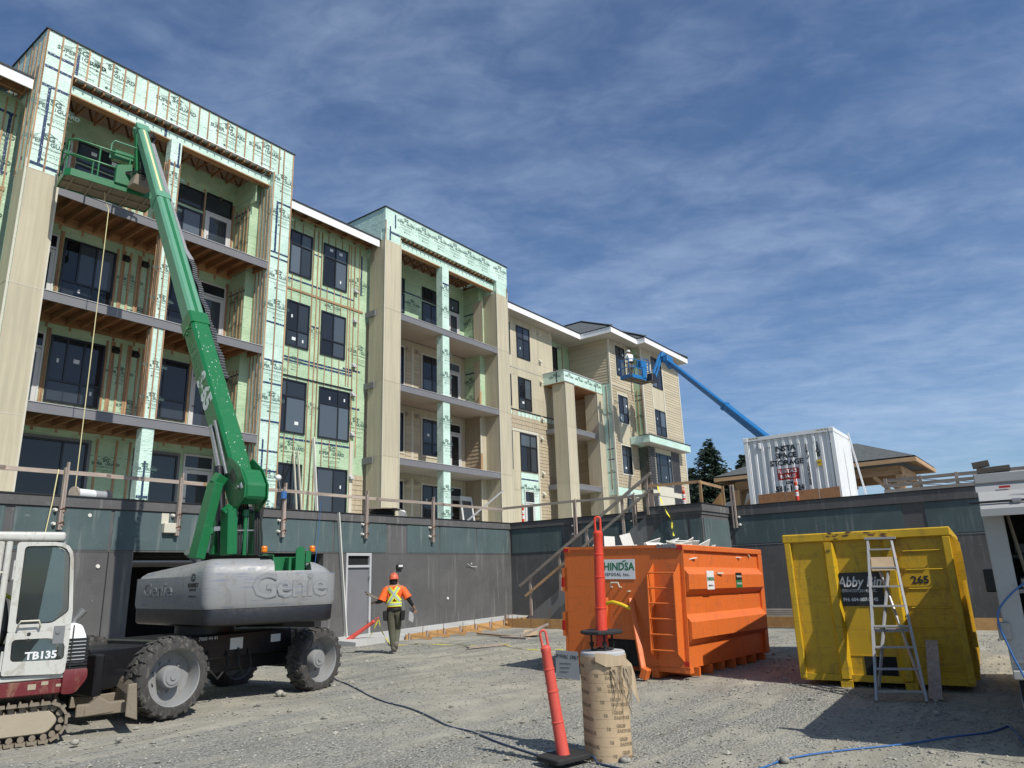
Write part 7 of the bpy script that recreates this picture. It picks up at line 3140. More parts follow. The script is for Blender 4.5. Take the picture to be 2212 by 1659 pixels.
# ---- caution tape ribbons
def ribbon(pts, w, m, label, cat, name='caution_tape', n=5, twist=.6):
    P = []
    pts = [Vector(p) for p in pts]
    for i in range(len(pts) - 1):
        a0, a1, a2, a3 = pts[max(i - 1, 0)], pts[i], pts[i + 1], pts[min(i + 2, len(pts) - 1)]
        for k in range(n):
            t = k / n
            P.append(.5 * ((2 * a1) + (a2 - a0) * t + (2 * a0 - 5 * a1 + 4 * a2 - a3) * t * t + (3 * a1 - a0 - 3 * a2 + a3) * t ** 3))
    P.append(pts[-1])
    b = MB()
    vs = []
    for i, p in enumerate(P):
        d = (P[min(i + 1, len(P) - 1)] - P[max(i - 1, 0)]).normalized()
        a = d.cross(Vector((0, 0, 1)))
        if a.length < .1: a = Vector((.6, -.8, 0))
        a.normalize()
        c = d.cross(a)
        ang = twist * math.sin(i * .9)
        a = a * math.cos(ang) + c * math.sin(ang)
        vs += [p - a * w / 2, p + a * w / 2]
    b.add(vs, [(2 * i, 2 * i + 1, 2 * i + 3, 2 * i + 2) for i in range(len(P) - 1)])
    o = b.build(name, m, loc=pts[0], recalc=False, smooth=80)
    return tag(o, label, cat)


tp = [onx(*p7(x, y), 21.55) for x, y in ((893, 62), (905, 110), (918, 160), (945, 210), (972, 260), (975, 300), (985, 345))]
ribbon(tp, .06, 'ctape', 'yellow caution tape hanging from the landing rail towards the orange bin', 'caution tape')

# ---- traffic delineators


def delineator(name, label, base, top, col, striped=False, group=None, baseplate=True, r=.052):
    base, top = Vector(base), Vector(top)
    ax = (top - base)
    L_ = ax.length
    az_ = ax.normalized()
    xx_ = Vector((FH.y, -FH.x, 0))
    xx_ = (xx_ - az_ * xx_.dot(az_)).normalized()
    q = Matrix((xx_, az_.cross(xx_), az_)).transposed()
    root = thing(name, label, 'delineator', base, 0, group)

    def T(v): return q @ Vector(v) + base
    bodyL = L_ - .17

    def lath(prof, nm, m, par):
        b = MB()
        b.lathe(prof, 18)
        b.v = [tuple(T(v)) for v in b.v]
        return b.build(nm, m, par, smooth=22)
    pr = [(r * 1.18, 0), (r * 1.18, .03), (r * 1.08, .05)]
    for f_ in (.33, .60, .80):
        z = bodyL * f_
        rr = r * (1.08 - .22 * f_)
        pr += [(rr * 1.0, z - .012), (rr * 1.09, z - .009), (rr * 1.09, z + .001), (rr * .97, z + .004)]
    pr += [(r * .84, bodyL - .05), (r * .90, bodyL - .04), (r * .90, bodyL - .01), (r * .70, bodyL), (r * .45, bodyL + .012)]
    lath(pr, 'post', col, root)
    if striped:
        for f0, f1 in ((.52, .66), (.74, .88)):
            z0, z1 = bodyL * f0, bodyL * f1
            rr = r * (1.10 - .22 * f0)
            lath([(rr, z0), (rr * .98, z1)], 'reflective_band', 'reflect', root)
    b = MB()
    hw, hh = r * .52, .085
    lp = [(hw * math.cos(t), 0, bodyL + .07 + hh * .62 * (1 if math.sin(t) > 0 else -1) + hw * math.sin(t)) for t in [2 * math.pi * k / 16 for k in range(16)]]
    b.tube([T((x, y, z)) for x, y, z in lp], .0125, 8, closed=True)
    b.build('loop_handle', col, root, smooth=60)
    if baseplate:
        b = MB()
        pts = rnd([Vector((x, y, 0)) for x, y in ((-.22, -.17), (.22, -.17), (.22, .17), (-.22, .17))], .05, 3)
        rot_ = Matrix.Rotation(AZ - .9, 3, 'Z')
        b.prism([rot_ @ p + base * 1.0 - Vector((0, 0, .0)) for p in pts], (0, 0, .045))
        b.build('rubber_base', 'blackmatte', root, bevel=.008)
    return root


bL = onz(*pB(840, 990), .03)
tL = onp(*pB(680, 26), bL, FH)
delineator('delineator', 'leaning faded red delineator post on a black rubber base left of the brown tube', bL, tL, 'pinkpost', r=.056)
# stones lying on and by the base
# pier ------------------------------------------------------------------------------
PC = Vector((6.60, 3.935, 0))
PR_ = .228
ztop_ = onp(*pB(1130, 192), PC, FH).z
PIER = thing('form_tube', 'brown cardboard concrete form tube filled with concrete and printed with repeated lettering', 'form tube', PC)
b = MB()
prof = [(PR_, -.1)]
for k in range(12):
    z = ztop_ * (k + 1) / 12 - .03
    prof += [(PR_, z - .004), (PR_ - .002, z - .0035), (PR_ - .002, z - .0005), (PR_, z)]
b.lathe(prof, 48, PC)
tubeo = b.build('tube', 'tube', PIER, smooth=22)
b = MB()
b.lathe([(PR_ - .006, ztop_ - .05), (PR_ - .008, ztop_ - .005), (PR_ - .02, ztop_ + .006), (.001, ztop_ + .012)], 40, PC)
b.build('concrete_fill', 'cement', PIER, smooth=30)


def wraptext(s, size, ang, z, m, bold=.002, tilt=-.10, sx=1.):
    me = textmesh(s, size, bold, 0, 'LEFT')
    b = MB()
    vs = []
    for v in me.vertices:
        x = v.co.x * sx
        a = ang + x / PR_
        vs.append(PC + Vector(((PR_ + .0015) * math.cos(a), (PR_ + .0015) * math.sin(a), z + v.co.y + tilt * x)))
    b.add(vs, [tuple(p.vertices) for p in me.polygons])
    return b.build('printed_lettering', m, PIER, recalc=False)


camang = math.atan2(-PC.y, -PC.x)
for k in range(8):
    z = ztop_ - .06 - k * .118
    a0 = camang - .55 + k * .10
    wraptext('GREIF', .042, a0 + .45, z, 'inkbrown')
    wraptext('EASYPOUR', .042, a0 + .48, z - .045, 'inkbrown')
    wraptext('18', .042, a0 + .02, z - .022, 'inkbrown')
    wraptext('EASYPOUR', .042, a0 - 1.3, z - .045, 'inkbrown')
# anchor bolts
for (dx, dy) in ((-.075, -.075), (.075, -.075), (.075, .075), (-.075, .075)):
    b = MB()
    p = PC + Vector((dx, dy, ztop_ - .02))
    b.cyl(p, p + Vector((0, 0, .19)), .011, n=10)
    b.cyl(p + Vector((0, 0, .07)), p + Vector((0, 0, .10)), .022, n=6)
    b.cyl(p + Vector((0, 0, .10)), p + Vector((0, 0, .108)), .028, n=10)
    b.build('anchor_bolt', 'blackmatte', PIER)
b = MB()
b.cyl(PC + Vector((0, 0, ztop_ + .013)), PC + Vector((0, 0, ztop_ + .03)), .11, n=8)
b.build('template_plate', 'black', PIER)
# paper torn from the tube
peel = []
rt = Vector((FH.y, -FH.x, 0))
tw = PC - FH * (PR_ + .012)


def PP(r_, o, z): return PC + rt * r_ - FH * o + Vector((0, 0, z))


def strip(pa, pb_, name='torn_paper', m='paper'):
    b = MB()
    n = len(pa)
    b.add([PP(*p) for p in pa] + [PP(*p) for p in pb_], [(i, i + 1, n + i + 1, n + i) for i in range(n - 1)])
    return b.build(name, m, PIER, recalc=False, smooth=70)


zt = ztop_
strip([(-.10, .225, zt + .005), (.0, .245, zt + .0), (.12, .215, zt - .03), (.21, .12, zt - .06), (.27, .06, zt - .12), (.30, .04, zt - .22), (.315, .03, zt - .36), (.33, .03, zt - .46)],
      [(-.10, .235, zt - .07), (.0, .26, zt - .12), (.10, .23, zt - .12), (.17, .16, zt - .12), (.21, .12, zt - .18), (.235, .10, zt - .28), (.265, .08, zt - .38), (.325, .035, zt - .49)])
rgp = random.Random(6)
for k in range(9):
    r_ = .06 + k * .020
    z1 = zt - .12
    ln = rgp.uniform(.18, .46)
    pa, pb_ = [], []
    for j in range(7):
        t = j / 6
        q_ = r_ + .05 * math.sin(t * 4 + k) * t + .03 * t
        o_ = .245 - .25 * max(0, r_ - .1) + .03 * math.sin(t * 3 + k)
        w_ = .012 * (1 - t * .8) * rgp.uniform(.6, 1.6)
        pa.append((q_ - w_, o_, z1 - ln * t))
        pb_.append((q_ + w_, o_ + .006, z1 - ln * t))
    strip(pa, pb_, 'torn_shred')
PD = PC + Vector((0, 0, ztop_ + .165))
b = MB()
pts = [PD + Vector((.215 * math.cos(math.pi / 8 + k * math.pi / 4), .215 * math.sin(math.pi / 8 + k * math.pi / 4), 0)) for k in range(8)]
tD = onp(1290, 1113, PD, FH)
DL = delineator('delineator', 'upright bright red delineator standing on the anchor bolts of the brown tube', PD + Vector((0, 0, -.12)), tD, 'redpost', baseplate=False, r=.056)
b.prism(pts, (0, 0, .034))
b.build('rubber_base', 'blackmatte', DL, bevel=.008)

# stones
for i, (px, r_, lab) in enumerate(((pB(1292, 1012), .05, 'grey rounded stone against the foot of the brown tube'), (p6(1458, 1280), .07, 'grey stone on the gravel in front of the lift, larger of the pair'), (p6(1482, 1281), .045, 'small grey stone beside a larger one before the lift'), (p8(383, 1634), .045, 'pale stone resting on the blue hose in the right foreground'), (p6(390, 1535), .05, 'round stone on the gravel in front of the excavator track'), (p6(620, 1518), .04, 'dark stone on the gravel right of the excavator track'))):
    c0 = onz(*px, .0)
    b = MB()
    bm = bmesh.new()
    bmesh.ops.create_icosphere(bm, subdivisions=2, radius=r_)
    for v in bm.verts:
        v.co *= 1 + .22 * mnoise.noise(v.co * (1.6 / r_) + Vector((i * 3, 0, 0)))
        v.co.z *= .72
    me = bpy.data.meshes.new('stone')
    bm.to_mesh(me)
    bm.free()
    me.materials.append(M_('stone'))
    me.polygons.foreach_set('use_smooth', [True] * len(me.polygons))
    o = bpy.data.objects.new('stone', me)
    COL.objects.link(o)
    o.location = c0 + Vector((0, 0, r_ * .45))
    tag(o, lab, 'stone')

# hoses and cables on the ground


def spline(pts, n=8):
    pts = [Vector(p) for p in pts]
    P = []
    for i in range(len(pts) - 1):
        a0, a1, a2, a3 = pts[max(i - 1, 0)], pts[i], pts[i + 1], pts[min(i + 2, len(pts) - 1)]
        for k in range(n):
            t = k / n
            P.append(.5 * ((2 * a1) + (a2 - a0) * t + (2 * a0 - 5 * a1 + 4 * a2 - a3) * t * t + (3 * a1 - a0 - 3 * a2 + a3) * t ** 3))
    P.append(pts[-1])
    return P


def lay(p, r_=.012): return Vector((p.x, p.y, ground_z(p.x, p.y) + r_))


hp_ = [tc_(-.08, .62, 1.9), tc_(-.10, .38, 1.62), tc_(-.11, .10, 1.40), tc_(-.09, -.03, 1.2), tc_(-.09, .02, .9), tc_(-.12, .12, .5), tc_(-.2, .10, .15)]
hg = [(9.2, .78), (9.6, .86), (9.75, .92), (9.37, 1.06), (8.97, 1.35), (8.38, 1.71), (7.85, 2.1), (7.31, 2.45), (6.9, 2.55), (6.3, 2.75)]
h0 = spline(hp_[:-1] + [tc_(-.15, .05, .05)])
b = MB()
b.tube(h0, .009, 8)
hv = b.build('hose', 'hose', loc=h0[0], smooth=60)
tag(hv, 'blue hose hanging down the rear corner of the white truck', 'hose')
b = MB()
hgp = [lay(p) for p in spline([tc_(-.15, .05, .03)] + [Vector((x, y, 0)) for x, y in hg])]
b.tube(hgp, .0085, 8)
tag(b.build('hose', 'hose', loc=hgp[0], smooth=60), 'bright blue hose lying across the gravel in the right foreground', 'hose')
cg = [(8.75, 10.4), (9.31, 11.35), (8.55, 9.87), (7.89, 8.51), (7.59, 7.64), (7.18, 6.76), (7.03, 6.38), (6.88, 5.92), (6.58, 5.29), (6.36, 4.69), (6.29, 4.47), (6.40, 4.28), (6.35, 4.05), (6.28, 3.8), (6.22, 3.59), (6.1, 3.2), (6.0, 2.9)]
cgp = [lay(Vector((x, y, 0))) for x, y in cg[1:]]
cgp = [lay(p, .012 if (p - bL).length > .30 else .06) for p in spline(cgp)]
b = MB()
b.tube(cgp, .010, 7)
tag(b.build('cable', 'cable', loc=cgp[0], smooth=60), 'long blue cable snaking over the gravel from the lift wheel to the delineator', 'cable')

# drywall sign board
s0, s1 = onz(*pB(782, 384)), onz(*pB(960, 408))
DS = thing('drywall_sign', 'grey board hand-lettered DRYWALL ONLY propped behind the brown tube', 'sign', s0)
sx0 = (s1 - s0).normalized()
up_s = (Vector((0, 0, 1)) * .93 + FH * .36).normalized()
b = MB()
wS, hS = (s1 - s0).length, .40
hS = .46
b.prism([s0, s1, s1 + up_s * hS, s0 + up_s * hS + sx0 * .03], FH * .014)
b.build('board', 'greylt', DS)
text('lettering', 'DRYWALL  ONLY.', .085, 'signblack', DS, s0 + sx0 * wS * .5 + up_s * (hS - .10), sx0, up_s, .0, sx=.95, shear=.15)
for k in range(3):
    b = MB()
    b.bar(s0 + sx0 * .12 + up_s * (.24 - k * .07) - FH * .004, s0 + sx0 * (.42 - .05 * k) + up_s * (.25 - k * .07) - FH * .004, .003, .006)
    b.build('pen_line', 'signblack', DS)

# delineators on the deck
for i, (px, lab) in enumerate(((pG(250, 1148), 'orange and white delineator by the grey door at the foot of the tan wall'), (pG(2022, 955), 'orange and white delineator on the landing beside the brick bay'), (kk(770, 715), 'orange and white delineator in front of the plywood at the container'), (p7(1036, 62), 'striped delineator near the corner of the landing wall'))):
    if i == 3: continue
    p = onz(*px, 4.82 if i == 2 else 4.62)
    if i == 2: p = onx(*px, 24.35)
    delineator('delineator', lab, (p.x, p.y, p.z - 1.1), p, 'redpost', striped=True, r=.06, group='striped delineators on the deck')
# lying delineator
l0, = (onz(*pA(335, 1060)),)
l1 = onp(*pA(582, 868), l0, FH)
LD = delineator('delineator', 'faded red delineator lying tilted on the formwork by the grey door', l0 + Vector((0, 0, .05)), l1, 'pinkpost', baseplate=False, r=.062)
b = MB()
for k in range(40):
    a_ = rgp.uniform(0, 6.28)
    rr = rgp.uniform(.05, .32)
    p = l0 + Vector((rr * math.cos(a_), rr * math.sin(a_), rgp.uniform(.0, .09)))
    b.tube([p, p + Vector((rgp.uniform(-.08, .08), rgp.uniform(-.08, .08), rgp.uniform(.0, .06)))], .012, 4)
tag(b.build('red_netting', 'red', loc=l0), kind='stuff')
ribbon([l1 + Vector((0, 0, -.05)), onp(*pA(600, 960), l0, FH), onp(*pA(650, 1040), l0, FH), onz(*pA(690, 1068), .03), onz(*pA(900, 1062), .03), onz(*pA(1150, 1068), .03), onz(*pA(1300, 1075), .04)], .04, 'ctape2', 'yellow caution tape trailing from the tilted delineator along the formwork', 'caution tape')
ribbon([l1 + Vector((-.02, 0, -.05)), onp(*pA(530, 980), l0, FH), onp(*pA(490, 1055), l0, FH)], .06, 'ctape', 'short yellow caution tape hanging left below the tilted delineator', 'caution tape')
ribbon([onz(*pA(1470, 1052), .06), onz(*pA(1600, 1090), .03), onz(*pA(1760, 1105), .03), onz(*pA(1900, 1102), .03), onz(*pA(1980, 1108), .03)], .04, 'ctape2', 'yellow caution tape lying on the gravel towards the orange bin', 'caution tape')


# loose boards


def loose(name, label, cat, p0, p1, w, h, m, up=(0, 0, 1), group=None):
    b = MB()
    b.bar(p0, p1, w, h, up)
    return tag(b.build(name, m, loc=p0), label, cat, group)


loose('plank', 'weathered plank flat on the gravel with caution tape on its end', 'plank', onz(*pA(1235, 1088), .04), onz(*pA(1535, 1062), .04), .16, .04, 'oldwood_x')
loose('plank', 'long white board leaning against the wall beside the grey door', 'plank', onz(*pA(340, 1015), .12), ony(*pA(283, 92), WY - .1), .11, .03, 'gyp', (1, 0, 0))
loose('plank', 'short grey plank lying between the formwork stakes and the stair', 'plank', onz(*pA(1480, 1008), .04), onz(*pA(1690, 1020), .04), .12, .04, 'oldwood_x')
loose('plank', 'thin board half buried in gravel by the formwork', 'plank', onz(*pA(1310, 985), .04), onz(*pA(1560, 1005), .04), .09, .04, 'newwood_x')
loose('plank', 'short white post leaning on the orange edge form in the gravel', 'plank', onz(*pA(1625, 1005), .05), onz(*pA(1625, 1005), .05) + Vector((.62, -.55, .30)), .08, .06, 'oldwood_z')
cbp = [onz(*pA(x, y), z) for x, y, z in ((1640, 1005, .03), (1760, 1000, .03), (1745, 955, .10), (1655, 960, .14))]
b = MB()
b.prism(cbp, (0, 0, .012))
tag(b.build('cardboard_sheet', 'cardb', loc=cbp[0]), 'bent cardboard sheet on the gravel near the stair foot', 'cardboard')
# boards standing on the deck
for (a0, a1, m, lab, w_) in (((1345, 945), (1312, 285), 'trim', 'thin cream board leaning on the wrapped wall, left of a pair', .06), ((1400, 950), (1358, 288), 'trim', 'thin cream board leaning on the wrapped wall, right of a pair', .07), ((1568, 960), (1530, 140), 'gyp', 'wide white board leaning on the wrapped wall between two windows', .13)):
    p1 = ony(*r7(*a1), 21.7)
    p0 = ony(*r7(*a0), 20.9)
    p0 = p1 + (p0 - p1) * ((p1.z - 3.42) / (p1.z - p0.z))
    loose('board', lab, 'board', p0, p1, .03, w_, m, (0, 1, 0))
# white door leaning, bar, spool, roll, lamp
dl0, dl1 = ony(*p4_(1600, 1450), 19.9), ony(*p4_(1590, 1275), 20.3)
LDr = thing('loose_door', 'white door leaf leaning under the second tower balcony', 'door', (dl0.x, 20.2, 3.4))
b = MB()
W2 = .85
dz = Vector((.12, .35, 1.95))
dl0.x += 1.9
fo_ = [Vector((dl0.x - .05, 21.6, 3.42)), Vector((dl0.x + W2 - .05, 21.6, 3.42)), Vector((dl0.x + W2 + .05, 22.0, 5.35)), Vector((dl0.x + .07, 22.0, 5.35))]
ce_ = sum(fo_, Vector()) / 4
b.frame(fo_, [p.lerp(ce_, .22) for p in fo_], (0, .04, -.01))
b.build('door_frame', 'door', LDr)
b = MB()
b.prism([p.lerp(ce_, .22) + Vector((0, .02, 0)) for p in fo_], (0, .01, 0))
b.build('pane', 'glass', LDr)
loose('metal_bar', 'long grey bar leaning diagonally on the second tower column', 'bar', ony(*p4_(1598, 1447), 19.6) , ony(*p4_(1865, 1222), 20.4), .06, .05, 'alu')
sp = thing('cable_spool', 'black cable spool on its side on the deck before the second tower', 'spool', ony(*p4_(980, 1395), 18.4))
spc = ony(*p4_(975, 1365), 18.4)
b = MB()
b.cyl((spc.x, spc.y, spc.z), (spc.x, spc.y, spc.z + .03), .62, n=28)
b.cyl((spc.x, spc.y, 3.42), (spc.x, spc.y, 3.45), .62, n=28)
b.build('flange', 'oldwood_x', sp)
b = MB()
pf = []
for k in range(7):
    z = 3.46 + k * (spc.z - 3.48) / 7
    pf += [(.42, z), (.46, z + .025), (.42, z + .05)]
b.lathe(pf, 28, (spc.x, spc.y, 0))
b.build('cable_coil', 'blackmatte', sp, smooth=60)
b = MB()
q0 = ony(*p4_(1090, 1360), 18.5)
b.add([q0, q0 + Vector((.3, -.1, -.1)), q0 + Vector((.55, 0, -.4)), q0 + Vector((.2, .1, -.35)), q0 + Vector((.28, -.05, -.02))], [(0, 1, 4), (1, 2, 3), (0, 3, 1)])
tag(b.build('plastic_sheet', 'dirt', loc=q0, recalc=False), 'crumpled clear plastic sheet beside the cable spool', 'plastic sheet')
rl0, rl1 = ony(*pL(830, 755), 18.6), ony(*pL(1180, 790), 18.9)
RLo = thing('wire_roll', 'reel wound with white and grey cable lying on the deck behind the rail', 'reel', rl0)
b = MB()
b.cyl(rl0, rl0.lerp(rl1, .55), .12, n=20)
b.build('wound_cable', 'sticker', RLo, smooth=50)
b = MB()
b.cyl(rl0.lerp(rl1, .55), rl0.lerp(rl1, .95), .115, n=20)
b.build('wound_cable', 'alu', RLo, smooth=50)
for t_ in (-.05, .97):
    b = MB()
    b.cyl(rl0.lerp(rl1, t_), rl0.lerp(rl1, t_ + .05), .16, n=20)
    b.build('flange', 'oldwood_x', RLo)
lc0 = ony(*r7(1142, 582), 17.45)
LMP = thing('site_lamp', 'white ball lamp on a bent arm tied with blue tape to a rail post', 'lamp', (12.4, 17.45, 4.3))
b = MB()
b.lathe([(.001, -.088), (.05, -.072), (.08, -.035), (.088, 0), (.08, .035), (.05, .072), (.001, .088)], 20, lc0)
b.build('globe', 'sign', LMP, smooth=80)
b = MB()
b.tube([lc0 + Vector((.03, 0, -.07)), lc0 + Vector((.05, 0, -.2)), lc0 + Vector((.10, 0, -.34)), lc0 + Vector((.18, 0, -.42))], .018, 8)
b.build('arm', 'steel', LMP, smooth=60)
b = MB()
b.cyl((12.38, 17.46, 4.02), (12.38, 17.46, 4.22), .085, n=10)
b.build('blue_tape', 'hose', LMP)
yr0, yr1 = ony(*pL(648, 490), 17.42), ony(*pL(495, 1180), 17.30)
b = MB()
b.tube([yr0 + Vector((.02, .08, -.02)), yr0, yr0.lerp(yr1, .5) + Vector((.02, 0, 0)), yr1 + (yr1 - yr0) * .8], .011, 6)
tag(b.build('rope', 'rope', loc=yr0, smooth=60), 'yellow rope hanging from the guard rail behind the excavator cab', 'rope')
wv = ony(*r7(1610, 850), 17.4)
b = MB()
b.tube([wv, ony(*r7(1600, 1050), 17.4), ony(*r7(1565, 1400), 17.35), ony(*r7(1540, 1600), 17.3)], .008, 5)
tag(b.build('cord', 'hose', loc=wv, smooth=60), 'thin blue cord hanging down the wall behind the lift', 'cord')


# ================================================================== PEOPLE
def person(root, J, E, Rr, place, zones, mats_, fingers=()):
    """one continuous skinned figure. J joints, E edges, Rr radii; place maps local to world; zones(co)->material index"""
    names = list(J)
    me = bpy.data.meshes.new('body')
    me.from_pydata([J[n] for n in names], [(names.index(a), names.index(c)) for a, c in E], [])
    ob = bpy.data.objects.new('tmp', me)
    COL.objects.link(ob)
    md = ob.modifiers.new('s', 'SKIN')
    md.use_smooth_shade = True
    sk = me.skin_vertices[0].data
    for i, n in enumerate(names):
        r_ = Rr[n]
        sk[i].radius = (r_, r_) if not isinstance(r_, tuple) else r_
        sk[i].use_root = (n == 'pelvis')
    sb = ob.modifiers.new('u', 'SUBSURF')
    sb.levels = sb.render_levels = 2
    dg = bpy.context.evaluated_depsgraph_get()
    nm = bpy.data.meshes.new_from_object(ob.evaluated_get(dg))
    bpy.data.objects.remove(ob)
    b = MB()
    b.add([v.co for v in nm.vertices], [tuple(p.vertices) for p in nm.polygons])
    for (h, d, up_, s_) in fingers:         # five fingers rooted in the palm
        h, d, up_ = Vector(h), Vector(d).normalized(), Vector(up_).normalized()
        side = d.cross(up_)
        for k in range(4):
            o_ = h + side * ((k - 1.5) * .019)
            L_ = (.075, .085, .08, .065)[k]
            b.tube([o_, o_ + d * L_ * .45 + up_ * -.004, o_ + d * L_ * .8 - up_ * .02, o_ + d * L_ * .85 - up_ * .045], [.0095, .009, .008, .0065], 6)
        o_ = h - d * .02 + side * (.035 * s_)
        b.tube([o_, o_ + d * .03 + side * .02 * s_, o_ + d * .055 + side * .015 * s_ - up_ * .015], [.011, .010, .008], 6)
    cs = []
    for f in b.f:
        c0 = sum((Vector(b.v[i]) for i in f), Vector()) / len(f)
        cs.append(zones(c0))
    nf = len(nm.polygons)
    for i in range(nf, len(b.f)):
        cs[i] = 0
    b.mi = cs
    b.v = [tuple(place(v)) for v in b.v]
    o = b.build('body', mats_, root, smooth=180)
    return o


EDG = [('pelvis', 'waist'), ('waist', 'chest'), ('chest', 'neck'), ('neck', 'head'), ('head', 'crown'), ('chest', 'shL'), ('shL', 'elL'), ('elL', 'wrL'), ('wrL', 'haL'), ('chest', 'shR'), ('shR', 'elR'), ('elR', 'wrR'), ('wrR', 'haR'),
       ('pelvis', 'hiL'), ('hiL', 'knL'), ('knL', 'anL'), ('anL', 'toL'), ('pelvis', 'hiR'), ('hiR', 'knR'), ('knR', 'anR'), ('anR', 'toR')]
RAD = dict(pelvis=(.15, .12), waist=(.135, .11), chest=(.165, .12), neck=.062, head=.085, crown=.07, shL=.075, elL=.055, wrL=.034, haL=.036, shR=.075, elR=.055, wrR=.034, haR=.036, hiL=.10, knL=.075, anL=.058, toL=.045, hiR=.10, knR=.075, anR=.058, toR=.045)


def placer(o, yaw, s_=1.):
    o = Vector(o)
    f_, r_ = Vector((math.cos(yaw), math.sin(yaw), 0)), Vector((math.sin(yaw), -math.cos(yaw), 0))
    return lambda v: o + r_ * v[0] * s_ + f_ * v[1] * s_ + Vector((0, 0, v[2] * s_))


def dist_seg(p, a, c):
    a, c = Vector(a), Vector(c)
    t = max(0, min(1, (p - a).dot(c - a) / (c - a).length_squared))
    return (p - a.lerp(c, t)).length


def helmet(root, pl, c0, m, r_=.118, brim=True, pitch=0.):
    b = MB()
    prof = [(r_ * 1.02, -.005), (r_ * 1.03, .01)] + [(r_ * math.cos(t), .02 + .125 * math.sin(t)) for t in [rad(x) for x in (10, 30, 50, 68, 82, 90)]]
    prof[-1] = (.002, prof[-1][1])
    b.lathe(prof, 20)
    b.v = [(x * .92, y * 1.1, z) for x, y, z in b.v]
    if brim:
        b.prism([(-.08, .10, -.004), (-.05, .165, -.008), (.05, .165, -.008), (.08, .10, -.004)], (0, 0, .008))
        b.prism([(-.10, -.12, -.006), (-.1, -.06, 0), (.1, -.06, 0), (.10, -.12, -.006), (.05, -.142, -.006), (-.05, -.142, -.006)], (0, 0, .007))
    b.bar((0, -.10, .085), (0, .09, .10), .02, .11)
    b.v = [tuple(pl(Vector(v) + Vector(c0))) for v in b.v]
    return b.build('helmet', m, root, smooth=50)


def eyes(root, pl, c0, m='hair'):
    for s_ in (-1, 1):
        b = MB()
        b.cyl(Vector((s_ * .032, .075, .0)) + Vector(c0), Vector((s_ * .032, .088, .0)) + Vector(c0), .011, n=8)
        b.v = [tuple(pl(v)) for v in b.v]
        b.build('eye', m, root)
        b = MB()
        b.lathe([(.001, -.028), (.02, -.02), (.024, 0), (.02, .025), (.001, .03)], 8, (s_ * .088, .0, -.01) if 0 else Vector(c0) + Vector((s_ * .086, 0, -.01)))
        b.v = [tuple(pl(v)) for v in b.v]
        b.build('ear', 'skin', root, smooth=60)
    b = MB()
    b.tube([Vector(c0) + Vector((0, .083, .01)), Vector(c0) + Vector((0, .108, -.03)), Vector(c0) + Vector((0, .09, -.04))], [.010, .015, .010], 6)
    b.v = [tuple(pl(v)) for v in b.v]
    b.build('nose', 'skin', root, smooth=60)
    b = MB()
    b.bar(Vector(c0) + Vector((-.025, .086, -.062)), Vector(c0) + Vector((.025, .086, -.062)), .008, .008)
    b.v = [tuple(pl(v)) for v in b.v]
    b.build('mouth', 'maroon', root)


# walking worker
wpos = Vector((12.72, 13.32, .03))
wyaw = AZ + rad(8)
WP = thing('person', 'worker in orange hi-vis shirt and orange helmet walking away carrying boards', 'person', wpos)
pl = placer(wpos, wyaw, 1.02)
J = dict(pelvis=(0, 0, .97), waist=(0, .0, 1.10), chest=(0, .01, 1.33), neck=(-.01, .02, 1.53), head=(-.015, .05, 1.63), crown=(-.015, .05, 1.70), shL=(-.19, 0, 1.44), elL=(-.29, -.05, 1.18), wrL=(-.42, .12, 1.14), haL=(-.47, .18, 1.15),
         shR=(.19, .0, 1.44), elR=(.33, -.04, 1.22), wrR=(.45, .06, 1.02), haR=(.48, .10, .96), hiL=(-.09, 0, .92), knL=(-.05, .05, .50), anL=(-.0, -.02, .09), toL=(.03, .13, .045), hiR=(.09, 0, .92), knR=(.08, .17, .52), anR=(.05, -.06, .20), toR=(.05, .05, .08))


def zones(c0):
    arm = min(dist_seg(c0, J['elL'], J['haL']), dist_seg(c0, J['elR'], J['haR']))
    uarm = min(dist_seg(c0, J['shL'], J['elL']), dist_seg(c0, J['shR'], J['elR']))
    if min(dist_seg(c0, J['wrL'], J['haL']), dist_seg(c0, J['wrR'], J['haR'])) < .045: return 0
    if arm < .065 and abs(c0.x) > .26: return 5
    if c0.z > 1.50: return 0
    if c0.z > 1.02: return 1
    if c0.z > .93: return 3
    if c0.z < .14: return 4
    if c0.x > 0 and dist_seg(c0, J['anR'], J['toR']) < .075 and c0.z < .26: return 4
    return 2


R2 = dict(RAD)
R2.update(waist=(.15, .12), pelvis=(.145, .12), shL=.09, shR=.09, elL=.062, elR=.06, hiL=.11, hiR=.11, knL=.088, knR=.085, anL=.07, anR=.066)
person(WP, J, EDG, R2, pl, zones, ['skin', 'hiviz', 'olive', 'belt', 'boot', 'belt'], fingers=(((-.49, .20, 1.15), (-.6, .7, 0), (0, 0, 1), 1), ((.49, .11, .93), (.2, .3, -1), (0, 1, 0), -1)))
helmet(WP, pl, (-.015, .05, 1.675), 'helmet')
eyes(WP, pl, (-.015, .055, 1.64))
b = MB()
b.lathe([(.06, -.10), (.088, -.06), (.094, .0), (.092, .05)], 16, (-.015, .035, 1.62))
b.v = [tuple(pl(v)) for v in b.v]
b.build('hair', 'hair', WP, smooth=60)
for sg in (-1, 1):         # hanging sleeves
    a_, c_0 = (J['shL'], J['elL']) if sg < 0 else (J['shR'], J['elR'])
    b = MB()
    b.tube([Vector(a_), Vector(a_).lerp(Vector(c_0), .5), Vector(a_).lerp(Vector(c_0), .98)], [.085, .092, .098], 12)
    b.v = [tuple(pl(v)) for v in b.v]
    b.build('sleeve', 'hiviz', WP, smooth=60)


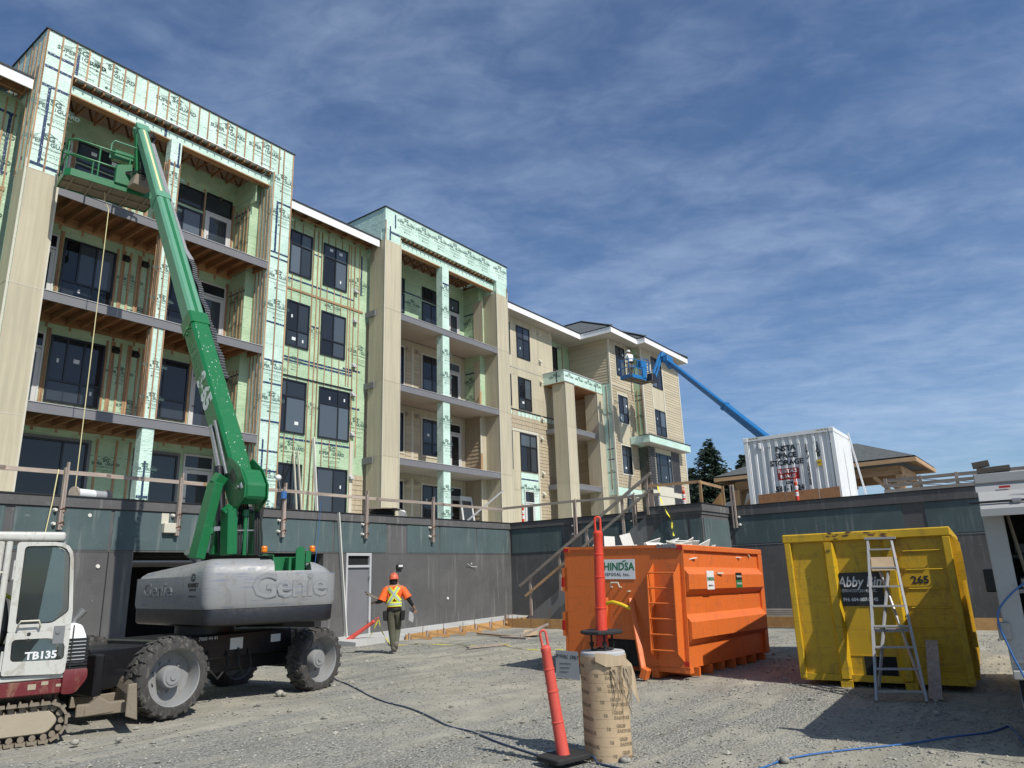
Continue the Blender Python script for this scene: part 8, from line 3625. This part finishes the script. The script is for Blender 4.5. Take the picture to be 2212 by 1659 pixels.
def torso_pt(x, z, front=False):
    t = min(1, max(0, (z - 1.0) / .45))
    rx, ry = .185, .135
    y = math.sqrt(max(0.0, 1 - (x / rx) ** 2)) * ry
    return Vector((x, (.012 + y) if front else (.005 - y), z))


def stripe(pts, w, m, par=WP, off=.006, front=False):
    b = MB()
    vs = []
    n = 10
    P = []
    for i in range(len(pts) - 1):
        for k in range(n):
            P.append((pts[i][0] + (pts[i + 1][0] - pts[i][0]) * k / n, pts[i][1] + (pts[i + 1][1] - pts[i][1]) * k / n))
    P.append(pts[-1])
    for i, (x, z) in enumerate(P):
        j = min(i + 1, len(P) - 1)
        k = max(i - 1, 0)
        dx, dz = P[j][0] - P[k][0], P[j][1] - P[k][1]
        l_ = math.hypot(dx, dz) or 1
        nx, nz = -dz / l_ * w / 2, dx / l_ * w / 2
        for s_ in (-1, 1):
            q_ = torso_pt(max(-.18, min(.18, x + s_ * nx)), z + s_ * nz, front)
            q_.y += (off if front else -off)
            vs.append(pl(q_))
    b.add(vs, [(2 * i, 2 * i + 1, 2 * i + 3, 2 * i + 2) for i in range(len(P) - 1)])
    return b.build('vest_stripe', m, par, recalc=False, smooth=80)


for (pts, ) in (([(-.13, 1.47), (.14, 1.16)],), ([(.10, 1.49), (-.12, 1.13)],), ([(-.178, 1.10), (.178, 1.10)],)):
    stripe(pts, .105, 'hvyel', off=.030)
    stripe(pts, .045, 'hvsil', off=.036)
for sg in (-1, 1):
    b = MB()
    b.hexa([pl(Vector((sg * .20, y, z)) + Vector((sg * dx, 0, 0))) for (dx, y, z) in ((-.04, -.10, .72), (.05, -.10, .74), (.05, .06, .74), (-.04, .06, .72), (-.04, -.12, .96), (.06, -.12, .95), (.06, .06, .95), (-.04, .06, .96))])
    b.build('tool_pouch', 'belt', WP, bevel=.015)
b = MB()
b.lathe([(.165, .95), (.17, .96), (.17, 1.01), (.165, 1.02)], 20)
b.v = [tuple(pl((x, y * .8, z))) for x, y, z in b.v]
b.build('tool_belt', 'belt', WP, smooth=40)
for k in range(4):
    p0_ = pl((-.10 + .0 * k, .14, 1.08 + .022 * k))
    p1_ = pl((-.62 - .02 * k, -.02 + .01 * k, 1.33 + .022 * k))
    o = loose('carried_board', ['wooden board carried under the left arm of the walking worker, lowest', 'wooden board under the arm of the walking worker, second from below', 'wooden board under the arm of the walking worker, third from below', 'wooden board under the arm of the walking worker, topmost'][k], 'board', p0_, p1_, .14, .019, 'offcut' if k % 2 else 'oldwood_x', (0, 0, 1), 'boards carried by the worker')
sq0 = pl((.50, .12, .90))
b = MB()
b.prism([pl((.36, .10, 1.02)), pl((.34, .10, .72)), pl((.44, .12, .66)), pl((.49, .13, .92))], pl((0, .006, 0)) - pl((0, 0, 0)))
tag(b.build('speed_square', 'alu', loc=sq0), 'grey metal square held in the right hand of the walking worker', 'tool')

# lift operator in the blue basket
bp = Qb(.55, .42, .05)
MP = thing('person', 'worker in white shirt and helmet standing in the blue lift basket', 'person', bp)
plb = placer(bp, rad(70))
Jb = dict(pelvis=(0, 0, .95), waist=(0, .02, 1.08), chest=(0, .06, 1.30), neck=(0, .10, 1.48), head=(0, .14, 1.57), crown=(0, .15, 1.65), shL=(-.18, .05, 1.42), elL=(-.26, .18, 1.2), wrL=(-.22, .38, 1.16), haL=(-.20, .45, 1.17),
          shR=(.18, .05, 1.42), elR=(.28, .12, 1.18), wrR=(.24, .34, 1.10), haR=(.22, .41, 1.10), hiL=(-.09, 0, .9), knL=(-.11, .06, .5), anL=(-.11, 0, .08), toL=(-.12, .16, .045), hiR=(.09, 0, .9), knR=(.11, .06, .5), anR=(.12, 0, .08), toR=(.13, .16, .045))


def zb_(c0):
    if min(dist_seg(c0, Jb['elL'], Jb['haL']), dist_seg(c0, Jb['elR'], Jb['haR'])) < .06: return 0
    if c0.z > 1.46: return 0
    if c0.z > 1.0: return 1
    if c0.z < .13: return 3
    return 2


person(MP, Jb, EDG, RAD, plb, zb_, ['skin', 'shirtw', 'mud', 'boot'], fingers=(((-.19, .47, 1.17), (0, 1, 0), (0, 0, 1), 1), ((.21, .43, 1.10), (0, 1, 0), (0, 0, 1), -1)))
helmet(MP, plb, (0, .14, 1.615), 'helmetw')
eyes(MP, plb, (0, .15, 1.58))
b = MB()
b.lathe([(.16, .93), (.17, .95), (.17, 1.0), (.16, 1.02)], 16)
b.v = [tuple(plb(v)) for v in b.v]
b.build('tool_belt', 'belt', MP)

# excavator driver
dp = X(-.62, .52, .12)
DP = thing('person', 'driver in white helmet and hi-vis vest seated in the excavator cab', 'person', X(-.6, .5, 1.1))
pld = placer(X(-.50, .52, .12), math.atan2(-EXa.y, -EXa.x), 1.)
Jd = dict(pelvis=(0, 0, 1.02), waist=(0, .02, 1.14), chest=(0, .07, 1.38), neck=(0, .10, 1.57), head=(0, .13, 1.67), crown=(0, .14, 1.75), shL=(-.18, .07, 1.50), elL=(-.25, .18, 1.27), wrL=(-.2, .40, 1.22), haL=(-.19, .47, 1.22),
          shR=(.18, .07, 1.50), elR=(.25, .18, 1.27), wrR=(.2, .40, 1.22), haR=(.19, .47, 1.22), hiL=(-.10, .05, 1.0), knL=(-.13, .45, 1.02), anL=(-.13, .5, .62), toL=(-.13, .65, .60), hiR=(.10, .05, 1.0), knR=(.13, .45, 1.02), anR=(.13, .5, .62), toR=(.13, .65, .60))


def zd(c0):
    if min(dist_seg(c0, Jd['elL'], Jd['haL']), dist_seg(c0, Jd['elR'], Jd['haR'])) < .06: return 0
    if c0.z > 1.56: return 0
    if c0.z > 1.14: return 1
    return 2


person(DP, Jd, EDG, RAD, pld, zd, ['skin', 'greytrim', 'olive'], fingers=(((-.19, .49, 1.22), (0, 1, 0), (0, 0, 1), 1), ((.19, .49, 1.22), (0, 1, 0), (0, 0, 1), -1)))
helmet(DP, pld, (0, .13, 1.715), 'helmetw')
eyes(DP, pld, (0, .14, 1.68))
for s_ in (-1, 1):
    b = MB()
    b.tube([pld((s_ * .12, -.07, 1.5)), pld((s_ * .13, .05, 1.58)), pld((s_ * .13, .17, 1.5)), pld((s_ * .12, .20, 1.3)), pld((s_ * .11, .17, 1.15))], .022, 6)
    b.build('vest_stripe', 'hvyel', DP, smooth=60)


# ================================================================== TREES, HOUSE, WIRES
def conifer(px, dist, hgt_px_top, width, label, seed, base_z=2.0, thin=.9):
    top = onp(px, hgt_px_top, FH * dist, FH)
    r_ = random.Random(seed)
    root = thing('conifer_tree', label, 'tree', (top.x, top.y, base_z), 0, 'conifers behind the site')
    H_ = top.z - base_z
    b = MB()
    b.cyl((top.x, top.y, base_z), (top.x, top.y, top.z - .1), .28, .02, n=8)
    b.build('trunk', 'bark', root)
    b = MB()
    nb_ = int(H_ * 60)
    for i in range(nb_):
        t = r_.random() ** .85
        z = top.z - H_ * t * .97
        L_ = width * (t ** .8) * r_.uniform(.62, 1.12) + .12
        a = r_.uniform(0, 6.283)
        d = Vector((math.cos(a), math.sin(a), 0))
        sdv = Vector((-d.y, d.x, 0))
        nn_ = max(4, int(L_ / .16))
        for k in range(nn_):
            s0_ = (k + r_.random()) / nn_
            p = Vector((top.x, top.y, z)) + d * L_ * s0_ + Vector((0, 0, .22 * L_ * s0_ - .55 * L_ * s0_ ** 2 + r_.uniform(-.05, .05)))
            sz = r_.uniform(.12, .28) * (1.25 - .5 * s0_)
            for _ in range(3):
                q1 = (d * r_.uniform(.2, 1) + sdv * r_.uniform(-1, 1) + Vector((0, 0, r_.uniform(-.55, .15)))).normalized() * sz * 1.5
                q2 = q1.cross(Vector((r_.uniform(-1, 1), r_.uniform(-1, 1), r_.uniform(.2, 1)))).normalized() * sz * .28
                b.add([p - q2, p + q1 * .6 - q2 * 1.2, p + q1, p + q2], [(0, 1, 2, 3)])
    b.build('crown', 'leaf', root, recalc=False)
    return root


conifer(1528, 62, 950, 6.0, 'pointed dark conifer right of the end of the building', 1, base_z=0)
conifer(1494, 70, 1012, 3.6, 'lower dark conifer touching the left side of the pointed one', 5, base_z=0)
conifer(1562, 66, 1012, 3.6, 'short dark conifer just right of the pointed one', 6, base_z=0)
conifer(1604, 60, 982, 4.6, 'dark conifer half hidden behind the white container', 2, base_z=0)
conifer(1640, 64, 1000, 2.8, 'dark conifer behind the container above its shelter roof', 3, base_z=0)
hs = onp(*kk(170, 975), FH * 55, FH)
HS = thing('house', 'small low house roof far behind the white container', 'house', (hs.x, hs.y, 0))
box('wall', 'trim', HS, hs.x - 1, hs.x + 6, hs.y - 4, hs.y + 2.2, 0, hs.z - .9)
b = MB()
b.add([(hs.x - 1.5, hs.y - 4.5, hs.z - .9), (hs.x + 6.5, hs.y - 4.5, hs.z - .9), (hs.x + 6.5, hs.y + 2.7, hs.z - .9), (hs.x - 1.5, hs.y + 2.7, hs.z - .9), (hs.x - .5, hs.y - 1, hs.z + .5), (hs.x + 6.0, hs.y - 1, hs.z + .5)], [(0, 1, 5, 4), (1, 2, 5), (2, 3, 4, 5), (3, 0, 4), (3, 2, 1, 0)])
b.build('roof', 'roofing', HS)
box('chimney', 'steel', HS, hs.x, hs.x + .2, hs.y + .1, hs.y + .3, hs.z - .5, hs.z + 1.0)
for k in range(3):
    w0, w1 = onx(*kk(1480, 700 + k * 35), 75), onx(*kk(2212, 738 + k * 28), 75)
    d_ = (w1 - w0)
    b = MB()
    b.tube([w0 - d_ * .5, w1 + d_ * 2], .03, 5)
    tag(b.build('power_line', 'cable', loc=w0), 'thin overhead power line seen through the timber shelter, %s' % ['upper', 'middle', 'lower'][k], 'power line')

# parts whose mirrored halves are separate pieces become separate objects
SPLIT = {'rear_post', 'front_sill', 'blade_arm', 'skid', 'corner_post', 'cab_pillar', 'bracket', 'jib', 'ladder_side', 'seal'}


def islands(me):
    par = list(range(len(me.vertices)))

    def f(i):
        while par[i] != i:
            par[i] = par[par[i]]
            i = par[i]
        return i
    for e in me.edges:
        a, c = f(e.vertices[0]), f(e.vertices[1])
        if a != c: par[a] = c
    g = {}
    for p_ in me.polygons:
        g.setdefault(f(p_.vertices[0]), []).append(p_)
    return list(g.values())


for o in list(bpy.data.objects):
    if o.type == 'MESH' and o.name.split('.')[0] in SPLIT and not o.children and o.data.users == 1:
        isl = islands(o.data)
        if len(isl) < 2:
            continue
        for g in isl:
            b = MB()
            ix = {}
            for p_ in g:
                for v in p_.vertices:
                    ix.setdefault(v, len(ix))
            b.add([o.data.vertices[v].co for v in ix], [tuple(ix[v] for v in p_.vertices) for p_ in g])
            n_ = bpy.data.objects.new(o.name.split('.')[0], b.mesh(o.name.split('.')[0], o.data.materials[0], recalc=False))
            COL.objects.link(n_)
            n_.parent = o.parent
            n_.matrix_parent_inverse = o.matrix_parent_inverse.copy()
            n_.matrix_basis = o.matrix_basis.copy()
        bpy.data.objects.remove(o)
